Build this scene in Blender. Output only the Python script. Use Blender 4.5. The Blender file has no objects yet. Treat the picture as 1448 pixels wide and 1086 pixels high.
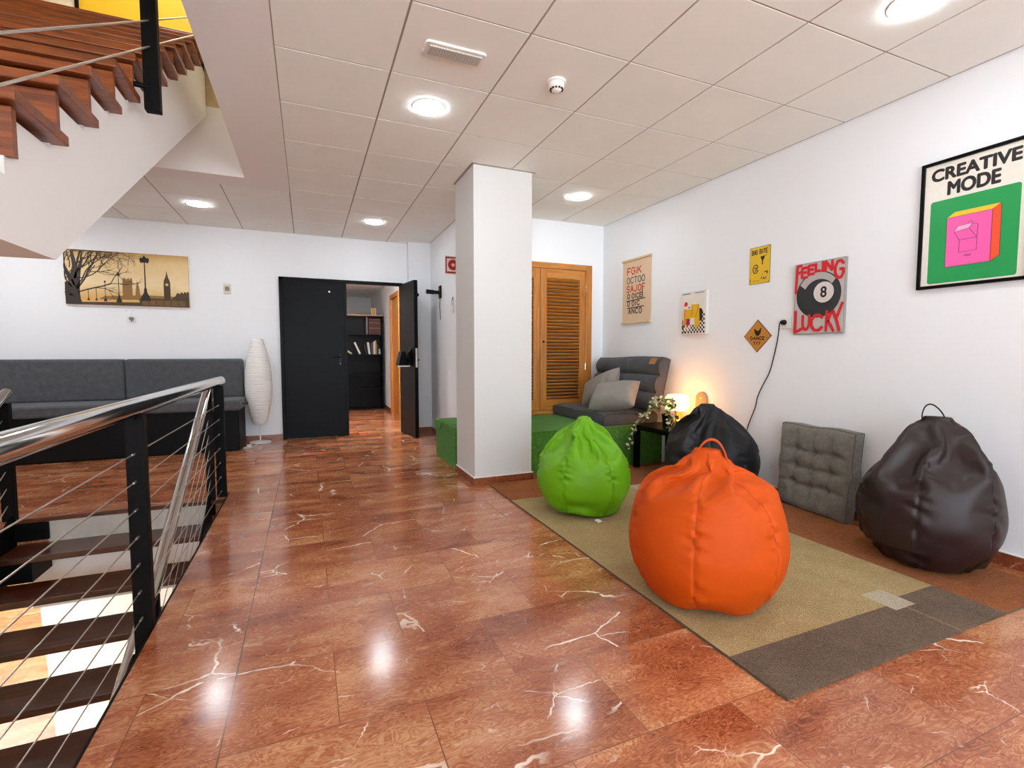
import bpy, bmesh, math, random
from mathutils import Vector, Matrix, noise
random.seed(7)
SC = bpy.context.scene
COL = SC.collection
PI = math.pi
H = 2.757            # ceiling height

# ------------------------------------------------------------------ materials
def hexc(h):
    h = h.lstrip('#')
    out = []
    for i in (0, 2, 4):
        c = int(h[i:i+2], 16) / 255
        out.append(c / 12.92 if c <= .04045 else ((c + .055) / 1.055) ** 2.4)
    return (*out, 1)

class NT:
    def __init__(s, name):
        s.m = bpy.data.materials.new(name); s.m.use_nodes = True
        s.t = s.m.node_tree; s.n = s.t.nodes; s.l = s.t.links
        s.b = s.n['Principled BSDF']
    def new(s, typ, **kw):
        n = s.n.new(typ)
        for k, v in kw.items():
            if k.startswith('i_'):
                key = k[2:].replace('_', ' ')
                n.inputs[key].default_value = v
            else:
                setattr(n, k, v)
        return n
    def link(s, a, b): s.l.new(a, b)
    def pos(s):
        return s.new('ShaderNodeNewGeometry').outputs['Position']
    def obj(s):
        return s.new('ShaderNodeTexCoord').outputs['Object']
    def math(s, op, a, b=None, c=None, clamp=False):
        n = s.new('ShaderNodeMath', operation=op); n.use_clamp = clamp
        for i, x in enumerate((a, b, c)):
            if x is None: continue
            if isinstance(x, (int, float)): n.inputs[i].default_value = x
            else: s.link(x, n.inputs[i])
        return n.outputs[0]
    def mix(s, f, a, b, blend='MIX'):
        n = s.new('ShaderNodeMix', data_type='RGBA', blend_type=blend)
        for i, x in ((0, f), (6, a), (7, b)):
            if isinstance(x, (int, float, tuple)): n.inputs[i].default_value = x
            else: s.link(x, n.inputs[i])
        return n.outputs[2]
    def noise(s, vec, scale, detail=2, rough=.5, dist=0, out=0):
        n = s.new('ShaderNodeTexNoise', i_Scale=scale, i_Detail=detail, i_Roughness=rough, i_Distortion=dist)
        s.link(vec, n.inputs['Vector']); return n.outputs[out]
    def ramp(s, f, stops, interp='LINEAR'):
        n = s.new('ShaderNodeValToRGB'); cr = n.color_ramp; cr.interpolation = interp
        while len(cr.elements) < len(stops): cr.elements.new(.5)
        for e, (p, c) in zip(cr.elements, stops): e.position = p; e.color = c
        s.link(f, n.inputs[0]); return n.outputs[0]
    def scale(s, vec, sc, rot=(0, 0, 0), loc=(0, 0, 0)):
        n = s.new('ShaderNodeMapping'); n.inputs['Scale'].default_value = sc
        n.inputs['Rotation'].default_value = rot; n.inputs['Location'].default_value = loc
        s.link(vec, n.inputs[0]); return n.outputs[0]
    def bump(s, h, strength=.2, dist=.01, prev=None):
        n = s.new('ShaderNodeBump'); n.inputs['Strength'].default_value = strength; n.inputs['Distance'].default_value = dist
        s.link(h, n.inputs['Height'])
        if prev is not None: s.link(prev, n.inputs['Normal'])
        return n.outputs[0]
    def set(s, **kw):
        for k, v in kw.items():
            key = {'col': 'Base Color', 'rough': 'Roughness', 'metal': 'Metallic', 'normal': 'Normal', 'spec': 'Specular IOR Level',
                   'coat': 'Coat Weight', 'coatr': 'Coat Roughness', 'sheen': 'Sheen Weight', 'alpha': 'Alpha', 'trans': 'Transmission Weight',
                   'ecol': 'Emission Color', 'estr': 'Emission Strength', 'sss': 'Subsurface Weight', 'ior': 'IOR'}[k]
            if isinstance(v, (int, float, tuple)): s.b.inputs[key].default_value = v
            else: s.link(v, s.b.inputs[key])
        return s.m

def plain(name, col, rough=.5, metal=0, nscale=0, nvar=.0, bump=0, bscale=200, spec=.5, sheen=0, coat=0):
    """paint, plastic, fabric ... with a little procedural variation of tone and surface"""
    t = NT(name); c = hexc(col) if isinstance(col, str) else col
    p = t.obj()
    if nvar:
        f = t.noise(p, nscale, 4, .6)
        lo = tuple(x * (1 - nvar) for x in c[:3]) + (1,); hi = tuple(min(1, x * (1 + nvar)) for x in c[:3]) + (1,)
        t.set(col=t.ramp(f, [(.3, lo), (.7, hi)]))
    else: t.set(col=c)
    t.set(rough=rough, metal=metal, spec=spec, sheen=sheen, coat=coat)
    if bump:
        t.set(normal=t.bump(t.noise(p, bscale, 3, .6), bump, .004))
    return t.m

M = {}
def wall_paint(name, col):
    t = NT(name); p = t.pos()
    n1 = t.noise(p, 90, 3, .6); n2 = t.noise(p, 9, 2, .5)
    h = t.math('ADD', n1, t.math('MULTIPLY', n2, 1.2))
    t.set(col=hexc(col), rough=.62, spec=.3, normal=t.bump(h, .12, .006)); return t.m
M['wall'] = wall_paint('white_wall_paint', '#eef0f3')
M['pillar'] = wall_paint('pillar_paint', '#d9d9d7')
M['plaster'] = wall_paint('ceiling_plaster', '#f0eeec')
M['stairwhite'] = wall_paint('stair_white_plaster', '#eeedeb')
M['tile'] = plain('ceiling_tile_board', '#f3f5f0', .8, nscale=3, nvar=.02, bump=.08, bscale=160)
M['tbar'] = plain('ceiling_grid_metal', '#a99c92', .5)
M['rawwall'] = plain('unpainted_plaster', '#cdb994', .8, nscale=5, nvar=.18, bump=.1, bscale=30)
M['yellowwall'] = plain('yellow_wall_paint', '#f0c21a', .6, nscale=3, nvar=.04)
M['creamwall'] = plain('cream_wall_paint', '#d9cdb0', .7, nscale=4, nvar=.1)

def marble(name, dark, mid, light, vein, tile=True, rough=.16):
    t = NT(name); p = t.pos()
    br = None
    if tile:
        v = t.scale(p, (1, 1, 1), loc=(-.46, .765, 0))
        br = t.new('ShaderNodeTexBrick', i_Scale=1.0, i_Mortar_Size=.0020, i_Bias=0.0, i_Brick_Width=.6, i_Row_Height=.4, i_Mortar_Smooth=.2)
        br.offset = .45; br.offset_frequency = 2; br.squash = 1.0
        br.inputs['Color1'].default_value = (0, 0, 0, 1); br.inputs['Color2'].default_value = (1, 1, 1, 1); br.inputs['Mortar'].default_value = (.5, .5, .5, 1)
        t.link(v, br.inputs['Vector'])
        sh = t.new('ShaderNodeVectorMath', operation='MULTIPLY_ADD')       # a different piece of stone in every tile
        t.link(br.outputs['Color'], sh.inputs[0]); sh.inputs[1].default_value = (13, 7, 5); t.link(p, sh.inputs[2]); q = sh.outputs[0]
    else: q = p
    q1 = t.scale(q, (.85, 2.1, 1), rot=(0, 0, .22))
    big = t.noise(q1, 2.2, 3, .6, .5)
    n = t.noise(q1, 6.5, 3.0, .6, .9)
    # contour lines of a noise field: the wavy grain of the stone
    con = t.math('SINE', t.math('MULTIPLY', n, 80.0))
    brk = t.noise(q1, 26, 2, .6)
    con = t.math('MULTIPLY', con, t.math('MULTIPLY', t.math('SUBTRACT', brk, .22, clamp=True), 1.6))
    f = t.math('ADD', t.math('MULTIPLY', big, .75), t.math('MULTIPLY', con, .14))
    f = t.math('ADD', f, t.math('MULTIPLY', t.math('SUBTRACT', t.noise(q1, 60, 2, .6), .5), .30))
    c = t.ramp(f, [(.16, dark), (.375, mid), (.60, light)])
    if tile:
        tone = t.ramp(br.outputs['Color'], [(0, (.91, .88, .87, 1)), (1, (1.07, 1.07, 1.06, 1))])
        c = t.mix(1.0, c, tone, 'MULTIPLY')
    def vein_layer(scale, th, mlo, mhi, dist, seed, det=2.5):
        vv = t.scale(q, (1, 1.5, 1), rot=(0, 0, seed), loc=(seed * 3, seed, 0))
        jag = t.noise(vv, scale * 7, 2, .6, 0, 1)
        ad = t.new('ShaderNodeVectorMath', operation='MULTIPLY_ADD'); t.link(jag, ad.inputs[0]); ad.inputs[1].default_value = (dist,) * 3; t.link(vv, ad.inputs[2])
        vo = t.new('ShaderNodeTexVoronoi', i_Scale=scale); vo.feature = 'DISTANCE_TO_EDGE'; t.link(ad.outputs[0], vo.inputs['Vector'])
        wid = t.math('MULTIPLY', t.noise(vv, scale * 3.1, 2, .5), th * 2)
        line = t.math('SUBTRACT', 1.0, t.math('DIVIDE', vo.outputs['Distance'], wid), clamp=True)
        line = t.math('MULTIPLY', line, 2.5, clamp=True)
        mk = t.ramp(t.noise(vv, scale * 1.1, 2, .55), [(mlo, (0, 0, 0, 1)), (mhi, (1, 1, 1, 1))])
        return t.math('MULTIPLY', line, mk)
    v1 = vein_layer(1.5, .0095, .53, .62, .06, .4)
    v2 = vein_layer(3.6, .012, .58, .68, .03, 1.9)
    v3 = vein_layer(8, .016, .60, .72, .016, 2.7)
    vs = t.math('MAXIMUM', t.math('MAXIMUM', v1, t.math('MULTIPLY', v2, .9)), t.math('MULTIPLY', v3, .55))
    c = t.mix(t.math('MULTIPLY', vs, .88), c, vein)
    if tile:
        c = t.mix(t.math('MULTIPLY', br.outputs['Fac'], .65), c, hexc('#5a382a'))
        sx = t.new('ShaderNodeSeparateXYZ'); t.link(p, sx.inputs[0])       # the long joint of the row of tiles along the stairwell
        j = t.math('LESS_THAN', t.math('ABSOLUTE', t.math('SUBTRACT', sx.outputs[0], .462)), .0022)
        c = t.mix(t.math('MULTIPLY', j, .7), c, hexc('#4a2c20'))
    r = t.math('ADD', t.math('MULTIPLY', t.noise(p, 5, 3), .06), rough - .03)
    t.set(col=c, rough=r, spec=.75, normal=t.bump(t.noise(p, 3.0, 2), .02, .01)); return t.m
M['floor'] = marble('red_marble_tiles', hexc('#7a3822'), hexc('#b26a45'), hexc('#d8a276'), hexc('#fff0dc'))
M['skirt'] = marble('red_marble_skirting', hexc('#6f3420'), hexc('#8d4a2e'), hexc('#b0694a'), hexc('#e0c4ac'), tile=False, rough=.25)
M['lowfloor'] = marble('orange_marble_tiles', hexc('#a85f30'), hexc('#cf8c50'), hexc('#e8b67c'), hexc('#fbe8cc'), rough=.25)
M['cream'] = plain('cream_marble', '#efe4d2', .35, nscale=6, nvar=.06)
M['caulk'] = plain('white_caulk', '#eeeae6', .6)

def wood(name, dark, light, scale=1.0, axis='z', rough=.38, coat=.25):
    t = NT(name); p = t.obj()
    sc = {'x': (1.2, 14, 14), 'y': (14, 1.2, 14), 'z': (14, 14, 1.2)}[axis]
    q = t.scale(p, tuple(s * scale for s in sc))
    n = t.noise(q, 1.6, 5, .6, 1.4)
    n2 = t.noise(q, 9, 3, .6, .4)
    f = t.math('ADD', n, t.math('MULTIPLY', t.math('SUBTRACT', n2, .5), .35))
    t.set(col=t.ramp(f, [(.30, hexc(dark)), (.5, tuple((a + b) / 2 for a, b in zip(hexc(dark), hexc(light)))), (.68, hexc(light))]), rough=rough, coat=coat, coatr=.2,
          normal=t.bump(n2, .06, .003)); return t.m
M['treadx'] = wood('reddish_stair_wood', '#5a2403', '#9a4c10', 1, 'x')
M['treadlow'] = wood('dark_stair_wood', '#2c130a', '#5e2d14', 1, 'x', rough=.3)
M['pine_z'] = wood('varnished_pine_upright', '#a8631d', '#c98436', 1, 'z')
M['pine_x'] = wood('varnished_pine_rail', '#a8631d', '#cf8a3a', 1, 'x')
M['pine_y'] = wood('varnished_pine_cross', '#a8631d', '#cf8a3a', 1, 'y')
M['batten'] = wood('pale_wood_batten', '#cfb184', '#e6cfa6', 1, 'y', rough=.55, coat=0)

M['black_steel'] = plain('black_painted_steel', '#0b0a0a', .5, spec=.10, nscale=8, nvar=.15, bump=.03, bscale=120)
M['black_door'] = plain('black_door_paint', '#0c0c0c', .38, spec=.10, nscale=5, nvar=.12)
M['black_lack'] = plain('black_lacquer', '#090808', .35, spec=.12, nscale=6, nvar=.15)
M['black_plastic'] = plain('black_plastic', '#0b0b0c', .4, spec=.25)
M['steel'] = plain('brushed_steel', '#cfcfcd', .09, metal=1)
M['cable'] = plain('steel_cable', '#c4beb6', .32, metal=.9)
M['chrome'] = plain('chrome', '#d8d8d8', .1, metal=1)
M['white_pl'] = plain('white_plastic', '#eceae4', .4)
M['cream_pl'] = plain('ivory_plastic', '#dfd8c4', .4)
M['grey_pl'] = plain('grey_plastic', '#77787a', .4)
M['concrete'] = plain('grey_white_concrete', '#bdb5aa', .8, nscale=7, nvar=.12, bump=.1, bscale=40)

def fabric(name, col, var=.18, weave=900, rough=.9, blotch=16, sheen=.15):
    t = NT(name); p = t.obj(); c = hexc(col)
    n = t.noise(p, blotch, 5, .65); n2 = t.noise(p, weave * .35, 2, .7)
    f = t.math('ADD', t.math('MULTIPLY', n, .6), t.math('MULTIPLY', n2, .4))
    lo = tuple(x * (1 - var) for x in c[:3]) + (1,); hi = tuple(min(1, x * (1 + var)) for x in c[:3]) + (1,)
    t.set(col=t.ramp(f, [(.36, lo), (.64, hi)]), rough=rough, sheen=sheen, spec=.2, normal=t.bump(t.noise(p, weave, 2, .7), .25, .002)); return t.m
M['sofa'] = fabric('charcoal_sofa_cloth', '#55575b', .25, 500)
M['sofa_base'] = plain('black_leatherette', '#080808', .5, spec=.15, bump=.05, bscale=200)
M['pallet'] = fabric('dark_grey_cushion_cloth', '#4c4d51', .15, 600, blotch=9)
M['piping'] = fabric('cushion_piping', '#2b2c2f', .1)
M['pillow'] = fabric('taupe_grey_pillow_cloth', '#8b857e', .10, 700, blotch=8)
M['tuft'] = fabric('grey_tufted_cushion_cloth', '#77736b', .22, 500, blotch=40)
M['tuftpipe'] = fabric('grey_tufted_cushion_piping', '#5d5d5c', .1)
M['leather_tag'] = plain('tan_leather', '#a9753d', .6, nscale=60, nvar=.2)

def leatherette(name, col, rough, grain=320, gb=.10, var=.06, coat=0, spec=.4):
    t = NT(name); p = t.obj(); c = hexc(col)
    n = t.noise(p, 6, 3, .6)
    lo = tuple(x * (1 - var) for x in c[:3]) + (1,); hi = tuple(min(1, x * (1 + var)) for x in c[:3]) + (1,)
    v = t.new('ShaderNodeTexVoronoi', i_Scale=grain); t.link(p, v.inputs['Vector'])
    t.set(col=t.ramp(n, [(.3, lo), (.7, hi)]), rough=rough, spec=spec, coat=coat, normal=t.bump(v.outputs['Distance'], gb, .002)); return t.m
M['bag_green'] = leatherette('lime_green_leatherette', '#69aa02', .45)
M['bag_orange'] = leatherette('orange_leatherette', '#cb4d00', .62, spec=.25)
M['bag_brown'] = leatherette('dark_brown_leatherette', '#281a1a', .42)
M['bag_black'] = leatherette('black_nylon_cloth', '#141519', .5)
M['seam_green'] = plain('green_seam', '#4f9400', .6)
M['seam_orange'] = plain('orange_seam', '#a83203', .6)
M['seam_brown'] = plain('brown_seam', '#160d0d', .5)
M['seam_black'] = plain('black_seam', '#07070a', .6)

def turf(name):
    t = NT(name); p = t.obj()
    a = t.noise(p, 260, 3, .7); b = t.noise(p, 24, 4, .7); d = t.noise(p, 90, 2, .6)
    f = t.math('ADD', t.math('MULTIPLY', a, .5), t.math('ADD', t.math('MULTIPLY', b, .3), t.math('MULTIPLY', d, .2)))
    t.set(col=t.ramp(f, [(.38, hexc('#24580a')), (.5, hexc('#47921c')), (.64, hexc('#78bd3c'))]), rough=.9, spec=.15, sheen=.2,
          normal=t.bump(a, .9, .012, t.bump(d, .5, .02))); return t.m
M['turf'] = turf('artificial_turf')

def pile(name, a, b, sc=95):
    t = NT(name); p = t.pos()
    n = t.noise(p, sc, 3, .7, 1.0); n2 = t.noise(p, 6, 4, .6); n3 = t.noise(p, 260, 2, .6)
    f = t.math('ADD', t.math('MULTIPLY', n, .5), t.math('ADD', t.math('MULTIPLY', n2, .25), t.math('MULTIPLY', n3, .25)))
    t.set(col=t.ramp(f, [(.38, hexc(a)), (.62, hexc(b))]), rough=1, spec=.1, sheen=.15, normal=t.bump(n3, .9, .014, t.bump(n, .8, .016))); return t.m
M['rug_olive'] = pile('rug_olive_pile', '#bf9e60', '#e8cc92')
M['rug_brown'] = pile('rug_brown_pile', '#64503e', '#977d63')
M['rug_rust'] = pile('rug_rust_pile', '#984a10', '#bf6e24', 40)
M['rug_cream'] = pile('rug_cream_pile', '#d6c6a8', '#ebdcc0')
M['rug_line'] = pile('rug_tan_line', '#94765a', '#ac8c6c')

def emit(name, col, strength):
    t = NT(name); t.set(col=(0, 0, 0, 1), ecol=hexc(col), estr=strength); return t.m
M['lamp_emit'] = emit('downlight_diffuser', '#effaff', 66)
M['warm_emit'] = emit('warm_lamp_glass', '#ffa94a', 12)
M['amber'] = NT('amber_glass').set(col=hexc('#f2a53a'), rough=.12, trans=.75, ior=1.3, ecol=hexc('#ffae3a'), estr=.55)
M['paper_lamp'] = NT('rice_paper').set(col=hexc('#efeae0'), rough=.8, sss=.0)
def paper_ribbed():
    t = NT('ribbed_rice_paper'); p = t.obj()
    w = t.new('ShaderNodeTexWave', i_Scale=14.0, i_Distortion=3.0, i_Detail=2.0, i_Detail_Scale=1.2); w.bands_direction = 'Z'
    t.link(p, w.inputs['Vector'])
    t.set(col=hexc('#f7f5f1'), rough=.8, normal=t.bump(w.outputs['Fac'], .55, .010)); return t.m
M['paper_lamp'] = paper_ribbed()
def glass_pane():
    t = NT('poster_glazing')
    tr = t.new('ShaderNodeBsdfTransparent'); gl = t.new('ShaderNodeBsdfGlossy', i_Roughness=.22)
    fr = t.new('ShaderNodeFresnel', i_IOR=1.45); mx = t.new('ShaderNodeMixShader')
    geo = t.new('ShaderNodeNewGeometry'); t.link(t.math('MULTIPLY', t.math('MULTIPLY', fr.outputs[0], .45), t.math('SUBTRACT', 1.0, geo.outputs['Backfacing'])), mx.inputs[0]); t.link(tr.outputs[0], mx.inputs[1]); t.link(gl.outputs[0], mx.inputs[2])
    t.link(mx.outputs[0], t.n['Material Output'].inputs['Surface']); return t.m
M['glass'] = glass_pane()
def clear_plastic():
    t = NT('ribbed_clear_plastic'); p = t.obj()
    w = t.new('ShaderNodeTexWave', i_Scale=22.0); w.bands_direction = 'X'; t.link(p, w.inputs['Vector'])
    t.set(col=t.ramp(w.outputs['Fac'], [(0, hexc('#aaa49c')), (1, hexc('#c6c0b8'))]), rough=.25); return t.m
M['diffuser'] = clear_plastic()
INK = {}
def ink(col, rough=.55):
    k = (col, rough)
    if k not in INK: INK[k] = plain('print_' + col.lstrip('#'), col, rough, nscale=40, nvar=.03)
    return INK[k]

# ------------------------------------------------------------------ mesh builder
class MB:
    def __init__(s): s.v = []; s.f = []; s.mi = []; s.cur = 0
    def add(s, vs, fs):
        o = len(s.v); s.v += [tuple(v) for v in vs]
        for f in fs: s.f.append(tuple(i + o for i in f)); s.mi.append(s.cur)
        return s
    def box(s, x0, x1, y0, y1, z0, z1):
        return s.add([(x0, y0, z0), (x1, y0, z0), (x1, y1, z0), (x0, y1, z0), (x0, y0, z1), (x1, y0, z1), (x1, y1, z1), (x0, y1, z1)],
                     [(0, 3, 2, 1), (4, 5, 6, 7), (0, 1, 5, 4), (1, 2, 6, 5), (2, 3, 7, 6), (3, 0, 4, 7)])
    def obox(s, c, ax, ay, az):          # box from centre and three half-axis vectors
        c = Vector(c); ax, ay, az = Vector(ax), Vector(ay), Vector(az); vs = []
        for k in (-1, 1):
            for i, j in ((-1, -1), (1, -1), (1, 1), (-1, 1)): vs.append(c + ax * i + ay * j + az * k)
        return s.add(vs, [(0, 3, 2, 1), (4, 5, 6, 7), (0, 1, 5, 4), (1, 2, 6, 5), (2, 3, 7, 6), (3, 0, 4, 7)])
    def quad(s, a, b, c, d): return s.add([a, b, c, d], [(0, 1, 2, 3)])
    def prism(s, poly, mp, d0, d1):      # polygon (u,v) through mp(u,v,d)
        n = len(poly); vs = [mp(u, v, d0) for u, v in poly] + [mp(u, v, d1) for u, v in poly]
        fs = [tuple(range(n))[::-1], tuple(range(n, 2 * n))] + [(i, (i + 1) % n, n + (i + 1) % n, n + i) for i in range(n)]
        return s.add(vs, fs)
    def lathe(s, prof, c=(0, 0, 0), n=32, mp=None):
        c = Vector(c); vs = []; fs = []
        for r, z in prof:
            for k in range(n):
                a = 2 * PI * k / n; p = Vector((r * math.cos(a), r * math.sin(a), z)); vs.append(c + (mp(p) if mp else p))
        for i in range(len(prof) - 1):
            for k in range(n):
                a = i * n + k; b = i * n + (k + 1) % n; fs.append((a, b, b + n, a + n))
        fs.append(tuple(range(n))[::-1]); m = (len(prof) - 1) * n; fs.append(tuple(range(m, m + n)))
        return s.add(vs, fs)
    def tube(s, pts, r, n=10, cap=True, rs=None):
        pts = [Vector(p) for p in pts]; vs = []; fs = []; up = None
        for i, p in enumerate(pts):
            a = pts[max(i - 1, 0)]; b = pts[min(i + 1, len(pts) - 1)]; t = (b - a).normalized()
            if up is None:
                up = Vector((0, 0, 1)) if abs(t.z) < .9 else Vector((1, 0, 0))
            x = t.cross(up); x.normalize(); y = x.cross(t); up = y
            rr = rs[i] if rs else r
            for k in range(n):
                q = 2 * PI * k / n; vs.append(p + (x * math.cos(q) + y * math.sin(q)) * rr)
        for i in range(len(pts) - 1):
            for k in range(n):
                a = i * n + k; b = i * n + (k + 1) % n; fs.append((a, b, b + n, a + n))
        if cap:
            fs.append(tuple(range(n))[::-1]); m = (len(pts) - 1) * n; fs.append(tuple(range(m, m + n)))
        return s.add(vs, fs)
    def ribbon(s, pts, w, th, side):      # strap: cross-section w along side vector, th along normal
        pts = [Vector(p) for p in pts]; sd = Vector(side).normalized(); vs = []; fs = []
        for i, p in enumerate(pts):
            t = (pts[min(i + 1, len(pts) - 1)] - pts[max(i - 1, 0)]).normalized(); nn = t.cross(sd).normalized()
            for a, b in ((-1, -1), (1, -1), (1, 1), (-1, 1)): vs.append(p + sd * a * w / 2 + nn * b * th / 2)
        for i in range(len(pts) - 1):
            for k in range(4): fs.append((i * 4 + k, i * 4 + (k + 1) % 4, i * 4 + 4 + (k + 1) % 4, i * 4 + 4 + k))
        m = (len(pts) - 1) * 4; fs += [(3, 2, 1, 0), (m, m + 1, m + 2, m + 3)]
        return s.add(vs, fs)
    def build(s, name, mat, parent=None, smooth=None, bevel=0, seg=2, loc=None, subsurf=0, normals=True):
        me = bpy.data.meshes.new(name)
        if parent is not None: o0 = wpos(parent)
        elif loc is not None: o0 = Vector(loc)
        else:
            xs, ys, zs = zip(*s.v); o0 = Vector(((min(xs) + max(xs)) / 2, (min(ys) + max(ys)) / 2, min(zs)))
        me.from_pydata([tuple(Vector(v) - o0) for v in s.v], [], s.f)
        mats = mat if isinstance(mat, (list, tuple)) else [mat]
        for m in mats: me.materials.append(m)
        if len(mats) > 1: me.polygons.foreach_set('material_index', s.mi)
        if normals:
            bm = bmesh.new(); bm.from_mesh(me); bmesh.ops.recalc_face_normals(bm, faces=bm.faces); bm.to_mesh(me); bm.free()
        me.update()
        ob = bpy.data.objects.new(name, me); COL.objects.link(ob)
        if parent is not None: ob.parent = parent
        else: ob.location = o0
        if smooth is not None:
            me.polygons.foreach_set('use_smooth', [True] * len(me.polygons))
            if smooth < 180: me.set_sharp_from_angle(angle=math.radians(smooth))
        if bevel:
            b = ob.modifiers.new('bevel', 'BEVEL'); b.width = bevel; b.segments = seg; b.limit_method = 'ANGLE'; b.angle_limit = .6
            if smooth is None: me.polygons.foreach_set('use_smooth', [False] * len(me.polygons))
        if subsurf:
            m = ob.modifiers.new('sub', 'SUBSURF'); m.levels = subsurf; m.render_levels = subsurf
        return ob

def wpos(o):
    p = Vector(o.location)
    while o.parent is not None: o = o.parent; p = p + Vector(o.location)
    return p
def tag(o, label, cat, group=None, kind=None):
    o['label'] = label; o['category'] = cat
    if group: o['group'] = group
    if kind: o['kind'] = kind
    return o
def thing(name, loc, label, cat, group=None):
    o = bpy.data.objects.new(name, None); COL.objects.link(o); o.location = loc; o.empty_display_size = .1
    return tag(o, label, cat, group)
def struct(o, label=None, cat=None):
    o['kind'] = 'structure'
    if label: o['label'] = label
    if cat: o['category'] = cat
    return o
def sempty(name, loc, label, cat):
    o = bpy.data.objects.new(name, None); COL.objects.link(o); o.location = loc
    return struct(o, label, cat)
def clone(src, loc, label, group=None):
    r = src.copy(); COL.objects.link(r); r.location = loc; r['label'] = label
    if group: r['group'] = group
    for ch in list(src.children):
        c = ch.copy(); COL.objects.link(c); c.parent = r
        for g in list(ch.children):
            d = g.copy(); COL.objects.link(d); d.parent = c
    return r
def arc(cx, cy, r, a0, a1, n=24, ry=None):
    ry = r if ry is None else ry
    return [(cx + r * math.cos(math.radians(a0 + (a1 - a0) * i / n)), cy + ry * math.sin(math.radians(a0 + (a1 - a0) * i / n))) for i in range(n + 1)]
def rrect(x0, y0, x1, y1, r, n=6):
    return (arc(x1 - r, y0 + r, r, -90, 0, n) + arc(x1 - r, y1 - r, r, 0, 90, n) + arc(x0 + r, y1 - r, r, 90, 180, n) + arc(x0 + r, y0 + r, r, 180, 270, n))
EXPOSURE = 0.3
SKY = 11.0
# ------------------------------------------------------------------ the room
XR, YF, YB, XS = 4.21, 4.908, 2.994, 2.414     # right wall, far wall, alcove wall, side wall
XL, YN = -3.4, -6.6                            # left wall, wall behind the camera
HX0, HX1, HY1 = -1.19, .10, 2.09               # stairwell opening in the floor
T = .22
m = MB()
m.box(HX1, 6.0, YN - .2, 12, -T, 0); m.box(XL - .2, HX0, YN - .2, 12, -T, 0); m.box(HX0, HX1, YN - .2, -3.6, -T, 0); m.box(HX0, HX1, HY1, 12, -T, 0)
struct(m.build('floor', M['floor']), 'red brown marble tile floor with white veins', 'floor')

# ceiling: hung tiles, plaster border round the stairwell, opening
OX0, OX1, OY0, OY1 = -2.7, .235, -2.2, 2.82
BX, BY = .60, 3.10
m = MB(); m.cur = 0
def tiles(x0, x1, y0, y1, gx, gy):
    i0 = math.floor((x0 - gx) / .6); i1 = math.ceil((x1 - gx) / .6)
    j0 = math.floor((y0 - gy) / .6); j1 = math.ceil((y1 - gy) / .6)
    for i in range(i0, i1):
        for j in range(j0, j1):
            a, b = max(x0, gx + i * .6), min(x1, gx + i * .6 + .6); c, d = max(y0, gy + j * .6), min(y1, gy + j * .6 + .6)
            if b - a > .02 and d - c > .02: m.box(a + .006, b - .006, c + .006, d - .006, H, H + .02)
tiles(BX, XR, YN, YF, 0, 0)
tiles(XL, BX, BY, YF, 0, 0)
m.cur = 1
m.box(BX, XR, YN, YF, H + .004, H + .03); m.box(XL, BX, BY, YF, H + .004, H + .03)
m.cur = 2
m.box(OX1, BX, YN, BY, H, H + .365); m.box(OX0, OX1, OY1, BY, H, H + .365); m.box(XL, OX0, YN, BY, H, H + .365); m.box(OX0, OX1, YN, OY0, H, H + .365)
struct(m.build('ceiling', [M['tile'], M['tbar'], M['plaster']]), 'suspended ceiling of pale square tiles with plaster border', 'ceiling')

def wallbox(name, *a, mat='wall', label=None):
    mm = MB()
    for b in a: mm.box(*b)
    return struct(mm.build(name, M[mat]), label, 'wall')
wallbox('wall_right', (XR, XR + .15, YN, YB + .15, -.01, H + .02), label='white right wall hung with posters')
wallbox('wall_alcove', (XS, XR, YB, YB + .15, 0, H + .02), label='white alcove wall round the louvred door')
wallbox('wall_side', (XS, XS + .15, YB + .15, YF + .1, 0, H + .02), label='white side wall with red sign')
# far wall with the doorway 0.405..2.02 x 2.17
wallbox('wall_far', (XL, .405, YF, YF + .14, 0, H + .02), (.405, 2.02, YF, YF + .14, 2.172, H + .02), (2.02, XS + .15, YF, YF + .14, 0, H + .02),
        (2.095, XS, 4.785, YF, 0, H + .02), label='white far wall with black double door and canvas')
wallbox('wall_left', (XL - .15, XL, YN, YF, 0, H + .02))
WX0, WX1, WZ0, WZ1 = -2.4, 3.9, .35, 2.6
wallbox('wall_behind', (XL - .15, WX0, YN - .15, YN, 0, H + .02), (WX1, XR + .15, YN - .15, YN, 0, H + .02), (WX0, WX1, YN - .15, YN, 0, WZ0), (WX0, WX1, YN - .15, YN, WZ1, H + .02), label='white wall with an added daylight window behind the camera')
w1 = sempty('added_window', (.75, YN, WZ0), 'wide white window added unseen behind the camera for daylight fill', 'window')  # unseen window, added so daylight fills the room and lifts the ceiling
m = MB()
for k in range(5): x = WX0 + (WX1 - WX0 - .06) * k / 4; m.box(x, x + .06, YN - .12, YN - .06, WZ0, WZ1)
m.box(WX0, WX1, YN - .12, YN - .06, WZ0, WZ0 + .06); m.box(WX0, WX1, YN - .12, YN - .06, WZ1 - .06, WZ1); m.build('window_frame', M['white_pl'], w1)
m = MB(); m.box(WX0, WX1, YN - .095, YN - .09, WZ0, WZ1); m.build('pane', M['glass'], w1)
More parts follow.
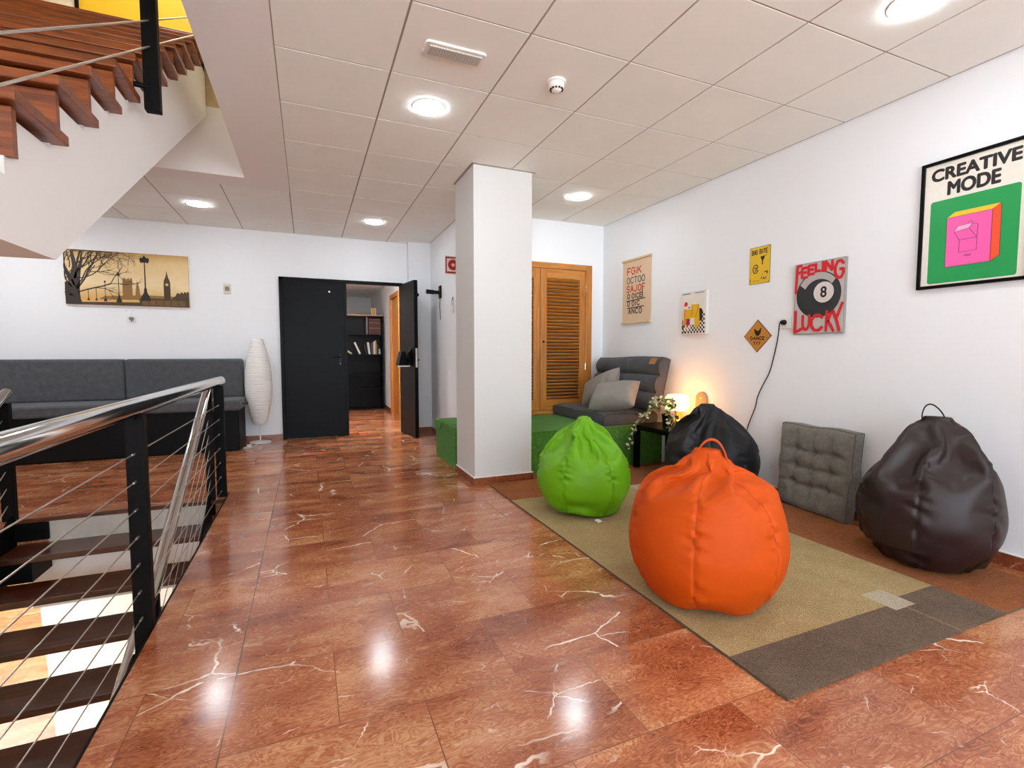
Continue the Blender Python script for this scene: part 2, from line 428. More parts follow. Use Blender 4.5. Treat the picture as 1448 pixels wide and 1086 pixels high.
# corridor behind the black doors
wallbox('wall_corridor', (2.23, 2.36, YF + .14, 6.35, 0, 2.56), (2.23, 2.36, 7.30, 10.6, 0, 2.56), (2.23, 2.36, 6.35, 7.30, 2.19, 2.56),
        (.55, 2.23, 10.43, 10.55, 0, 2.56), (.43, .55, YF + .14, 10.55, 0, 2.56), label='white corridor walls beyond the black door')
m = MB(); m.cur = 0; m.box(.43, 2.36, YF + .14, 10.55, 2.54, 2.6)
m.cur = 1
for k in range(9): m.box(.55, 2.23, 5.2 + k * .6, 5.21 + k * .6, 2.537, 2.541)
struct(m.build('ceiling_corridor', [M['tile'], M['tbar']]), 'white corridor ceiling', 'ceiling')
m = MB()
for x0, x1, y0, y1 in ((XR - .014, XR, YN, 1.75), (XL, .395, YF - .014, YF), (2.095, XS - .014, 4.771, 4.785), (XS - .014, XS, 3.1, 4.785), (2.081, 2.095, 4.771, YF)):
    mm = MB(); mm.cur = 0; mm.box(x0, x1, y0, y1, 0, .072); mm.cur = 1
    mm.box(x0 + .003 * (x1 < XS), x1, y0 + .002, y1, .072, .077)
    nm = {0: 'baseboard_right', 1: 'baseboard_far', 2: 'baseboard_pilaster', 3: 'baseboard_side', 4: 'baseboard_return'}[[(XR - .014), XL, 2.095, XS - .014, 2.081].index(x0)]
    struct(mm.build(nm, [M['skirt'], M['caulk']]))
mm = MB(); mm.box(2.216, 2.23, 7.34, 10.43, 0, .075); mm.box(2.216, 2.23, YF + .2, 6.3, 0, .075); struct(mm.build('baseboard_corridor', M['skirt']))

# pillar with its marble skirting
PX0, PX1, PY0, PY1 = 2.052, 2.60, 1.69, 2.24
p = sempty('pillar', (PX0, PY0, 0), 'square white pillar in the middle of the room', 'pillar')
m = MB(); m.box(PX0, PX1, PY0, PY1, .0, H + .01); m.build('shaft', M['pillar'], p, bevel=.004)
m = MB(); m.cur = 0
for b in ((PX0 - .013, PX1 + .013, PY0 - .013, PY0), (PX0 - .013, PX0, PY0, PY1), (PX1, PX1 + .013, PY0, PY1), (PX0 - .013, PX1 + .013, PY1, PY1 + .013)): m.box(*b, 0, .066)
m.cur = 1
for b in ((PX0 - .011, PX1 + .011, PY0 - .011, PY0), (PX0 - .011, PX0, PY0, PY1)): m.box(*b, .066, .074)
m.build('skirting', [M['skirt'], M['caulk']], p)
m = MB(); m.box(PX0 - .012, PX1 + .03, PY0 - .02, PY0, H - .004, H + .001); m.box(PX0 - .02, PX0, PY0 - .02, PY1, H - .004, H + .001)
m.build('ceiling_trim', M['tbar'], p)

# upper storey seen through the ceiling opening
wallbox('wall_stairwell', (OX0 - .1, .5, OY1 - .0, OY1 + .12, H + .365, 3.335), mat='stairwhite', label='pale band above the ceiling opening')
wallbox('wall_stairwell_upper', (OX0 - .1, .5, OY1 + .003, OY1 + .12, 3.335, 3.80), mat='rawwall', label='bare plaster under the upper landing')
m = MB(); m.box(OX0 - .1, 2.2, OY1 + .003, 5.2, 3.74, 3.80); struct(m.build('floor_upper', M['treadx']))
m = MB(); m.cur = 0; m.box(-1.585, 2.2, 4.9, 5.05, 3.8, 6.6); m.cur = 1; m.box(-4.5, -1.585, 4.9, 5.05, 3.8, 6.6); m.cur = 2; m.box(-1.60, -1.565, 4.88, 4.9, 3.8, 6.6)
struct(m.build('wall_upper', [M['yellowwall'], M['creamwall'], M['black_steel']]), 'yellow wall of the upper floor', 'wall')
wallbox('wall_upper_side', (2.2, 2.3, OY0, 5.05, H + .365, 6.6), (-4.6, -4.5, OY0 - .4, 5.05, H + .365, 6.6), (-4.5, 2.3, OY0 - .5, OY0 - .4, H + .365, 6.6), mat='creamwall')
m = MB(); m.box(-4.6, 2.3, OY0 - .5, 5.05, 6.6, 6.7); struct(m.build('ceiling_upper', M['plaster']))
m = MB(); m.box(OX0 - 1.8, OX0, OY0 - .4, OY1, H + .37, H + .40); m.box(OX1, 2.2, OY0 - .4, OY1, H + .37, H + .40); struct(m.build('floor_upper_slab', M['creamwall']))

# storey below, seen between the open treads
ZL = -3.1
m = MB(); m.cur = 0; m.box(-6, 3, -4, 10, ZL - .1, ZL)
m.cur = 1
q = lambda u, v, d: (u, v, ZL + d)
m.prism([(-3.45, 7.9), (-1.35, 3.0), (-.4, .6), (3, .6), (3, 9.9), (-4.2, 9.9)], q, .0005, .004)
m.cur = 2; m.prism([(-1.95, 5.15), (-1.62, 5.15), (-1.62, 5.55), (-1.95, 5.55)], q, .004, .008)
struct(m.build('floor_lower', [M['lowfloor'], M['cream'], M['white_pl']]), 'orange and cream stone floor of the storey below', 'floor')
wallbox('wall_lower', (-6.1, -6, -4, 10, ZL, -T), (3, 3.1, -4, 10, ZL, -T), (-6, 3, 10, 10.1, ZL, -T), (-6, 3, -4.1, -4, ZL, -T), mat='creamwall', label='cream wall of the storey below')
m = MB(); m.box(-1.12, HX1 - .03, HY1 + .02, HY1 + .3, -.66, -T - .003); struct(m.build('beam', M['stairwhite']), 'white beam under the landing edge', 'beam')
m = MB(); m.box(-1.0, -.03, HY1 - .014, HY1 - .001, -.20, -.024); m.cur = 1; m.box(HX0, HX1, HY1 - .022, HY1 - .001, -.026, .0015)
struct(m.build('trim_1', [M['concrete'], M['treadlow']]), 'white concrete landing edge above the steps', 'trim')

# ------------------------------------------------------------------ upper flight
TAN = .176 / .281
up = thing('stair_flight', (-.65, -.5, 1.47), 'upper stair flight of reddish wooden steps on a white sloping side', 'stairs')
def stp(u, v, d): return (d, u, v)
poly = [(-2.15, 1.47), (-.19, 1.47), (2.80, 1.47 + 2.99 * .593), (2.80, 3.70)]
steps = []
for i in range(9, -3, -1):
    y, z = -.222 + .281 * i, 2.05 + .176 * i
    steps += [(y + .281 + .035, z - .04), (y + .04, z - .04)]
poly += [(2.80, 3.60)] + steps + [(-.75, 1.655), (-2.15, 1.655)]
m = MB(); m.prism(poly, stp, -1.28, -.046); m.build('white_side', M['stairwhite'], up)
m = MB(); m.box(-1.30, -.02, -2.15, -.74, 1.657, 1.70); m.build('half_landing', M['treadx'], up, bevel=.003)
for i in range(-1, 10):
    y, z = -.222 + .281 * i, 2.062 + .176 * i
    m = MB(); m.box(-1.30, 0, y, y + .335, z - .034, z); m.build('tread', M['treadx'], up, bevel=.004)
    m = MB(); m.box(-1.29, -.024, y + .036, y + .060, z - .176, z - .04); m.build('riser', M['treadx'], up)
y, z = -.222 + .281 * 10, 2.05 + .176 * 10
m = MB(); m.box(-1.30, .2, y, 2.82, z - .034, z); m.build('landing_nosing', M['treadx'], up, bevel=.004)
m = MB(); m.box(-1.29, -.024, y + .036, y + .060, z - .176, z - .04); m.build('riser', M['treadx'], up)
g = thing('stair_railing', (.045, .70, 2.30), 'black post and wires of the upper stair railing near the ceiling', 'railing')
m = MB(); m.box(.012, .078, .675, .725, 2.36, 3.5); m.build('post', M['black_steel'], g, bevel=.003)
m = MB(); m.tube([(.03, .68, 2.47), (-.09, .66, 2.47)], .012); m.box(-.10, -.086, .60, .72, 2.42, 2.52); m.build('bracket', M['black_steel'], g, smooth=40)
for zz in (2.678, 2.80, 2.93, 3.06, 3.19, 3.32):
    mm = MB(); a = (.045, -1.9, zz - (.70 + 1.9) * TAN); b = (.045, 2.5, zz + (2.5 - .70) * TAN)
    mm.tube([a, b], .004, 6); mm.build('wire', M['cable'], g, smooth=60)

# ------------------------------------------------------------------ lower flight, open treads between steel strings
lo = thing('stair_flight', (-.55, .2, -3.0), 'lower open stair flight of dark wooden treads going down behind railing', 'stairs')
N = 15
for i in range(1, N):
    y, z = 2.085 - .2945 * i, -.176 * i
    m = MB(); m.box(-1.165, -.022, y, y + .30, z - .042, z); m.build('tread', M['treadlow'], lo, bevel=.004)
for x0, x1 in ((-.018, -.002), (-1.19, -1.174)):
    m = MB(); z0 = .075
    m.prism([(2.086, -.30), (2.086, .03), (2.07, .045), (2.085 - .2945 * N, .045 - .176 * N), (2.085 - .2945 * N, .045 - .176 * N - .30), (2.05, -.34)], stp, x0, x1)
    m.build('steel_string', M['black_steel'], lo)
m = MB()
for a_ in ((-1.172, -.990, 2.055, 2.080, -.150, -.030), (-1.172, -.985, 1.80, 2.07, -.352, -.219)):
    m = MB(); m.box(*a_); m.build('tread_bracket', M['black_steel'], lo)
g2 = thing('stair_railing', (0, 2.1, 0), 'slim steel stair handrail and black posts sloping down inside the guard', 'railing')
S = .176 / .2945
yr = lambda y: .885 - (2.10 - y) * .561 if y > .62 else .06 - (.62 - y) * .466
m = MB(); m.tube([(0.0, 2.115, .895), (0, 2.085, .882), (0, .62, .06), (0, .35, -.06), (0, -1.8, -.06 - 2.15 * .466)], .03, 16); m.build('handrail', M['steel'], g2, smooth=50)
for y in (2.10, .50, -1.2):
    zb = .045 - (2.11 - y) * S - .2
    m = MB(); m.box(-.030, .025, y - .02, y + .02, max(zb, -.12 if y > 2 else -9), yr(y) - .03); m.build('post', M['black_steel'], g2, bevel=.003)
for k in range(6):
    m = MB(); dz = -.12 - .118 * k; m.tube([(0, 2.10, yr(2.1) + dz), (0, .62, yr(.62) + dz), (0, -1.2, yr(-1.2) + dz)], .0022, 6); m.build('wire', M['cable'], g2, smooth=60)
g3 = thing('stair_railing', (-1.19, 2.08, 0), 'black post of the railing on far left side of steps', 'railing')
m = MB(); m.box(-1.235, -1.165, 2.06, 2.11, -.1, .82); m.build('post', M['black_steel'], g3, bevel=.003)
m = MB(); m.tube([(-1.20, 2.14, .89), (-1.2, 2.08, .86), (-1.2, -1.4, .86 - 3.48 * S)], .03, 16); m.build('handrail', M['steel'], g3, smooth=50)
for k in range(6):
    m = MB(); dz = -.15 - .118 * k; m.tube([(-1.2, 2.08, .86 + dz), (-1.2, -1.4, .86 - 3.48 * S + dz)], .0035, 6); m.build('wire', M['cable'], g3, smooth=60)

# guard along the floor edge
g4 = thing('guard_railing', (.06, .15, 0), 'polished steel handrail on black posts with wires along the floor edge', 'railing')
m = MB(); yend = 2.34
m.tube([(.06, yend, .935), (.06, yend - .015, .935), (.06, yend - .03, .935), (.06, yend - .06, .935), (.06, -3.3, .935)], .038, 24, rs=[.012, .027, .034, .038, .038])
m.build('handrail', M['steel'], g4, smooth=60)
for y in (2.18, .14, -1.95):
    m = MB(); m.box(.028, .094, y - .025, y + .025, -.2, .90); m.build('post', M['black_steel'], g4, bevel=.003)
for y in (2.18, .14, -1.95):
    m = MB(); m.box(.05, .07, y - .04, y + .04, .885, .905); m.build('rail_saddle', M['black_steel'], g4)
for k in range(7):
    z = .745 - .1155 * k
    m = MB(); m.tube([(.061, 2.18, z), (.061, -3.3, z)], .0024, 6)
    for y in (2.15, .11): m.tube([(.061, y, z), (.061, y - .03, z)], .0045, 8)
    m.build('wire', M['cable'], g4, smooth=60)
m = MB(); m.box(.092, .1005, -3.6, 2.3, -.2, .002); m.build('floor_edge_plate', M['black_steel'], g4)
# ------------------------------------------------------------------ lights
def downlight(loc, label):
    d = thing('ceiling_downlight', loc, label, 'ceiling light', 'round downlights in the tiled ceiling'); x, y, z = loc
    m = MB(); m.lathe([(.0, 0), (.104, 0), (.106, -.002), (.104, -.004), (0, -.004)], (x, y, z), 48); m.build('trim_ring', M['white_pl'], d, smooth=50)
    m = MB(); m.lathe([(.0, -.0045), (.096, -.0045), (.097, -.0075), (.094, -.0105), (.080, -.013), (.0, -.015)], (x, y, z), 48); m.build('diffuser', M['lamp_emit'], d, smooth=60)
    return d
d0 = downlight((1.49, .91, H), 'round white downlight beside the ventilation slot, nearest the stairwell border')
for (x, y, l) in ((3.32, -.88, 'round white downlight cut by the top edge above the large framed poster'),
                  (3.315, 2.10, 'round white downlight above the louvred wooden door'),
                  (1.516, 3.88, 'round white downlight in front of the black double door'),
                  (-.316, 3.88, 'round white downlight above the canvas and grey bench'),
                  (1.49, -2.7, 'round white downlight behind the camera'), (3.32, -2.7, 'round white downlight in the corner behind the camera')):
    clone(d0, (x, y, H), l)
# rectangular emergency light
e = thing('emergency_light', (1.486, .292, H), 'long narrow recessed light strip in a ceiling tile', 'ceiling light')
m = MB(); q = lambda u, v, d: (1.486 + u, .292 + v, H - d)
m.prism(rrect(-.165, -.058, .165, .058, .022), q, -.002, .012); m.build('frame', M['white_pl'], e, bevel=.003)
m = MB(); m.prism(rrect(-.142, -.040, .142, .040, .006), q, .012, .021); m.build('diffuser', M['diffuser'], e, bevel=.004)
s = thing('smoke_detector', (2.116, .325, H), 'small white round smoke detector on a ceiling tile', 'smoke detector')
c0 = (2.116, .325, H)
m = MB(); m.lathe([(.0, 0), (.055, 0), (.056, -.010), (.052, -.014), (0, -.014)], c0, 32); m.build('base', M['white_pl'], s, smooth=40)
m = MB(); m.lathe([(.046, -.014), (.047, -.034), (.040, -.046), (.030, -.047), (.028, -.056), (.016, -.063), (0, -.064)], c0, 32); m.build('head', M['white_pl'], s, smooth=40)
m = MB()
for k in range(12):
    a = 2 * PI * k / 12; m.obox((c0[0] + .0365 * math.cos(a), c0[1] + .0365 * math.sin(a), H - .0475), (.004 * math.cos(a), .004 * math.sin(a), 0), (-.005 * math.sin(a), .005 * math.cos(a), 0), (0, 0, .004))
m.build('vent_slots', M['black_plastic'], s)

def area(name, loc, size, power, col=(1, 1, 1), rot=(0, 0, 0), shape='DISK'):
    l = bpy.data.lights.new(name, 'AREA'); l.shape = shape; l.size = size; l.energy = power; l.color = col
    o = bpy.data.objects.new(name, l); COL.objects.link(o); o.location = loc; o.rotation_euler = rot; return o
def point(name, loc, r, power, col):
    l = bpy.data.lights.new(name, 'POINT'); l.shadow_soft_size = r; l.energy = power; l.color = col
    o = bpy.data.objects.new(name, l); COL.objects.link(o); o.location = loc; return o
area('corridor_lamp', (1.0, 5.42, 2.5), .25, 24, (1, .98, .95))
area('corridor_lamp', (1.7, 5.42, 2.5), .25, 24, (1, .98, .95))
area('upper_floor_lamp', (-.6, 1.6, 6.5), .5, 36, (1, .95, .86))
area('upper_floor_lamp', (-.6, 4.0, 6.5), .5, 30, (1, .95, .86))
area('lower_floor_lamp', (-1.6, 5.2, -.35), .4, 30, (1, .96, .9))
area('lower_floor_lamp', (-2.6, 3.2, -.35), .4, 24, (1, .96, .9))
area('room_lamp', (-2.2, 3.9, H - .02), .2, 12, (.96, .99, 1))

# ------------------------------------------------------------------ black double door
d1 = sempty('door_1', (1.2, YF, 0), 'black steel double door, left leaf shut and right leaf open', 'door')
m = MB()
for b in ((.395, .44, 4.875, 4.95, 0, 2.175), (1.99, 2.03, 4.875, 4.95, 0, 2.175), (.395, 2.03, 4.875, 4.95, 2.135, 2.178)): m.box(*b)
m.build('door_frame', M['black_door'], d1, bevel=.003)
m = MB(); m.box(.44, 1.235, 4.872, 4.925, .006, 2.135); lf = m.build('left_leaf', M['black_door'], d1, bevel=.003)
m = MB(); m.box(1.205, 1.245, 4.860, 4.873, .006, 2.135); m.build('cover_strip', M['black_door'], lf, bevel=.002)
m = MB(); m.box(1.13, 1.165, 4.864, 4.873, .985, 1.15); m.build('handle_plate', M['black_plastic'], lf, bevel=.006)
m = MB(); m.tube([(1.148, 4.868, 1.11), (1.148, 4.825, 1.11), (1.135, 4.818, 1.11), (1.02, 4.818, 1.108)], .010, 10); m.build('lever_handle', M['black_plastic'], lf, smooth=60)
m = MB(); m.tube([(1.148, 4.866, 1.02), (1.148, 4.855, 1.02)], .009, 16); m.build('lock_cylinder', M['grey_pl'], lf, smooth=60)
m = MB(); m.tube([(1.03, 4.872, 2.005), (1.03, 4.858, 2.005)], .018, 18); m.build('stay_plate', M['black_plastic'], lf, smooth=50)
m = MB(); m.tube([(1.02, 4.858, 2.005), (1.02, 4.85, 2.005)], .011, 16); m.build('chrome_stud', M['chrome'], lf, smooth=50)
m = MB()
for z in (.28, 1.9): m.tube([(.425, 4.868, z - .05), (.425, 4.868, z + .05)], .008, 10)
m.build('hinge', M['black_plastic'], lf, smooth=50)
# open leaf, swung into the room along the side wall
A = Vector((1.995, 4.885, 0)); Bp = Vector((2.085, 4.262, 0)); dv = (Bp - A).normalized(); nv = Vector((dv.y, -dv.x, 0))   # nv points to -x
if nv.x > 0: nv = -nv
L = (Bp - A).length; cc = (A + Bp) / 2
m = MB(); m.obox((cc.x, cc.y, 1.075), dv * L / 2, nv * .026, (0, 0, 1.07)); rl = m.build('right_leaf', M['black_door'], d1, bevel=.003)
def onleaf(s, n, z): return A + dv * s + nv * n + Vector((0, 0, z))
m = MB(); c1 = onleaf(L + .002, 0, 1.10); m.obox(c1, dv * .002, nv * .014, (0, 0, .13)); m.build('lock_faceplate', M['steel'], rl)
m = MB()
for s0 in (L - .13,):
    a = onleaf(s0, .026, 1.11)
    m.prism([(-.13, 0), (.13, 0), (.06, .05), (-.06, .05)], lambda u, v, d: a + Vector((0, 0, u)) + nv * v + dv * d, -.03, .03)
    m.obox(a + nv * .07, nv * .05, dv * .012, (0, 0, .02))
m.build('panic_bar_bracket', M['black_door'], rl, bevel=.004)
m = MB(); a = onleaf(L - .20, .125, 1.09)
m.prism([(-.095, -.075), (-.095, .075), (.10, .028), (.10, -.028)], lambda u, v, d: a + Vector((0, 0, u)) + nv * v + dv * d, -.09, .05); m.build('push_bar', M['black_door'], rl, bevel=.006)
m = MB(); m.obox(a + dv * .045 + Vector((0, 0, -.103)), dv * .02, nv * .080, (0, 0, .008)); m.build('push_bar_edge', M['white_pl'], rl)
m = MB(); c1 = onleaf(L - .10, -.05, 1.10); m.tube([onleaf(L - .06, -.026, 1.07), onleaf(L - .06, -.055, 1.07)], .012); m.tube([onleaf(L - .06, -.055, 1.07), onleaf(L - .18, -.055, 1.07)], .009); m.build('outer_handle', M['black_plastic'], rl, smooth=50)
m = MB(); m.tube([onleaf(L - .02, -.026, 1.95), onleaf(L - .02, -.045, 1.95)], .022, 14); m.build('keeper_plate', M['black_plastic'], rl, smooth=50)

# louvred double door on the platform
ZP = .42
d2 = sempty('door_2', (3.3, YB, ZP), 'varnished pine double door with louvre slats in the alcove', 'door')
def louver_leaf(x0, x1, nm):
    y0, y1 = YB - .05, YB - .012; z0, z1 = ZP + .05, 2.175; sw = .085
    m = MB(); m.box(x0, x0 + sw, y0, y1, z0, z1); m.box(x1 - sw, x1, y0, y1, z0, z1); lf = m.build(nm, M['pine_z'], d2, bevel=.004)
    m = MB(); m.box(x0 + sw, x1 - sw, y0, y1, z1 - .115, z1); m.box(x0 + sw, x1 - sw, y0, y1, z0, z0 + .13); m.build('leaf_rail', M['pine_x'], lf, bevel=.003)
    m = MB(); n = 36; a, b = z0 + .13, z1 - .115
    for k in range(n):
        z = a + (b - a) * (k + .5) / n; wob = .004 * math.sin(k * 1.7)
        m.obox(((x0 + x1) / 2, (y0 + y1) / 2, z), ((x1 - x0) / 2 - sw, 0, wob * .6), (0, .014, -.0105), (0, .0025, .0035))
    m.build('louvre_slats', M['pine_x'], lf)
    m = MB(); m.box(x0 + sw, x1 - sw, y1 - .004, y1 + .004, a, b); m.build('backing', plain('louvre_gap_shade', '#3a1e0a', .8), lf)  # dark sheet that paints the shade in the gaps between slats
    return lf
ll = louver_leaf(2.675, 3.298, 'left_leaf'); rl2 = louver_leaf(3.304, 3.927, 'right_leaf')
m = MB(); m.tube([(3.345, YB - .05, 1.30), (3.345, YB - .056, 1.30)], .014, 16); m.build('keyhole', M['black_plastic'], rl2)
m = MB()
for z in (1.96, 1.0):
    m.tube([(3.925, YB - .056, z - .04), (3.925, YB - .056, z + .04)], .007, 10)
m.build('hinge', M['steel'], rl2, smooth=50)
m = MB()
for b in ((3.927, 4.012, YB - .062, YB - .001, ZP, 2.245), (2.59, 2.675, YB - .062, YB - .001, ZP, 2.245)): m.box(*b)
m.build('door_frame', M['pine_z'], d2, bevel=.006)
m = MB(); m.box(2.675, 3.927, YB - .062, YB - .001, 2.175, 2.245); m.box(2.675, 3.927, YB - .058, YB - .001, ZP, ZP + .045); m.build('frame_rail', M['pine_x'], d2, bevel=.006)

# corridor door, pine, in the right wall of the corridor
d3 = sempty('door_3', (2.23, 6.8, 0), 'varnished pine door in the corridor wall', 'door')
m = MB(); m.box(2.205, 2.30, 7.22, 7.31, 0, 2.19); m.box(2.205, 2.30, 6.34, 6.43, 0, 2.19); m.build('door_frame', M['pine_z'], d3, bevel=.005)
m = MB(); m.box(2.205, 2.30, 6.34, 7.31, 2.19, 2.27); m.build('frame_rail', M['pine_y'], d3, bevel=.005)
m = MB(); m.box(2.245, 2.28, 6.43, 7.22, .01, 2.19); m.build('leaf', M['pine_z'], d3)

# ------------------------------------------------------------------ things on the far and side walls
def farw(x0, z0, yw=YF):
    return lambda u, v, d: (x0 + u, yw - d, z0 + v)
def rightw(y0, z0, xw=XR):
    return lambda u, v, d: (xw - d, y0 - u, z0 + v)

# door holder
h = thing('door_holder', (XS, 4.2, 1.99), 'black magnetic door holder arm sticking out from the side wall', 'door holder')
m = MB(); m.box(XS - .022, XS, 4.15, 4.25, 1.905, 2.075); m.build('wall_plate', M['black_plastic'], h, bevel=.006)
m = MB(); m.tube([(XS - .02, 4.2, 1.985), (XS - .10, 4.2, 1.985)], .024, 14); m.tube([(XS - .10, 4.2, 1.985), (XS - .20, 4.2, 1.99)], .03, 14); m.build('arm', M['black_plastic'], h, smooth=50)
m = MB(); m.tube([(XS - .20, 4.2, 1.99), (XS - .207, 4.2, 1.99)], .02, 14); m.build('magnet_face', M['steel'], h, smooth=50)
m = MB(); m.tube([(XS - .012, 4.2, 1.91), (XS - .02, 4.19, 1.80), (XS - .012, 4.2, 1.70), (XS - .008, 4.2, 1.62)], .005, 8); m.build('cord', M['grey_pl'], h, smooth=60)
# fire hose sign, projecting
f = thing('fire_hose_sign', (2.32, 3.3, 2.09), 'red square fire hose reel sign projecting beside the pillar', 'sign')
q = lambda u, v, d: (2.232 + u, 3.3 - d, 2.09 + v)
m = MB(); m.prism([(0, 0), (.18, 0), (.18, .212), (0, .212)], q, -.008, 0); m.build('panel', ink('#e9d6cf'), f)
m = MB(); m.prism([(.008, .012), (.172, .012), (.172, .200), (.008, .200)], q, 0, .0015); m.build('red_field', ink('#a5121b'), f)
m = MB(); m.prism([(.022, .03), (.158, .03), (.158, .182), (.022, .182)], q, .0015, .0025); m.build('white_field', ink('#f0ddd0'), f)
m = MB(); m.prism(arc(.098, .108, .062, 0, 360, 32)[:-1], q, .0025, .0035); m.build('hose_reel', ink('#b0161f'), f)
m = MB(); m.prism(arc(.098, .108, .020, 0, 360, 24)[:-1], q, .0035, .0045); m.build('reel_centre', ink('#e8c9a8'), f)
# loop of keys hung on the side wall
k = thing('wall_key_hook', (XS - .01, 3.55, 1.68), 'small bunch of white tagged keys hanging half behind the pillar', 'keys')
m = MB(); m.tube([(XS - .012 - .0, 3.58 + .04 * math.cos(a), 1.80 + .05 * math.sin(a)) for a in [2 * PI * i / 16 for i in range(17)]], .004, 6); m.build('ring', M['steel'], k, smooth=60)
m = MB(); m.box(XS - .02, XS - .008, 3.56, 3.60, 1.66, 1.76); m.box(XS - .026, XS - .02, 3.61, 3.645, 1.68, 1.77); m.build('tag', M['white_pl'], k, bevel=.003)
m = MB(); m.box(XS - .012, XS, 3.57, 3.59, 1.83, 1.86); m.build('hook', M['steel'], k)
# room controller and socket on the far wall
t = thing('wall_thermostat', (-.20, YF, 1.92), 'ivory wall control with grey dial beside the canvas', 'wall control')
q = farw(-.245, 1.921)
m = MB(); m.prism(rrect(0, 0, .086, .13, .008), q, 0, .012); m.build('plate', M['cream_pl'], t, bevel=.003)
m = MB(); m.prism(rrect(.017, .035, .069, .10, .006), q, .012, .016); m.build('centre_plate', plain('grey_beige_plastic', '#a79f8c', .4), t)
m = MB(); m.prism(arc(.043, .068, .021, 0, 360, 24)[:-1], q, .016, .034); m.build('dial', M['grey_pl'], t, bevel=.003)
t = thing('wall_socket', (-1.215, YF, 1.53), 'white wall socket with dark plug under the canvas', 'socket')
q = farw(-1.262, 1.528)
m = MB(); m.prism(rrect(0, 0, .088, .085, .006), q, 0, .009); m.build('plate', M['white_pl'], t, bevel=.003)
m = MB(); m.prism([(.018, .052), (.03, .068), (.058, .068), (.07, .052), (.062, .036), (.05, .028), (.05, .012), (.038, .012), (.038, .028), (.026, .036)], q, .009, .026); m.build('plug', M['grey_pl'], t, bevel=.003)
for u, v in ((-.005, .145), (.06, .145), (.042, .105)):
    m = MB(); m.prism(arc(u, v, .004, 0, 360, 10)[:-1], q, 0, .001); m.build('screw_hole', M['grey_pl'], t)
# ------------------------------------------------------------------ lettering
GL = {
 'A': [[(0, 0), (.5, 1), (1, 0)], [(.2, .38), (.8, .38)]], 'B': [[(0, 0), (0, 1), (.7, 1), (.9, .8), (.7, .55), (0, .55)], [(.7, .55), (1, .3), (.8, 0), (0, 0)]],
 'C': [[(1, .82), (.72, 1), (.3, 1), (0, .7), (0, .3), (.3, 0), (.72, 0), (1, .2)]], 'D': [[(0, 0), (0, 1), (.6, 1), (1, .65), (1, .35), (.6, 0), (0, 0)]],
 'E': [[(1, 1), (0, 1), (0, 0), (1, 0)], [(0, .52), (.8, .52)]], 'F': [[(0, 0), (0, 1), (1, 1)], [(0, .5), (.75, .5)]],
 'G': [[(1, .82), (.72, 1), (.3, 1), (0, .7), (0, .3), (.3, 0), (.75, 0), (1, .25), (1, .5), (.6, .5)]], 'H': [[(0, 0), (0, 1)], [(1, 0), (1, 1)], [(0, .5), (1, .5)]],
 'I': [[(.5, 0), (.5, 1)]], 'J': [[(.9, 1), (.9, .3), (.6, 0), (.3, 0), (0, .25)]], 'K': [[(0, 0), (0, 1)], [(1, 1), (0, .42)], [(.35, .6), (1, 0)]],
 'L': [[(0, 1), (0, 0), (1, 0)]], 'M': [[(0, 0), (0, 1), (.5, .4), (1, 1), (1, 0)]], 'N': [[(0, 0), (0, 1), (1, 0), (1, 1)]],
 'O': [[(.3, 0), (0, .3), (0, .7), (.3, 1), (.7, 1), (1, .7), (1, .3), (.7, 0), (.3, 0)]], 'P': [[(0, 0), (0, 1), (.8, 1), (1, .78), (.8, .5), (0, .5)]],
 'S': [[(1, .85), (.7, 1), (.3, 1), (0, .8), (.15, .55), (.85, .45), (1, .2), (.7, 0), (.3, 0), (0, .15)]], 'T': [[(0, 1), (1, 1)], [(.5, 1), (.5, 0)]],
 'U': [[(0, 1), (0, .3), (.3, 0), (.7, 0), (1, .3), (1, 1)]], 'Y': [[(0, 1), (.5, .5), (1, 1)], [(.5, .5), (.4, 0)]], '.': [[(.4, 0), (.6, .1)]],
 'i': [[(.5, 0), (.5, .6)], [(.5, .85), (.5, .95)]], '4': [[(.8, 0), (.8, 1), (0, .35), (1, .35)]], '9': [[(.9, .6), (.3, .5), (0, .75), (.4, 1), (.9, .85), (.9, .5), (.6, 0)]],
}
def stroke(m, mp, pts, w, d0, d1):
    """flat brush stroke of width w along pts (u,v), built as one strip with round ends"""
    P = [Vector(p) for p in pts]; out = []
    for i in range(len(P) - 1):
        a, b = P[i], P[i + 1]; t = b - a
        if t.length < 1e-6: continue
        t.normalize(); n = Vector((-t.y, t.x)) * w / 2; e = t * w * .28
        out.append([a - e + n * .7, a - e - n * .7, a - n, b - n, b + e - n * .7, b + e + n * .7, b + n, a + n])
    for q in out: m.prism([(p.x, p.y) for p in q], mp, d0, d1); d1 = d1 + .00002
def word(m, mp, text, u0, v0, cw, ch, gap, w, d0, d1, slant=0, rise=0):
    u = u0
    for c in text:
        if c == ' ': u += cw * .7; continue
        k = .35 if c in 'Ii.' else 1
        for s in GL[c]: stroke(m, mp, [(u + x * cw * k + slant * y * ch, v0 + rise * (u - u0) + y * ch) for x, y in s], w, d0, d1)
        u += cw * k + gap
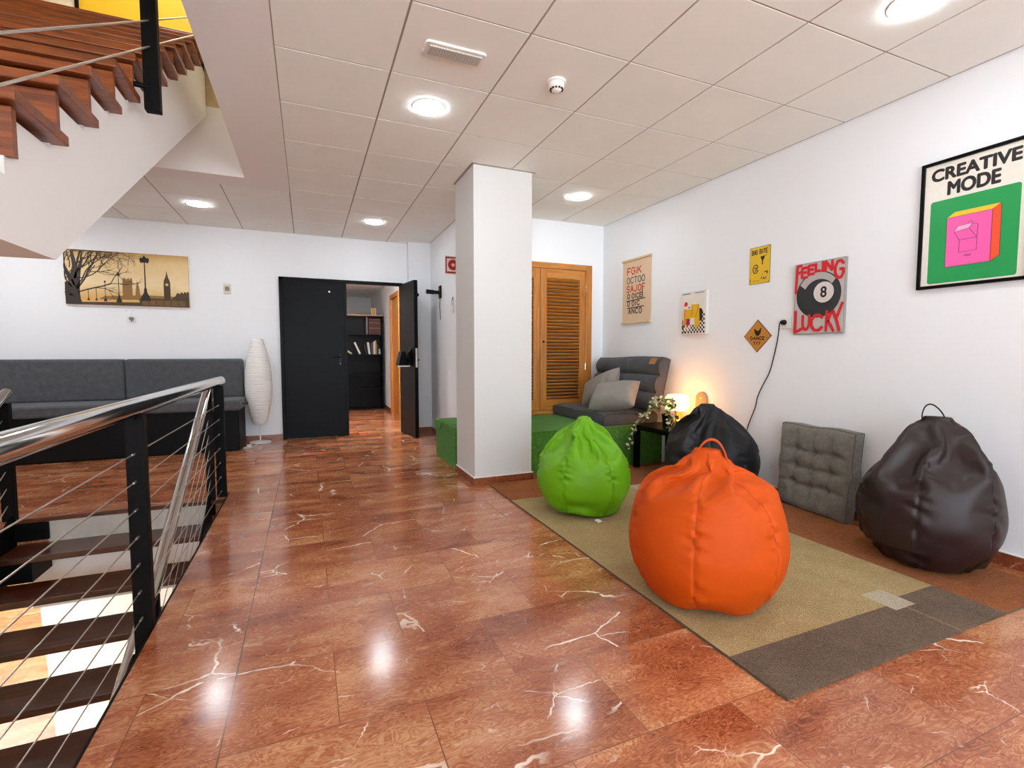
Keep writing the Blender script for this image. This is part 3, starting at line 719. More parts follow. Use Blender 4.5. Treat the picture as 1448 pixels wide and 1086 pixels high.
def typeset(name, text, mp, u0, u1, v0, v1, mat, parent, bold=.0, d=.0012):
    cu = bpy.data.curves.new(name, 'FONT'); cu.body = text
    ob = bpy.data.objects.new(name + '_tmp', cu); COL.objects.link(ob); bpy.context.view_layer.update()
    me = bpy.data.meshes.new_from_object(ob.evaluated_get(bpy.context.evaluated_depsgraph_get()))
    vs = [v.co.copy() for v in me.vertices]; fs = [tuple(p.vertices) for p in me.polygons]
    bpy.data.objects.remove(ob); bpy.data.curves.remove(cu); bpy.data.meshes.remove(me)
    x0, x1 = min(v.x for v in vs), max(v.x for v in vs); y0, y1 = min(v.y for v in vs), max(v.y for v in vs)
    m = MB(); b = bold; u0 += b; u1 -= b; v0 += b; v1 -= b
    for k in range(9 if b else 1):        # heavier weight: overlaid copies shifted by the stroke gain
        du, dv = (0, 0) if k == 8 else (b * math.cos(k * PI / 4), b * math.sin(k * PI / 4))
        m.add([mp(u0 + (v.x - x0) / (x1 - x0) * (u1 - u0) + du, v0 + (v.y - y0) / (y1 - y0) * (v1 - v0) + dv, d + k * .00001) for v in vs], fs)
    return m.build(name, mat, parent, normals=False)

# ------------------------------------------------------------------ large framed poster CREATIVE MODE
fw, fh = .510, .745
f = thing('framed_poster', (XR, -.743, 1.545), 'large black framed poster reading CREATIVE MODE on the right wall', 'poster')
q = rightw(-.488, 1.545)
m = MB()
for b in ((0, .018, 0, fh), (fw - .018, fw, 0, fh)): m.prism([(b[0], b[2]), (b[1], b[2]), (b[1], b[3]), (b[0], b[3])], q, 0, .026)
for b in ((.018, fw - .018, 0, .018), (.018, fw - .018, fh - .018, fh)): m.prism([(b[0], b[2]), (b[1], b[2]), (b[1], b[3]), (b[0], b[3])], q, 0, .026)
m.build('frame', M['black_lack'], f, bevel=.002)
m = MB(); m.prism([(.018, .018), (fw - .018, .018), (fw - .018, fh - .018), (.018, fh - .018)], q, .002, .012); m.build('print', ink('#ece6da'), f)
U = lambda y: -.488 - y
V = lambda z: z - 1.545
Z0 = .012
typeset('lettering', 'CREATIVE', q, U(-.536), U(-.940), V(2.172), V(2.246), ink('#191716'), f, .0042, Z0 + .0008)
typeset('lettering', 'MODE', q, U(-.617), U(-.858), V(2.078), V(2.160), ink('#191716'), f, .0042, Z0 + .0008)
m = MB(); m.prism(rrect(U(-.539), V(1.574), U(-.943), V(2.058), .014), q, Z0, Z0 + .0006); m.build('green_field', ink('#0f9a4e'), f)
def pol(nm, pts, col, d): 
    m = MB(); m.prism([(U(y), V(z)) for y, z in pts], q, Z0, Z0 + d); m.build(nm, ink(col), f)
pol('pink_face', [(-.625, 1.663), (-.830, 1.665), (-.830, 1.946), (-.625, 1.946)], '#f55fae', .0010)
pol('yellow_top', [(-.625, 1.947), (-.830, 1.947), (-.866, 1.972), (-.661, 1.973)], '#f7c52c', .0010)
pol('orange_side', [(-.831, 1.665), (-.869, 1.690), (-.867, 1.971), (-.831, 1.946)], '#f4512b', .0010)
pol('drawn_flap', [(-.662, 1.858), (-.730, 1.868), (-.745, 1.893), (-.677, 1.889)], '#f5b3d6', .0013)
m = MB()
for a, b in (((-.625, 1.663), (-.830, 1.665)), ((-.830, 1.665), (-.830, 1.946)), ((-.830, 1.946), (-.866, 1.972)), ((-.830, 1.665), (-.869, 1.690)), ((-.869, 1.690), (-.867, 1.972)), ((-.625, 1.946), (-.830, 1.946)), ((-.625, 1.663), (-.625, 1.946)),
             ((-.688, 1.737), (-.768, 1.740)), ((-.768, 1.740), (-.768, 1.810)), ((-.768, 1.810), (-.688, 1.808)), ((-.688, 1.808), (-.688, 1.737)), ((-.688, 1.808), (-.662, 1.858)), ((-.662, 1.858), (-.677, 1.889)),
             ((-.677, 1.889), (-.745, 1.893)), ((-.745, 1.893), (-.730, 1.868)), ((-.730, 1.868), (-.662, 1.858)), ((-.730, 1.868), (-.766, 1.812)), ((-.745, 1.893), (-.770, 1.880)), ((-.770, 1.880), (-.768, 1.812)), ((-.728, 1.905), (-.742, 1.907)), ((-.728, 1.905), (-.728, 1.899)), ((-.742, 1.907), (-.742, 1.901)),
             ((-.712, 1.717), (-.722, 1.722)), ((-.722, 1.722), (-.738, 1.722)), ((-.738, 1.722), (-.746, 1.717)), ((-.746, 1.717), (-.733, 1.711)), ((-.733, 1.711), (-.712, 1.717)), ((-.724, 1.716), (-.734, 1.717))):
    stroke(m, q, [(U(a[0]), V(a[1])), (U(b[0]), V(b[1]))], .0016, Z0, Z0 + .0017)
m.build('line_drawing', ink('#3a1424'), f)
m = MB(); m.prism([(.018, .018), (fw - .018, .018), (fw - .018, fh - .018), (.018, fh - .018)], q, .018, .0195); m.build('glass', M['glass'], f)

# ------------------------------------------------------------------ FEELING LUCKY poster
f = thing('wall_poster', (XR, .132, 1.302), 'grey poster with red brush words FEELING LUCKY around a black 8 ball', 'poster')
q = rightw(.321, 1.302); W_, H_ = .379, .530
m = MB(); m.prism([(0, 0), (W_, 0), (W_, H_), (0, H_)], q, 0, .024); m.build('panel_edge', ink('#8d8a86'), f, bevel=.002)
m = MB(); m.prism([(.007, .007), (W_ - .005, .007), (W_ - .005, H_ - .006), (.007, H_ - .006)], q, .024, .0246); m.build('print', ink('#bcb6b4'), f)
Z0 = .0246
red = ink('#cf161d')
m = MB()
def L_(c, u0, v0, u1, v1, w=.021):      # letter in a box given as fractions of the poster
    for s in GL[c]: stroke(m, q, [((u0 + x * (u1 - u0)) * W_, (v0 + y * (v1 - v0)) * H_) for x, y in s], w, Z0, Z0 + .0006)
stroke(m, q, [(.012, .315), (.014, .40), (.022, .513), (.052, .517)], .021, Z0, Z0 + .0006); stroke(m, q, [(.016, .455), (.044, .470)], .018, Z0, Z0 + .0006)
L_('E', .155, .80, .265, .935); L_('E', .29, .835, .40, .955); L_('L', .435, .865, .52, .965); L_('I', .53, .86, .62, .975); L_('N', .63, .85, .755, .975); L_('G', .815, .735, .965, .955)
m1 = MB(); m1.v = [(x - .0030, y, z) for x, y, z in m.v]; m1.f = m.f; m1.mi = m.mi; m1.build('upper_word', red, f)
m = MB(); cu_, cv_, r_ = .186, .288, .167
m.prism(arc(cu_, cv_, r_ + .0022, 0, 360, 64)[:-1], q, Z0, Z0 + .0010); m.build('ball_outline', ink('#0c0c0d'), f)
m = MB(); m.prism(arc(cu_, cv_, r_ - .001, 0, 360, 64)[:-1], q, Z0, Z0 + .0014); m.build('eight_ball', ink('#232326', .4), f)
m = MB(); m.prism(arc(cu_, cv_, r_ * .965, 150, 38, 30) + arc(cu_ + .008, cv_ - .01, r_ * .72, 40, 152, 30), q, Z0, Z0 + .0018); m.build('ball_shine', ink('#b5aeab'), f)
m = MB(); m.prism(arc(.229, .300, .079, 0, 360, 48)[:-1], q, Z0, Z0 + .0022); m.build('number_ring', ink('#141416'), f)
m = MB(); m.prism(arc(.229, .300, .075, 0, 360, 48)[:-1], q, Z0, Z0 + .0026); m.build('number_disc', ink('#d9cfcb'), f)
typeset('number', '8', q, .205, .253, .262, .342, ink('#111113'), f, .0028, Z0 + .0032)
m = MB()
stroke(m, q, [(.016, .175), (.017, .10), (.014, .018), (.048, .030), (.068, .042)], .023, Z0, Z0 + .0036)
L_('U', .20, .07, .335, .265, .022); L_('C', .385, .05, .60, .255, .022)
for pts in ([(.258, .018), (.260, .09), (.262, .160)], [(.268, .086), (.292, .150)], [(.270, .092), (.290, .06), (.312, .016)],
            [(.306, .158), (.328, .100)], [(.370, .212), (.350, .16), (.328, .100)], [(.328, .105), (.345, .05), (.354, .016)]):
    stroke(m, q, pts, .0185, Z0, Z0 + .0036)
m2 = MB(); m2.v = [(x - .0026, y, z) for x, y, z in m.v]; m2.f = m.f; m2.mi = m.mi
m2.build('lower_word', red, f)

# ------------------------------------------------------------------ small framed print with yellow letter shape
f = thing('framed_print', (XR, 1.372, 1.343), 'small white framed print of a yellow block letter over black and white checks', 'poster')
q = rightw(1.532, 1.343); W_, H_ = .321, .414
m = MB(); m.prism([(0, 0), (W_, 0), (W_, H_), (0, H_)], q, 0, .034); m.build('frame', plain('white_frame', '#d9d4ce', .5), f, bevel=.002)
m = MB(); m.prism([(.008, .008), (W_ - .008, .008), (W_ - .008, H_ - .008), (.008, H_ - .008)], q, .034, .0346); m.build('print', ink('#e6dfd6'), f)
Z0 = .0346
def P_(nm, pts, col, d):
    m = MB(); m.prism([(u * W_, v * H_) for u, v in pts], q, Z0, Z0 + d); return m.build(nm, ink(col), f)
P_('dark_bar', [(.03, .945), (.36, .945), (.36, .965), (.03, .965)], '#4c4a50', .0006); P_('dark_bar', [(.55, .945), (.93, .945), (.93, .965), (.55, .965)], '#7f7c80', .0006)
m = MB(); cs = .062
for i in range(15):
    for j in range(11):
        u, v = .03 + i * cs, .03 + j * cs * .78
        if (i + j) % 2 == 0 and (u > .72 and v < .5 or v < .22): m.prism([(u * W_, v * H_), (min(u + cs, .965) * W_, v * H_), (min(u + cs, .965) * W_, (v + cs * .78) * H_), (u * W_, (v + cs * .78) * H_)], q, Z0, Z0 + .0006)
m.build('checks', ink('#141313'), f)
P_('black_shadow', [(.70, .28), (.86, .32), (.87, .55), (.80, .60), (.70, .58)], '#141313', .0008)
P_('orange_edge', [(.10, .22), (.22, .22), (.22, .60), (.10, .60)], '#e98a1e', .0010)
P_('yellow_letter', [(.17, .38), (.17, .58), (.42, .60), (.42, .70), (.74, .69), (.76, .22), (.66, .14), (.56, .16), (.56, .38)], '#e3ae12', .0012)
P_('magenta_block', [(.22, .21), (.36, .21), (.36, .375), (.22, .375)], '#a3184e', .0014)
P_('white_shape', [(.39, .22), (.50, .25), (.52, .35), (.46, .385), (.40, .33)], '#ece6de', .0014)
for pts, w_ in (([(.44 * W_, .69 * H_), (.44 * W_, .42 * H_)], .004), ([(.72 * W_, .68 * H_), (.60 * W_, .40 * H_)], .003), ([(.06 * W_, .34 * H_), (.08 * W_, .14 * H_)], .008), ([(.04 * W_, .20 * H_), (.14 * W_, .06 * H_)], .012)):
    m = MB(); stroke(m, q, pts, w_, Z0, Z0 + .0018); m.build('black_stroke', ink('#141313'), f)
m = MB(); stroke(m, q, [(.14 * W_, .10 * H_), (.22 * W_, .22 * H_)], .012, Z0, Z0 + .0022); stroke(m, q, [(.26 * W_, .10 * H_), (.34 * W_, .22 * H_), (.42 * W_, .10 * H_)], .010, Z0, Z0 + .0022); m.build('white_strokes', ink('#ece6de'), f)
m = MB(); m.prism(arc(.19 * W_, .72 * H_, .022, 0, 360, 24)[:-1], q, Z0, Z0 + .0014); m.prism(arc(.15 * W_, .70 * H_, .014, 0, 360, 18)[:-1], q, Z0, Z0 + .0013); m.build('red_dot', ink('#df2f22'), f)
m = MB(); m.prism(arc(.33 * W_, .62 * H_, .014, 0, 180, 14), q, Z0, Z0 + .0013); m.build('grey_dome', ink('#56545a'), f)

# ------------------------------------------------------------------ hanging scroll
f = thing('hanging_scroll', (XR, 2.30, 1.505), 'beige paper scroll with wooden battens and red, blue and black brush lettering', 'poster')
q = rightw(2.562, 1.505); W_, H_ = .524, .742
m = MB(); m.prism([(.006, .01), (W_ - .006, .01), (W_ - .006, H_ - .01), (.006, H_ - .01)], q, .006, .0085); m.build('paper', plain('beige_paper', '#dcbf9e', .8, nscale=6, nvar=.03), f)
for nm, v in (('batten', H_ - .024), ('batten', 0)):
    m = MB(); m.prism([(0, v), (W_, v), (W_, v + .024), (0, v + .024)], q, .003, .026); m.build(nm, M['batten'], f, bevel=.004)
Z0 = .0085
r1, b1, k1 = ink('#c03a2b'), ink('#4b5a66'), ink('#2b2523')
m = MB(); word(m, q, 'FGiK', .095, .565, .058, .075, .018, .015, Z0, Z0 + .0006); m.build('red_lettering', r1, f)
m = MB(); word(m, q, 'OCTOO', .088, .465, .050, .066, .018, .012, Z0, Z0 + .0006); m.build('blue_lettering', b1, f)
m = MB(); word(m, q, 'SAJOF', .088, .365, .048, .070, .022, .014, Z0, Z0 + .0006); m.build('red_lettering', r1, f)
m = MB(); word(m, q, 'O OICE', .10, .290, .040, .052, .016, .012, Z0, Z0 + .0006); word(m, q, 'O OIC', .10, .205, .040, .052, .020, .012, Z0, Z0 + .0006); word(m, q, 'ANCO', .12, .115, .044, .056, .022, .013, Z0, Z0 + .0006)
stroke(m, q, [(.085, .262), (.42, .276)], .012, Z0, Z0 + .0006); stroke(m, q, [(.10, .180), (.40, .186)], .012, Z0, Z0 + .0006); stroke(m, q, [(.375, .29), (.372, .38)], .014, Z0, Z0 + .0006)
m.build('black_lettering', k1, f)

# ------------------------------------------------------------------ yellow tin sign, orange diamond sign
f = thing('tin_sign', (XR, .662, 1.737), 'small yellow upright tin sign with black drawings and lettering', 'sign')
q = rightw(.761, 1.737); W_, H_ = .199, .306
m = MB(); m.prism(rrect(0, 0, W_, H_, .006), q, .002, .0045); m.build('edge', ink('#7a651c'), f)
m = MB(); m.prism(rrect(.003, .003, W_ - .003, H_ - .003, .005), q, .0045, .0049); m.build('face', ink('#e2b911', .4), f)
Z0 = .0049; blk = ink('#1c1a12')
m = MB(); word(m, q, 'BIG', .022, .245, .017, .034, .006, .0075, Z0, Z0 + .0005); word(m, q, 'BITE', .098, .247, .016, .034, .007, .0075, Z0, Z0 + .0005); m.build('lettering', blk, f)
m = MB()
m.prism([(.105, .222), (.150, .226), (.140, .200), (.132, .188), (.122, .186), (.112, .206)], q, Z0, Z0 + .0005); stroke(m, q, [(.126, .19), (.125, .158)], .010, Z0, Z0 + .0006); stroke(m, q, [(.152, .224), (.166, .228)], .005, Z0, Z0 + .0005)
o_ = arc(.062, .125, .026, 20, 340, 16, .034)
stroke(m, q, o_, .008, Z0, Z0 + .0005); stroke(m, q, [(.05, .13), (.075, .135), (.07, .112), (.055, .112)], .009, Z0, Z0 + .0006)
stroke(m, q, [(.15, .092), (.176, .094), (.172, .076)], .009, Z0, Z0 + .0005); stroke(m, q, [(.128, .074), (.132, .076)], .006, Z0, Z0 + .0005)
stroke(m, q, [(.116, .04), (.126, .055)], .007, Z0, Z0 + .0005); stroke(m, q, [(.136, .034), (.144, .05), (.150, .034)], .007, Z0, Z0 + .0005); stroke(m, q, [(.160, .034), (.166, .052)], .007, Z0, Z0 + .0005)
stroke(m, q, [(.035, .028), (.10, .026)], .003, Z0, Z0 + .0005); stroke(m, q, [(.012, .045), (.014, .025)], .006, Z0, Z0 + .0005)
m.build('drawings', blk, f)
m = MB()
for u, v in ((.012, .012), (W_ - .012, .012), (.012, H_ - .012), (W_ - .012, H_ - .012)): m.prism(arc(u, v, .004, 0, 360, 10)[:-1], q, Z0, Z0 + .002)
m.build('nail_heads', M['grey_pl'], f)
f = thing('diamond_sign', (XR, .662, 1.169), 'orange diamond-shaped warning sign with black border on the right wall', 'sign')
q = rightw(.662, 1.304); R_ = .136
def dia(r): return [(r, 0), (0, r), (-r, 0), (0, -r)]
m = MB(); m.prism(dia(R_), q, .002, .005); m.build('border', blk, f)
m = MB(); m.prism(dia(R_ - .007), q, .005, .0054); m.build('face', ink('#c6812b', .45), f)
Z0 = .0054
m = MB(); word(m, q, 'DANCE', -.066, -.032, .019, .026, .010, .007, Z0, Z0 + .0005); word(m, q, 'YYY', -.036, -.074, .016, .026, .010, .006, Z0, Z0 + .0005)
for u in (-.096, .09): stroke(m, q, [(u, -.018), (u + .008, -.018)], .006, Z0, Z0 + .0005)
m.build('lettering', blk, f)
m = MB(); m.prism([(-.034, .056), (-.022, .060), (-.012, .046), (.010, .042), (.026, .062), (.038, .068), (.034, .046), (.030, .022), (.016, .004), (0, 0), (-.016, .008), (-.026, .028)], q, Z0, Z0 + .0006); m.build('bird_symbol', blk, f)
# ------------------------------------------------------------------ socket with plug and flex
f = thing('wall_socket', (XR, .402, 1.354), 'white wall socket with black plug and hanging cable beside the 8 ball poster', 'socket')
q = rightw(.447, 1.354)
m = MB(); m.prism(rrect(0, 0, .088, .088, .006), q, 0, .011); m.build('plate', M['white_pl'], f, bevel=.003)
m = MB(); m.lathe([(0, 0), (.021, 0), (.021, .018), (.014, .034), (0, .036)], (XR - .011, .410, 1.402), 18, lambda p: Vector((-p.z, p.x, p.y))); m.build('plug', M['black_plastic'], f, smooth=40)
m = MB(); pts = [(XR - .04, .413, 1.402), (XR - .045, .425, 1.395), (XR - .03, .44, 1.36), (XR - .010, .47, 1.25), (XR - .008, .50, 1.12), (XR - .008, .535, 1.0), (XR - .008, .60, .88), (XR - .008, .64, .79), (XR - .008, .66, .70), (XR - .008, .72, .55), (XR - .008, .80, .30), (XR - .02, .95, .06)]
def smooth_path(pts, n=6):
    P = [Vector(p) for p in pts]; P = [P[0] * 2 - P[1]] + P + [P[-1] * 2 - P[-2]]; out = []
    for i in range(1, len(P) - 2):
        for k in range(n):
            t = k / n; a, b, c, d = P[i - 1], P[i], P[i + 1], P[i + 2]
            out.append(.5 * ((2 * b) + (c - a) * t + (2 * a - 5 * b + 4 * c - d) * t * t + (3 * b - a - 3 * c + d) * t ** 3))
    return out + [P[-2]]
m.tube(smooth_path(pts), .004, 8); m.build('cable', M['black_plastic'], f, smooth=60)

# ------------------------------------------------------------------ long sepia canvas on the far wall
f = thing('canvas_print', (-1.22, YF, 1.73), 'long sepia canvas of bare tree, street lamps and a clock tower', 'picture')
q = farw(-1.823, 1.730); W_, H_ = 1.206, .628
t = NT('sepia_sky'); p = t.obj(); sx = t.new('ShaderNodeSeparateXYZ'); t.link(p, sx.inputs[0])
fz = t.math('ADD', t.math('DIVIDE', sx.outputs[2], H_), t.math('MULTIPLY', t.math('SUBTRACT', t.noise(p, 3, 3), .5), .25))
c_ = t.ramp(fz, [(.12, hexc('#deaf62')), (.4, hexc('#f3dcae')), (.8, hexc('#ecce94')), (1, hexc('#c79c55'))])
M['sepia'] = t.set(col=t.mix(t.math('MULTIPLY', t.noise(p, 14, 4), .2), c_, hexc('#9d7233')), rough=.6)
m = MB(); m.prism([(0, 0), (W_, 0), (W_, H_), (0, H_)], q, .002, .03); m.build('canvas', M['sepia'], f)
Z0 = .03; dk, md, lt = ink('#1d1610'), ink('#4a361d'), ink('#8f6a35')
def PF(m, pts, d): m.prism([(u * W_, v * H_) for u, v in pts], q, Z0, Z0 + d)
m = MB()
PF(m, [(.25, .10), (1, .10), (1, .16), (.92, .20), (.62, .21), (.48, .19), (.30, .17)], .0005)
PF(m, [(.445, .15), (.525, .15), (.525, .50), (.515, .54), (.508, .49), (.495, .53), (.480, .49), (.465, .53), (.455, .50), (.447, .53)], .0006)
PF(m, [(.545, .15), (.59, .15), (.582, .33), (.566, .48), (.553, .33)], .0006)
m.build('far_buildings', lt, f)
m = MB(); PF(m, [(.785, .14), (.842, .14), (.842, .45), (.836, .52), (.826, .56), (.820, .62), (.814, .70), (.808, .62), (.800, .56), (.790, .52), (.785, .45)], .0008)
PF(m, [(.855, .10), (1, .10), (1, .30), (.985, .31), (.98, .28), (.96, .31), (.955, .27), (.93, .30), (.925, .26), (.90, .28), (.88, .21), (.855, .17)], .0008); m.build('clock_tower_and_roofs', md, f)
m = MB(); m.prism(arc(.813 * W_, .43 * H_, .016, 0, 360, 20)[:-1], q, Z0, Z0 + .0012); m.build('clock_face', ink('#d9b878'), f)
m = MB(); PF(m, [(.0, 0), (1, 0), (1, .15), (.58, .155), (.58, .07), (.10, .045), (0, .06)], .0010); m.build('parapet', md, f)
m = MB()
for k in range(6): PF(m, [(.60 + k * .062, .02), (.654 + k * .062, .02), (.654 + k * .062, .12), (.60 + k * .062, .12)], .0013)
m.build('parapet_panels', ink('#70522a'), f)
m = MB(); PF(m, [(.24, .055), (.57, .085), (.57, .115), (.24, .10)], .0012); m.build('lit_path', ink('#dca95a'), f)
m = MB()
def lamp(u, top, base, w):
    PF(m, [(u - .0022, base), (u + .0022, base), (u + .0022, top - .02), (u - .0022, top - .02)], .0015)
    PF(m, [(u - w * 1.0, base), (u + w * 1.0, base), (u + w * .85, base + .08 * w / .04), (u + w * .35, base + .16 * w / .04), (u + w * .28, base + .22 * w / .04), (u + w * .14, base + .26 * w / .04), (u + w * .10, top - .14), (u - w * .10, top - .14), (u - w * .14, base + .26 * w / .04), (u - w * .28, base + .22 * w / .04), (u - w * .35, base + .16 * w / .04), (u - w * .85, base + .08 * w / .04)], .0016)
lamp(.632, .97, .10, .040); lamp(.415, .62, .06, .023); lamp(.307, .45, .07, .014); lamp(.236, .34, .08, .010); lamp(.175, .30, .08, .010)
for u, tp, w in ((.632, .97, .036), (.415, .63, .019), (.307, .46, .011), (.236, .34, .007), (.175, .30, .007)):
    k = w / .036
    PF(m, [(u - .45 * w, tp - .14 * k), (u + .45 * w, tp - .14 * k), (u + .8 * w, tp - .07 * k), (u + .25 * w, tp - .03 * k), (u, tp), (u - .25 * w, tp - .03 * k), (u - .8 * w, tp - .07 * k)], .0016)
    if w > .03:
        for sgn in (-1, 1): PF(m, [(u + sgn * .02, tp - .16), (u + sgn * .036, tp - .13), (u + sgn * .04, tp - .07), (u + sgn * .03, tp - .04), (u + sgn * .022, tp - .07), (u + sgn * .02, tp - .12)], .0016)
m.build('lamp_posts', dk, f)
m = MB()
PF(m, [(0, 0), (.13, 0), (.115, .10), (.11, .24), (.115, .40), (.125, .62), (.15, .86), (.13, .86), (.10, .66), (.09, .80), (.07, .98), (.05, .98), (.062, .70), (.045, .55), (.0, .74), (0, .62), (.03, .42), (.0, .40)], .0018)
rnd = random.Random(5)
def branch(a, ang, ln, w, dep):
    pts = [Vector(a)]; an = ang
    for k in range(4): an += rnd.uniform(-.28, .28); pts.append(pts[-1] + Vector((math.cos(an), math.sin(an))) * ln / 4)
    pts = [Vector((min(max(p.x, .004), W_ - .02), min(max(p.y, .01), H_ - .006))) for p in pts]
    stroke(m, q, [tuple(p) for p in pts], w, Z0, Z0 + .0018)
    if dep:
        for k in range(3): branch(pts[rnd.choice((2, 3, 4))], an + rnd.uniform(-.9, .9), ln * rnd.uniform(.5, .75), max(w * .55, .0022), dep - 1)
for a, ang, ln, w in (((.09, .22), 1.9, .30, .018), ((.10, .30), 1.2, .32, .018), ((.11, .18), .75, .30, .016), ((.115, .14), .55, .33, .014), ((.06, .2), 2.3, .2, .014), ((.10, .36), 1.0, .30, .014), ((.09, .3), 1.55, .28, .014), ((.10, .2), .9, .42, .012), ((.05, .34), 2.2, .25, .010), ((.05, .42), 1.7, .25, .010), ((.13, .40), .9, .35, .010), ((.06, .1), 2.6, .12, .02), ((.12, .3), .25, .3, .010), ((.03, .5), 1.2, .2, .008)):
    branch(a, ang, ln, w, 3)
m.build('bare_tree', ink('#31231a'), f)
# ------------------------------------------------------------------ cushions helper
def padded(mp, W, Hh, D, f, n=36, edge=.5):
    """box cushion: front face d = D + f(u,v), flat back, sides bulging a little"""
    m = MB(); g = []
    us = [W * i / n for i in range(n + 1)]; vs = [Hh * i / n for i in range(n + 1)]
    for j in range(n + 1):
        for i in range(n + 1): g.append(mp(us[i], vs[j], D + f(us[i], vs[j])))
    fs = [(j * (n + 1) + i, j * (n + 1) + i + 1, (j + 1) * (n + 1) + i + 1, (j + 1) * (n + 1) + i) for j in range(n) for i in range(n)]
    m.add(g, fs)
    ring = [(us[i], 0) for i in range(n)] + [(W, vs[j]) for j in range(n)] + [(us[n - i], Hh) for i in range(n)] + [(0, vs[n - j]) for j in range(n)]
    rows = []
    for k, t in enumerate((0, .25, .5, .75, 1)):
        b = .008 * math.sin(PI * t); row = []
        for u, v in ring:
            du = (-b if u == 0 else b if u == W else 0); dv = (-b if v == 0 else b if v == Hh else 0)
            row.append(mp(u + du, v + dv, D * (1 - t) + (f(u, v) if t == 0 else 0)))
        rows.append(row)
    L = len(ring); allv = [p for r in rows for p in r]
    fs = [(k * L + i, k * L + (i + 1) % L, (k + 1) * L + (i + 1) % L, (k + 1) * L + i) for k in range(4) for i in range(L)]
    fs.append(tuple(range(4 * L, 5 * L))); m.add(allv, fs)
    return m, ring
def piping(mp, ring, D, f, r=.004):
    m = MB(); m.tube([mp(u, v, D + f(u, v)) for u, v in ring + ring[:1]], r, 6, cap=False); return m
def gro(x, w): return math.exp(-(x / w) ** 2)

# ------------------------------------------------------------------ bench sofa by the far wall
s = thing('bench_sofa', (-1.3, 4.55, 0), 'long charcoal upholstered bench sofa with black base along the far wall', 'sofa')
m = MB(); m.box(-2.62, -.045, 4.26, 4.89, .0, .49); m.build('base', M['sofa_base'], s, bevel=.012, seg=3)
for a, b in ((-2.62, -1.272), (-1.268, -.02)):
    m = MB(); m.box(a, b, 4.175, 4.74, .488, .612); m.build('seat_cushion', M['sofa'], s, smooth=60, bevel=.028, seg=4)
    m = MB(); m.box(a, b - (.02 if b > -.1 else 0), 4.735, 4.895, .60, 1.092); m.build('back_cushion', M['sofa'], s, smooth=60, bevel=.035, seg=4)
m = MB(); m.tube([(-.02, 4.36, .555), (.03, 4.36, .555)], .006, 8); m.tube([(.028, 4.36, .556), (.042, 4.36, .556)], .014, 10); m.build('side_knob', M['black_plastic'], s, smooth=50)
a = thing('power_adapter', (.02, 4.47, 0), 'small white power adapter and cord on the floor beside the bench', 'power adapter')
m = MB(); m.box(.005, .055, 4.44, 4.50, .001, .03); m.build('adapter_block', M['white_pl'], a, bevel=.008, seg=3)
m = MB(); m.tube(smooth_path([(.03, 4.45, .012), (-.01, 4.40, .006), (-.03, 4.38, .006), (.0, 4.36, .006), (.06, 4.40, .006), (.12, 4.60, .006), (.16, 4.74, .008)]), .004, 6); m.build('cord', M['white_pl'], a, smooth=60)
# paper floor lamp
l = thing('floor_lamp', (.135, 4.735, 0), 'tall white ribbed paper floor lamp between bench and black door', 'lamp')
c0 = (.135, 4.735, 0)
m = MB(); m.lathe([(0, 0.001), (.128, .001), (.131, .008), (.124, .017), (.02, .024), (0, .024)], c0, 40); m.build('base', plain('white_enamel', '#e9e7e4', .35), l, smooth=40)
m = MB(); m.lathe([(.008, .02), (.008, .262), (.0, .262)], c0, 14); m.lathe([(.06, .244), (.062, .256), (.0, .258)], c0, 24); m.build('stem', M['white_pl'], l, smooth=40)
pr = [(.045, .245), (.073, .25)]
for k in range(41):
    z = .25 + 1.10 * k / 40; u = (z - .25) / 1.10
    r = .073 + .092 * math.sin(PI * min(1, u * 1.0) ** .92) ** .9 - .010 * u
    pr.append((r + .0022 * math.sin(k * 2.6), z))
pr += [(.060, 1.352), (.045, 1.345)]
m = MB(); m.lathe(pr, c0, 48); m.build('paper_shade', M['paper_lamp'], l, smooth=70)

# ------------------------------------------------------------------ green platform
p = thing('turf_platform', (3.1, 2.4, 0), 'low platform covered in green artificial grass around the pillar', 'platform')
ZP = .42
m = MB()
# L-shaped block behind and beside the pillar
pts = [(PX0 + .004, PY1 + .06), (PX1 + .02, PY1 + .06), (PX1 + .02, 1.82), (XR - .002, 1.82), (XR - .002, YB - .002), (XS - .002, YB - .002), (XS - .002, 3.09), (PX0 + .004, 3.09)]
m.prism(pts, lambda u, v, d: (u, v, d), .002, ZP - .012); m.build('sides', M['turf'], p, bevel=.008)
pt2 = [(PX0 - .008, PY1 + .05), (PX1 + .015, PY1 + .05), (PX1 + .015, 1.808), (XR - .002, 1.808), (XR - .002, YB - .002), (XS - .002, YB - .002), (XS - .002, 3.10), (PX0 - .008, 3.10)]
m = MB(); m.prism(pt2, lambda u, v, d: (u, v, d), ZP - .014, ZP); m.build('top_sheet', M['turf'], p, bevel=.006)
m = MB(); m.prism([(3.10, ZP - .10), (3.10, ZP - .008), (2.80, ZP - .008), (2.84, ZP - .05), (2.93, ZP - .11), (3.02, ZP - .13)], lambda u, v, d: (PX0 - .002 - d, u, v), 0, .007); m.build('folded_flap', M['turf'], p)

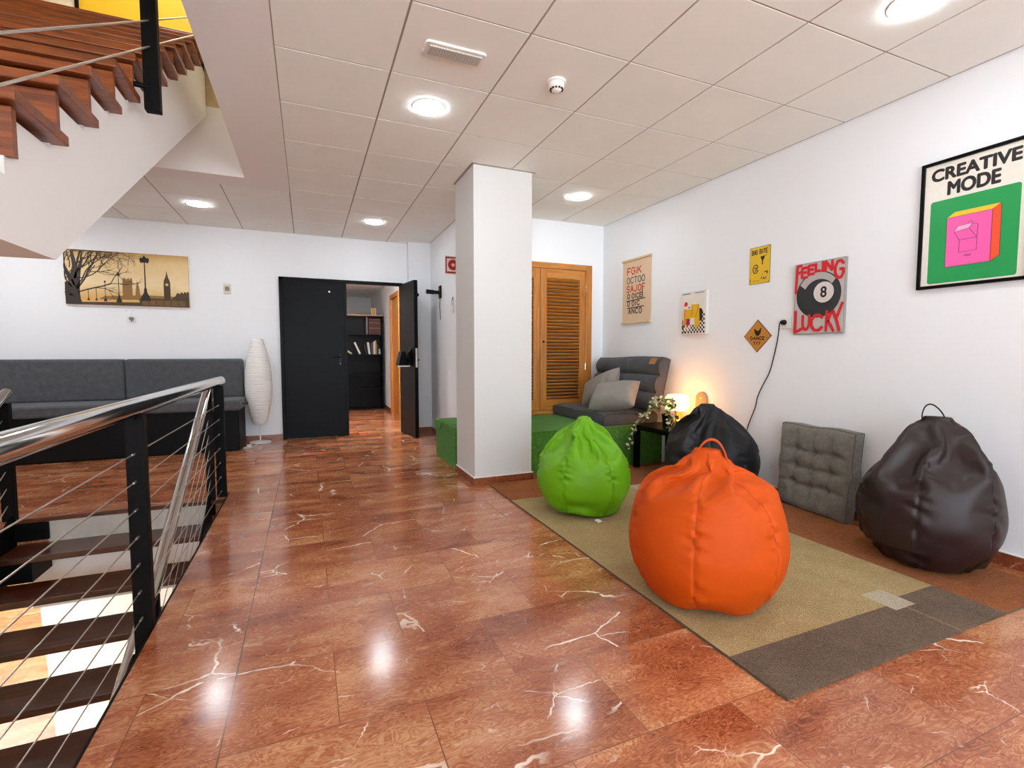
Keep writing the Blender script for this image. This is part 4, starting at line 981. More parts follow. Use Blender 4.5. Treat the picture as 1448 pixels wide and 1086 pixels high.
# seat and back pads on the platform
def fseat(u, v):      # u along X 0..W, v along Y
    W_, L_ = .66, 1.12
    return .018 * (1 - ((u / W_ - .3) * 2) ** 2 * .5) - .022 * gro(u - .40, .022) - .010 * gro(v - .56, .05) * (u < .4) + .006 * noise.noise((u * 7, v * 7, 0)) - .02 * (gro(u, .03) + gro(v, .03) + gro(L_ - v, .03))
s = thing('seat_pad', (3.82, 2.40, ZP), 'dark grey piped seat pad lying on the green platform', 'cushion')
mp = lambda u, v, d: (3.48 + u, 1.835 + v, ZP + .001 + d)
m, rg = padded(mp, .66, 1.12, .115, fseat); m.build('pad', M['pallet'], s, smooth=70)
piping(mp, rg, .115, fseat).build('piping', M['piping'], s, smooth=60)
piping(mp, rg, .008, lambda u, v: 0).build('piping', M['piping'], s, smooth=60)
m = MB(); m.tube([mp(.40, .0, .012), mp(.40, -.004, .10), mp(.40, .02, .112)], .004, 6); m.build('joint_seam', M['piping'], s, smooth=60)
BW, BH = 1.15, .56
def fback(u, v):
    return (.050 * abs(math.sin(PI * min(v / .187, 2.999))) ** .6 - .034 - .018 * gro(u - .60, .03) * (1 if v > .37 else .25) + .006 * noise.noise((u * 6, v * 9, 3)) - .012 * (gro(u, .03) + gro(BW - u, .03)))
s = thing('back_pad', (4.08, 2.26, ZP + .12), 'dark grey channelled back pad leaning on the right wall above the platform', 'cushion')
def bmp(u, v, d):     # leans towards the wall
    t = v / BH
    bx = 4.055 + .125 * t + .0
    sag = -.010 * math.sin(PI * u / BW * 2.0 + .5) * t * .6 + .012 * t * (u / BW)
    return (bx - d * .985, 2.83 - u, ZP + .140 + v * .940 + sag + d * .21)
m, rg = padded(bmp, BW, BH, .135, fback); pad = m.build('pad', M['pallet'], s, smooth=70)
piping(bmp, rg, .135, fback).build('piping', M['piping'], s, smooth=60); piping(bmp, rg, .006, lambda u, v: 0).build('piping', M['piping'], s, smooth=60)
m = MB()
for k in (.185, .37): m.tube([bmp(BW * i / 20, k, .135 + fback(BW * i / 20, k) + .001) for i in range(21)], .0035, 6)
m.build('channel_seam', M['piping'], pad, smooth=60)
m = MB(); m.add([bmp(u, v, .135 + fback(u, v) + .016) for u, v in ((1.02, .475), (1.115, .475), (1.115, .545), (1.02, .545))], [(0, 1, 2, 3)]); m.build('leather_patch', M['leather_tag'], pad)

def pillow(name, c, U, Vv, hw, hh, th, label, mat, seed, bend=0):
    U = Vector(U).normalized(); Vv = Vector(Vv); Vv = (Vv - U * Vv.dot(U)).normalized(); Nn = U.cross(Vv); c = Vector(c); n = 30; m = MB()
    for sgn in (1, -1):
        vs = []
        for j in range(n + 1):
            for i in range(n + 1):
                a, b = -1 + 2 * i / n, -1 + 2 * j / n
                x = a * hw * (1 - .05 * (1 - b * b) * abs(a)); y = b * hh * (1 - .05 * (1 - a * a) * abs(b))
                h = th * (max(0, 1 - a ** 4) * max(0, 1 - b ** 4)) ** .55 * (.85 + .15 * (1 - a * a) * (1 - b * b))
                h += .010 * noise.noise((a * 2.2 + seed, b * 2.2, sgn)) * (1 - a ** 4) * (1 - b ** 4)
                h -= .010 * gro(abs(a) - .55 - .3 * b * b, .08) * gro(b - .2 * math.sin(a * 5 + seed), .5) * (1 - b ** 4)
                vs.append(c + U * x + Vv * y + Nn * (sgn * h + bend * a * a))
        m.add(vs, [(j * (n + 1) + i, j * (n + 1) + i + 1, (j + 1) * (n + 1) + i + 1, (j + 1) * (n + 1) + i) for j in range(n) for i in range(n)])
    bm = bmesh.new(); me = bpy.data.meshes.new('t'); me.from_pydata([tuple(v) for v in m.v], [], m.f); bm.from_mesh(me); bmesh.ops.remove_doubles(bm, verts=bm.verts, dist=.0006)
    m.v = [tuple(v.co) for v in bm.verts]; m.f = [tuple(v.index for v in f.verts) for f in bm.faces]; m.mi = [0] * len(m.f); bm.free(); bpy.data.meshes.remove(me)
    return tag(m.build(name, mat, smooth=180), label, 'pillow', 'taupe pillows on the dark grey pads')
pillow('throw_pillow', (3.79, 2.38, .765), (.25, -.80, .36), (.55, .20, .9), .27, .18, .10, 'taupe throw pillow at the back, leaning against the dark back pad', M['pillow'], 1.3)
pillow('throw_pillow', (3.66, 1.93, .720), (.40, -.62, .10), (.60, .30, .62), .255, .175, .115, 'taupe throw pillow in front, lying across the other pillow, lit orange', M['pillow'], 4.1)

# ------------------------------------------------------------------ side table with lamp and plant
t = thing('side_table', (3.97, 1.42, 0), 'low black square side table at the end of the platform', 'table')
TX0, TX1, TY0, TY1 = 3.742, 4.192, 1.14, 1.70
m = MB(); m.box(TX0, TX1, TY0, TY1, .40, .45); m.build('table_top', M['black_lack'], t, bevel=.003)
for x in (TX0, TX1 - .05):
    for y in (TY0, TY1 - .05): m = MB(); m.box(x, x + .05, y, y + .05, .013, .40); m.build('leg', M['black_lack'], t, bevel=.002)
l = thing('table_lamp', (3.99, 1.33, .45), 'small glowing table lamp with amber glass foot on the black side table', 'lamp')
c0 = (3.99, 1.36, .45)
m = MB(); m.lathe([(0, .001), (.045, .001), (.052, .01), (.05, .09), (.038, .12), (.026, .14), (.024, .175), (0, .175)], (3.87, 1.195, .45), 28); m.build('glass_foot', M['amber'], l, smooth=50)
m = MB(); m.lathe([(.0, .165), (.085, .165), (.106, .185), (.112, .225), (.108, .285), (.085, .312), (.03, .318), (0, .318)], c0, 36); m.build('glass_shade', M['warm_emit'], l, smooth=60)
m = MB(); m.lathe([(.07, .0), (.07, .012), (.012, .018), (.012, .17), (0, .17)], c0, 24); m.build('stem', M['black_plastic'], l, smooth=40)
point('table_lamp_bulb', (3.87, 1.195, .53), .02, .25, (1, .6, .2))
pl = thing('potted_plant', (3.82, 1.33, .45), 'trailing white and green leaved plant in a black pot on the side table', 'plant')
c0 = (3.81, 1.285, .45)
m = MB(); m.lathe([(0, .001), (.040, .001), (.044, .06), (.052, .135), (.054, .145), (.048, .145), (.044, .12), (0, .12)], c0, 28); m.build('pot', M['black_lack'], pl, smooth=40)
rnd = random.Random(11)
vines = [smooth_path([(3.83, 1.29, .57), (3.80, 1.36, .66), (3.76, 1.46, .63), (3.72, 1.55, .53), (3.70, 1.62, .42), (3.69, 1.655, .32), (3.68, 1.675, .22)]),
         smooth_path([(3.83, 1.29, .57), (3.80, 1.31, .70), (3.78, 1.39, .68), (3.75, 1.47, .60), (3.73, 1.51, .52)]),
         smooth_path([(3.83, 1.29, .57), (3.83, 1.26, .68), (3.82, 1.20, .66), (3.80, 1.16, .60), (3.79, 1.15, .53)]),
         smooth_path([(3.83, 1.29, .57), (3.82, 1.30, .72), (3.82, 1.24, .73), (3.81, 1.18, .69)]),
         smooth_path([(3.83, 1.29, .57), (3.80, 1.32, .66), (3.79, 1.33, .72), (3.77, 1.38, .73), (3.75, 1.44, .70)]),
         smooth_path([(3.83, 1.29, .57), (3.78, 1.24, .64), (3.76, 1.19, .61), (3.745, 1.16, .54), (3.73, 1.15, .47)])]
m = MB()
for v in vines: m.tube(v, .0022, 5)
m.build('stems', plain('plant_stem', '#5c6a2c', .6), pl, smooth=60)
m = MB()
def leaf(p, d, s):
    d = Vector(d).normalized(); sd = d.cross(Vector((rnd.uniform(-1, 1), rnd.uniform(-1, 1), rnd.uniform(.2, 1)))).normalized(); n = d.cross(sd)
    p = Vector(p); k = [p, p + d * s * .3 + sd * s * .32 + n * s * .06, p + d * s * .7 + sd * s * .28 + n * s * .02, p + d * s, p + d * s * .7 - sd * s * .28 + n * s * .02, p + d * s * .3 - sd * s * .32 + n * s * .06, p + d * s * .5 - n * s * .06]
    m.add(k, [(0, 1, 6), (1, 2, 6), (2, 3, 6), (3, 4, 6), (4, 5, 6), (5, 0, 6)])
for v in vines:
    for p in v[5:]:
        for k in range(rnd.choice((1, 2, 3))):
            m.cur = rnd.choice((0, 0, 1, 1, 1, 2)); leaf(p, (rnd.uniform(-1, .6), rnd.uniform(-1, 1), rnd.uniform(-.7, .6)), rnd.uniform(.030, .052))
m.build('leaves', [plain('leaf_green', '#3c5a24', .5, nscale=60, nvar=.3), plain('leaf_cream', '#d6d2b4', .5, nscale=60, nvar=.12), plain('leaf_pale_green', '#8ba06a', .5, nscale=60, nvar=.2)], pl, normals=False)
# oval perforated wall ornament
o = thing('wall_ornament', (XR, 1.264, .545), 'pale oval perforated panel standing upright on the wall above the side table', 'ornament')
q = rightw(1.336, .545)
def stad(r, hh, cx=.073, cy=.123): return arc(cx, cy + hh, r, 0, 180, 14) + arc(cx, cy - hh, r, 180, 360, 14)
m = MB(); m.prism(stad(.072, .051), q, 0, .020); m.build('panel', plain('pale_beige_clay', '#a08e76', .8, nscale=80, nvar=.12), o, bevel=.003)
m = MB()
for r in (.064, .052, .040, .028, .016):
    pts = stad(r, .051); n_ = max(10, int((2 * PI * r + .2) / .0125)); per = [0]
    for i in range(len(pts)): per.append(per[-1] + (Vector(pts[i]) - Vector(pts[(i + 1) % len(pts)])).length)
    for k in range(n_):
        s_ = per[-1] * k / n_; i = max(j for j in range(len(pts)) if per[j] <= s_); a_, b_ = Vector(pts[i]), Vector(pts[(i + 1) % len(pts)]); pp = a_.lerp(b_, (s_ - per[i]) / max(1e-6, per[i + 1] - per[i]))
        m.prism(arc(pp.x, pp.y, .0032, 0, 360, 8)[:-1], q, .020, .0206)
m.build('perforations', plain('hole_shadow_brown', '#6f6150', .8), o)
m = MB()
for v in (.06, .123, .185): m.prism(arc(.073, v, .008, 0, 360, 14)[:-1], q, .0206, .0222)
m.build('pale_spots', ink('#ece4d6'), o)
# ------------------------------------------------------------------ rug
ZR = .012
m = MB(); 
xs = [2.168, 3.12, 3.265, 3.545, 4.07]
def rr(mat, x0, x1, y0, y1): m.cur = mat; m.add([(x0, y0, ZR), (x1, y0, ZR), (x1, y1, ZR), (x0, y1, ZR)], [(0, 1, 2, 3)])
Y0, Y1, Y2, Y3, Y4 = -1.235, -1.035, -.985, -.885, 1.655
YO = 1.134
# 0 olive 1 brown 2 rust 3 cream 4 line
rr(1, 2.168, 3.12, Y0, -.995); rr(1, 3.12, 3.185, Y0, -1.035); rr(4, 3.185, 3.205, Y0, -1.035); rr(1, 3.205, 3.265, Y0, -1.035); rr(1, 3.265, 3.545, Y0, -.962)
rr(3, 3.12, 3.265, -1.035, Y3); rr(0, 2.168, 3.12, -.995, YO); rr(0, 3.12, 3.265, Y3, YO); rr(0, 3.265, 3.545, -.962, .78)
rr(2, 3.545, 4.07, Y0, Y4); rr(2, 2.168, 3.10, YO, Y4); rr(3, 3.265, 3.545, .80, 1.134); rr(2, 3.265, 3.545, .78, .80); rr(2, 3.10, 3.545, YO, Y4)
m.cur = 1
x0, x1 = 2.168, 4.07
for a, b in (((x0, Y0), (x1, Y0)), ((x1, Y0), (x1, Y4)), ((x1, Y4), (x0, Y4)), ((x0, Y4), (x0, Y0))):
    m.add([(a[0], a[1], .0005), (b[0], b[1], .0005), (b[0], b[1], ZR), (a[0], a[1], ZR)], [(0, 1, 2, 3)])
m.add([(x0, Y0, .0006), (x1, Y0, .0006), (x1, Y4, .0006), (x0, Y4, .0006)], [(3, 2, 1, 0)])
tag(m.build('rug', [M['rug_olive'], M['rug_brown'], M['rug_rust'], M['rug_cream'], M['rug_line']], normals=False), 'large patchwork rug in olive, dark brown and rust on the marble floor', 'rug')

# ------------------------------------------------------------------ bean bags
CAM = (.7245, -2.305)
def crom(P, n):
    P = [Vector(p) for p in P]; Q = [P[0]] + P + [P[-1]]; out = []
    for i in range(1, len(Q) - 2):
        for k in range(n):
            t = k / n; a, b, c, d = Q[i - 1], Q[i], Q[i + 1], Q[i + 2]
            out.append(.5 * ((2 * b) + (c - a) * t + (2 * a - 5 * b + 4 * c - d) * t * t + (3 * b - a - 3 * c + d) * t ** 3))
    return out + [P[-1]]
def sstep(a, b, x): t = min(1, max(0, (x - a) / (b - a))); return t * t * (3 - 2 * t)
# relaxed cloth shapes: per row of the sack the first point (x, y, z) and then the steps to the next points, in 1/800 of the radius (x, y) and height (z)
BAGS = {
  'green': [
[69,8,16,10,12,-1,-22,2,-1,3,26,-5,-14,3,4,-11,19,4,-19,-11,2,-10,20,-3,-11,-9,0,-18,4,2,-4,-24,0,-25,6,-3,-1,-19,1,-5,-10,-7,1,-17,10,-18,-14,-3,13,-10,-1,-4,-15,1,22,-4,1,0,-26,-1,18,0,-1,9,-16,1,19,14,3,14,-17,-4,11,13,1,18,-1,0,-2,26,0,26,-1,0,-2,19,1,15,13,2],
[151,4,11,0,32,0,-15,28,3,-12,26,3,-25,23,10,-17,14,-16,-31,10,-2,-29,14,0,-33,-1,1,-32,-6,-1,-28,-18,0,-29,-14,1,-18,-25,4,-13,-25,-1,-8,-31,-3,-9,-31,0,5,-31,0,9,-33,0,19,-22,0,19,-26,1,27,-16,-1,26,-15,0,32,-2,-1,32,-6,3,30,9,-3,31,12,1,20,24,0,25,19,1,13,29,-1,12,30,-1],
[296,0,4,-6,64,1,-16,60,0,-36,45,1,-41,47,-1,-46,36,2,-62,25,-2,-56,16,-4,-61,1,4,-61,-13,1,-55,-25,0,-54,-41,1,-40,-45,-3,-25,-50,1,-19,-60,1,-10,-60,1,9,-65,0,13,-58,-1,37,-45,-2,40,-50,1,49,-37,1,57,-24,-2,60,-12,-2,63,-1,-1,58,11,2,58,24,2,48,43,0,42,43,-4,30,53,4,19,57,-1],
[446,0,6,-10,92,1,-29,89,0,-48,77,1,-63,68,0,-75,54,0,-82,40,1,-93,21,-2,-89,1,0,-91,-20,1,-85,-37,-2,-75,-54,0,-63,-71,1,-44,-79,0,-28,-88,0,-11,-93,0,6,-92,0,28,-89,1,50,-78,-1,63,-68,1,74,-55,-1,84,-37,1,92,-21,-1,90,-1,0,92,18,0,86,37,-1,73,56,0,63,71,1,48,77,0,28,90,0],
[571,0,12,-8,120,-2,-39,115,0,-62,103,1,-82,87,1,-97,69,0,-107,56,1,-117,24,0,-120,-6,-2,-111,-36,0,-112,-38,0,-97,-69,0,-78,-89,0,-57,-104,-1,-37,-111,1,-12,-117,-1,11,-117,-1,35,-114,4,62,-102,-2,74,-93,2,94,-74,1,108,-51,4,117,-26,-1,118,1,-5,119,26,-2,113,48,0,97,73,-1,82,88,2,58,105,3,38,113,-2],
[595,11,10,42,129,1,-37,131,0,-74,116,1,-106,86,-2,-123,61,1,-123,49,1,-126,51,12,-137,5,12,-88,-55,25,-133,-45,5,-106,-89,-2,-101,-93,-10,-56,-83,-3,-24,-136,5,-17,-137,1,-6,-138,-5,30,-98,3,52,-128,7,88,-107,-11,107,-91,-5,128,-56,-7,130,9,-23,137,12,-7,139,-5,1,133,34,1,111,82,0,92,102,0,39,125,0,20,130,-2],
[736,1,10,-36,148,3,-58,140,1,-81,128,2,-99,114,1,-116,99,1,-139,57,5,-151,7,13,-146,-2,22,-140,-14,22,-130,-70,-16,-95,-75,0,-89,-112,27,-58,-138,0,-37,-146,-7,-55,-130,0,48,-134,2,43,-143,-11,17,-130,-26,94,-108,-23,117,-94,2,136,-63,14,149,-38,2,148,-22,-15,143,49,-11,138,68,-5,123,90,-2,107,107,-1,94,119,1,53,141,0],
[778,2,80,-30,158,2,-58,150,1,-85,136,2,-108,118,2,-126,100,2,-146,68,2,-157,34,2,-161,6,0,-158,-26,1,-145,-69,0,-132,-91,0,-108,-119,-1,-80,-141,-2,-34,-157,-1,2,-161,0,20,-160,-1,36,-157,-2,53,-152,-3,99,-123,0,147,-56,0,158,-11,11,160,-19,1,160,-12,-1,149,-48,-14,147,59,-6,126,102,1,108,119,0,44,154,7,56,151,0],
[797,0,153,-25,164,1,-54,156,1,-88,141,2,-112,121,2,-131,101,2,-153,64,3,-161,33,1,-164,-10,2,-163,-7,0,-150,-70,0,-131,-100,0,-111,-122,-1,-85,-142,-2,-48,-159,-2,-10,-166,-2,20,-165,-1,47,-160,-1,72,-149,-1,107,-126,-2,140,-89,-3,156,-52,-3,163,-28,-1,166,-11,-1,165,11,0,151,69,0,132,102,1,108,127,0,78,147,1,52,158,2],
[798,-2,226,-20,165,1,-51,159,2,-86,143,1,-114,122,2,-134,99,3,-153,63,2,-162,22,2,-165,21,0,-165,-27,1,-154,-68,1,-134,-101,-1,-110,-126,-1,-86,-143,-2,-51,-159,-2,-13,-168,-2,22,-165,-1,54,-158,-1,79,-146,0,109,-125,-2,136,-95,-3,154,-63,-4,162,-34,-2,166,-4,0,164,28,0,154,63,0,135,100,1,110,126,0,81,147,2,52,159,1],
[779,-5,299,-5,82,1,-12,80,1,-20,79,0,-29,76,1,-38,73,0,-44,69,1,-52,63,1,-58,58,1,-64,51,1,-70,42,2,-73,36,1,-76,29,1,-78,20,1,-80,13,0,-81,4,0,-81,-5,0,-82,-5,1,-80,-16,0,-78,-27,0,-73,-39,0,-67,-47,1,-62,-54,-1,-57,-58,0,-50,-65,-1,-46,-68,0,-40,-71,-1,-33,-75,-1,-18,-79,-2,-10,-82,-1,-4,-81,0,9,-81,-1,19,-80,-1,23,-77,0,29,-76,0,37,-71,0,44,-68,-1,51,-62,-1,56,-58,-1,62,-52,-1,68,-44,-2,71,-38,-1,75,-31,-2,78,-22,-1,80,-13,0,81,-4,-1,80,3,0,80,12,0,78,19,0,76,30,0,72,37,0,68,44,0,64,52,1,58,57,0,52,63,0,44,68,1,38,72,1,29,77,0,22,78,1,13,81,1],
[762,-6,335,-5,80,1,-11,78,0,-20,77,1,-27,75,0,-36,72,1,-43,68,1,-50,62,1,-58,55,1,-64,49,1,-68,43,1,-71,36,2,-74,27,1,-78,19,0,-78,13,1,-79,6,0,-80,1,0,-78,-18,-1,-79,-17,1,-80,-13,1,-66,-46,0,-64,-49,-1,-63,-52,0,-60,-53,1,-48,-64,-1,-44,-67,-1,-40,-70,0,-34,-73,-1,-24,-76,-1,-10,-80,-1,1,-80,-1,11,-79,-1,19,-78,0,23,-76,-1,30,-73,0,35,-72,0,44,-65,-1,51,-62,-1,55,-56,-1,61,-51,-2,65,-45,-1,69,-39,-1,74,-30,-1,77,-22,-1,78,-12,-1,79,-5,0,79,1,0,77,13,-1,77,21,0,74,29,0,71,38,0,66,44,0,61,51,1,57,57,0,51,61,0,44,66,1,37,71,1,29,74,0,20,78,1,12,78,1],
[741,-7,370,-4,77,1,-8,77,1,-21,75,1,-24,74,0,-33,71,1,-42,66,1,-50,60,1,-58,53,0,-63,46,1,-66,41,2,-69,37,1,-76,16,-1,-76,14,-1,-76,12,1,-77,12,2,-77,8,1,-78,1,1,-78,-9,0,-61,-49,-3,-62,-49,-2,-62,-49,-1,-62,-49,0,-66,-41,4,-52,-59,1,-43,-66,-1,-39,-67,0,-36,-70,-1,-31,-72,0,-6,-78,-1,2,-79,-1,10,-77,-1,19,-76,-1,28,-72,0,34,-70,-1,38,-67,-2,42,-65,0,45,-63,0,50,-58,-1,58,-51,-1,64,-45,-1,68,-37,-2,72,-30,-1,75,-21,-1,76,-13,0,77,-7,0,77,-2,0,75,18,0,74,22,-1,73,30,0,69,37,0,64,43,0,60,50,1,55,55,0,50,60,0,44,64,1,36,68,0,27,74,1,18,75,0,12,77,1],
[712,-9,404,-12,74,-1,-21,72,-4,-5,74,6,-16,73,2,-24,72,3,-39,65,1,-51,56,0,-58,49,0,-61,45,1,-65,38,1,-72,8,-9,-71,26,4,-73,15,0,-74,11,1,-75,7,0,-75,3,-1,-73,-12,-7,-74,2,7,-74,2,9,-61,-46,-2,-59,-48,-1,-55,-52,0,-52,-56,2,-44,-62,-2,-40,-65,-1,-36,-66,-1,-29,-70,-2,-21,-72,-5,-40,-63,9,2,-76,-1,11,-75,-1,27,-70,-1,32,-69,-2,37,-64,-2,39,-64,-2,40,-63,-1,42,-62,0,45,-59,1,48,-58,1,62,-44,-1,66,-36,-1,70,-28,-1,72,-21,-1,75,-13,0,74,-1,-1,69,23,-8,74,-1,6,74,16,0,71,26,1,67,36,0,63,41,0,57,50,0,53,53,1,50,57,1,44,61,0,35,66,1,24,72,0,17,73,0,10,75,1],
[651,-15,424,-6,72,3,-20,69,-4,-12,71,1,-6,69,9,-12,71,7,-17,69,6,-53,50,-1,-57,46,0,-59,41,1,-67,5,-14,-71,15,-4,-66,27,5,-71,15,1,-71,9,-1,-72,7,0,-71,-4,-4,-72,-5,-4,-61,24,15,-71,3,9,-65,-35,0,-55,-48,-1,-44,-58,-2,-42,-60,-3,-38,-62,-3,-36,-63,-3,-24,-66,-9,-26,-68,-5,-30,-66,4,-49,-43,16,-9,-73,3,34,-60,-12,33,-63,-9,22,-67,6,32,-65,0,35,-63,0,39,-60,-1,42,-59,0,46,-55,-2,49,-53,-1,35,-59,11,60,-42,1,67,-27,-2,70,-19,-1,73,-7,-1,68,18,-6,63,28,-10,71,9,-2,70,0,10,71,10,5,61,39,-1,45,54,-10,52,51,-2,56,42,7,55,47,5,52,49,5,41,59,2,19,71,-1,13,71,0,-1,72,-3],
[591,-21,446,-7,69,2,-10,68,1,-20,65,-3,-10,68,5,-10,67,7,11,59,17,-46,53,2,-54,42,0,-63,27,-6,-59,-6,-18,-66,21,1,-66,20,0,-67,15,2,-68,9,-1,-69,4,0,-69,1,-2,-68,-6,-4,-53,29,18,-62,18,13,-61,-35,0,-28,-56,-15,-38,-57,-7,-40,-57,-3,-37,-58,-3,-38,-58,3,-31,-62,-4,-22,-65,-7,-54,-32,16,-35,-55,13,-6,-70,1,27,-61,-9,46,-39,-17,29,-63,-1,26,-64,4,32,-60,1,37,-59,0,42,-54,-2,47,-50,-5,44,-53,2,28,-57,14,38,-54,10,63,-30,0,68,-15,-2,66,13,-8,56,28,-14,67,13,-1,63,21,-9,69,5,5,61,-10,16,58,38,-1,43,52,-9,40,54,-9,52,46,2,52,44,6,55,31,14,51,43,8,17,68,0,5,69,-3,-14,65,-9],
[532,-26,468,-10,65,-1,-12,64,0,-14,64,1,-7,64,6,7,59,13,16,53,17,-42,51,3,-54,37,-2,-61,16,-10,-54,-9,-18,-63,11,-7,-62,19,1,-63,17,4,-65,7,-1,-65,3,-2,-65,1,-1,-65,5,4,-54,23,14,-42,35,19,-55,-37,-2,-21,-53,-16,-25,-56,-13,-33,-55,-7,-35,-56,-2,-35,-56,-1,-31,-58,-1,-39,-51,7,-55,-16,17,-28,-57,10,-6,-66,2,30,-55,-12,47,-27,-19,33,-56,-5,25,-60,4,30,-58,1,35,-55,-1,40,-52,-2,45,-48,-3,40,-51,4,29,-54,11,18,-53,17,53,-39,5,65,-7,-5,56,23,-12,48,31,-16,60,20,-7,64,12,-1,65,4,5,52,-18,18,54,37,-2,39,50,-10,35,52,-10,48,45,1,50,41,6,52,36,10,53,14,18,16,64,0,-4,64,-7,-22,55,-14],
[475,-30,491,-11,60,-2,-11,61,0,-8,60,4,7,58,11,25,47,15,1,55,14,-40,47,2,-53,30,-4,-56,7,-13,-50,-9,-17,-58,6,-9,-60,13,-3,-60,16,3,-61,5,-2,-61,4,0,-60,7,3,-53,21,12,-38,38,15,-49,20,16,-48,-38,-5,-24,-51,-14,-14,-52,-15,-24,-54,-9,-30,-53,-5,-31,-54,-2,-37,-49,5,-52,-20,14,-49,-25,15,-8,-62,0,-16,-58,8,31,-48,-12,44,-24,-19,39,-43,-11,28,-54,-2,27,-56,3,35,-51,-3,38,-49,-1,39,-48,2,30,-51,8,16,-51,15,18,-50,15,44,-42,8,60,1,-8,39,32,-18,48,28,-14,58,19,-6,60,12,-2,48,-26,14,56,2,13,47,39,-5,30,48,-13,38,48,-6,46,41,1,50,34,8,54,4,15,46,28,15,10,61,-2,-11,58,-10,-22,51,-14],
[421,-34,516,-10,57,-2,-7,57,2,3,55,7,22,46,13,22,45,14,-7,52,11,-39,41,1,-51,22,-7,-50,2,-14,-47,-8,-16,-55,5,-9,-56,8,-4,-56,10,-2,-57,9,1,-55,9,4,-51,20,9,-34,37,13,-35,36,14,-53,1,11,-42,-38,-6,-23,-46,-13,-15,-49,-13,-14,-51,-12,-27,-50,-5,-31,-49,-1,-48,-21,12,-47,-24,12,-42,-31,13,-25,-51,5,7,-58,0,32,-40,-13,39,-30,-16,41,-28,-14,32,-47,-6,30,-48,-2,31,-49,-1,32,-48,2,29,-48,6,24,-48,10,19,-48,12,12,-47,16,33,-43,11,53,9,-11,40,27,-16,34,33,-16,53,18,-6,57,3,3,34,-35,14,53,16,7,38,40,-8,30,45,-11,38,42,-5,46,34,4,52,8,13,50,1,14,38,38,11,1,56,-6,-14,52,-11,-20,47,-13],
[369,-36,542,-5,52,0,1,52,4,17,46,10,25,39,12,15,43,12,-12,48,9,-40,35,-1,-47,12,-11,-43,-3,-14,-46,-2,-13,-50,6,-7,-51,9,-4,-52,10,-1,-51,10,2,-49,17,6,-35,32,10,-27,37,12,-36,29,13,-50,-13,6,-35,-37,-8,-18,-42,-13,-13,-45,-13,-18,-46,-9,-27,-45,-3,-32,-42,2,-42,-29,7,-43,-20,12,-40,-22,14,-33,-38,9,25,-44,-8,30,-34,-14,36,-26,-15,35,-33,-11,28,-43,-4,29,-44,-3,29,-45,-1,28,-44,3,22,-46,7,19,-45,10,19,-43,11,20,-42,12,18,-42,13,41,18,-13,30,28,-17,35,28,-14,50,13,-3,51,-5,5,25,-37,14,43,30,-1,30,38,-11,32,39,-7,42,32,1,49,7,9,48,-6,11,45,12,13,22,48,4,-5,49,-9,-15,45,-12,-14,48,-9],
[323,-38,570,2,48,2,12,44,7,22,37,10,23,35,11,10,42,10,-18,42,6,-39,24,-5,-40,3,-13,-40,-1,-13,-44,3,-9,-45,8,-6,-46,11,-2,-47,12,0,-45,15,3,-36,25,8,-25,35,10,-27,33,11,-37,19,11,-43,-21,0,-23,-36,-11,-15,-38,-12,-16,-40,-10,-22,-42,-6,-27,-39,-1,-33,-34,3,-35,-31,5,-37,-27,8,-35,-26,10,-32,-26,12,34,1,-16,27,-33,-11,30,-33,-10,25,-39,-6,24,-41,-3,25,-40,-2,25,-41,-1,10,-46,6,8,-44,8,2,-44,9,13,-41,9,18,-39,11,46,-9,3,35,17,-14,28,25,-15,39,21,-9,47,-2,1,32,-31,8,44,-1,8,9,38,-14,34,32,-4,40,27,0,45,12,5,43,-11,9,43,-5,10,36,26,10,6,47,-5,-8,43,-10,-10,43,-9,-9,46,-5],
[285,-39,601,9,41,4,21,34,8,22,32,9,19,33,9,5,38,9,-24,34,2,-35,8,-12,-35,2,-12,-38,4,-9,-40,9,-6,-41,11,-4,-40,15,0,-40,14,1,-38,19,4,-25,30,8,-21,32,9,-26,27,10,-38,12,8,-29,-29,-5,-13,-32,-13,-18,-35,-9,-20,-35,-7,-23,-36,-3,-30,-30,1,-35,-23,5,-38,-16,6,-37,-15,7,-34,-20,9,-6,-41,5,29,-15,-14,30,-17,-12,23,-34,-7,19,-37,-4,20,-38,-3,20,-38,-1,12,-41,2,-9,-40,6,2,-40,7,5,-40,7,7,-38,9,34,-22,7,35,11,-12,32,15,-11,36,17,-9,42,3,-2,32,-26,6,32,-24,7,37,22,1,10,34,-12,35,25,-2,39,16,2,41,-8,7,38,-12,8,38,-4,9,15,41,-1,-2,39,-8,-4,40,-8,-3,42,-5,0,43,-1],
[255,-42,634,17,32,5,23,27,7,19,28,8,12,32,9,3,34,7,-29,8,-11,-32,9,-9,-33,11,-7,-34,12,-5,-34,14,-4,-30,23,0,-36,8,-1,-37,11,1,-29,22,4,-16,31,8,-19,27,8,-28,20,8,-37,0,3,-7,-29,-11,-19,-28,-8,-21,-29,-6,-22,-30,-5,-25,-28,-1,-33,-16,4,-36,-7,5,-33,-15,5,-31,-17,7,-26,-24,7,9,-36,-2,26,-9,-13,20,-28,-7,15,-34,-5,14,-34,-3,17,-34,-2,15,-34,-1,5,-37,3,-11,-35,5,-3,-35,6,2,-35,7,9,-33,7,31,10,-9,34,7,-7,36,6,-6,37,0,-3,37,-8,1,23,-28,6,33,-15,4,11,33,-7,30,22,-3,33,19,-1,37,3,4,32,-15,6,35,-7,7,33,14,5,-9,32,-10,2,36,-5,3,37,-4,4,37,-2,5,38,0],
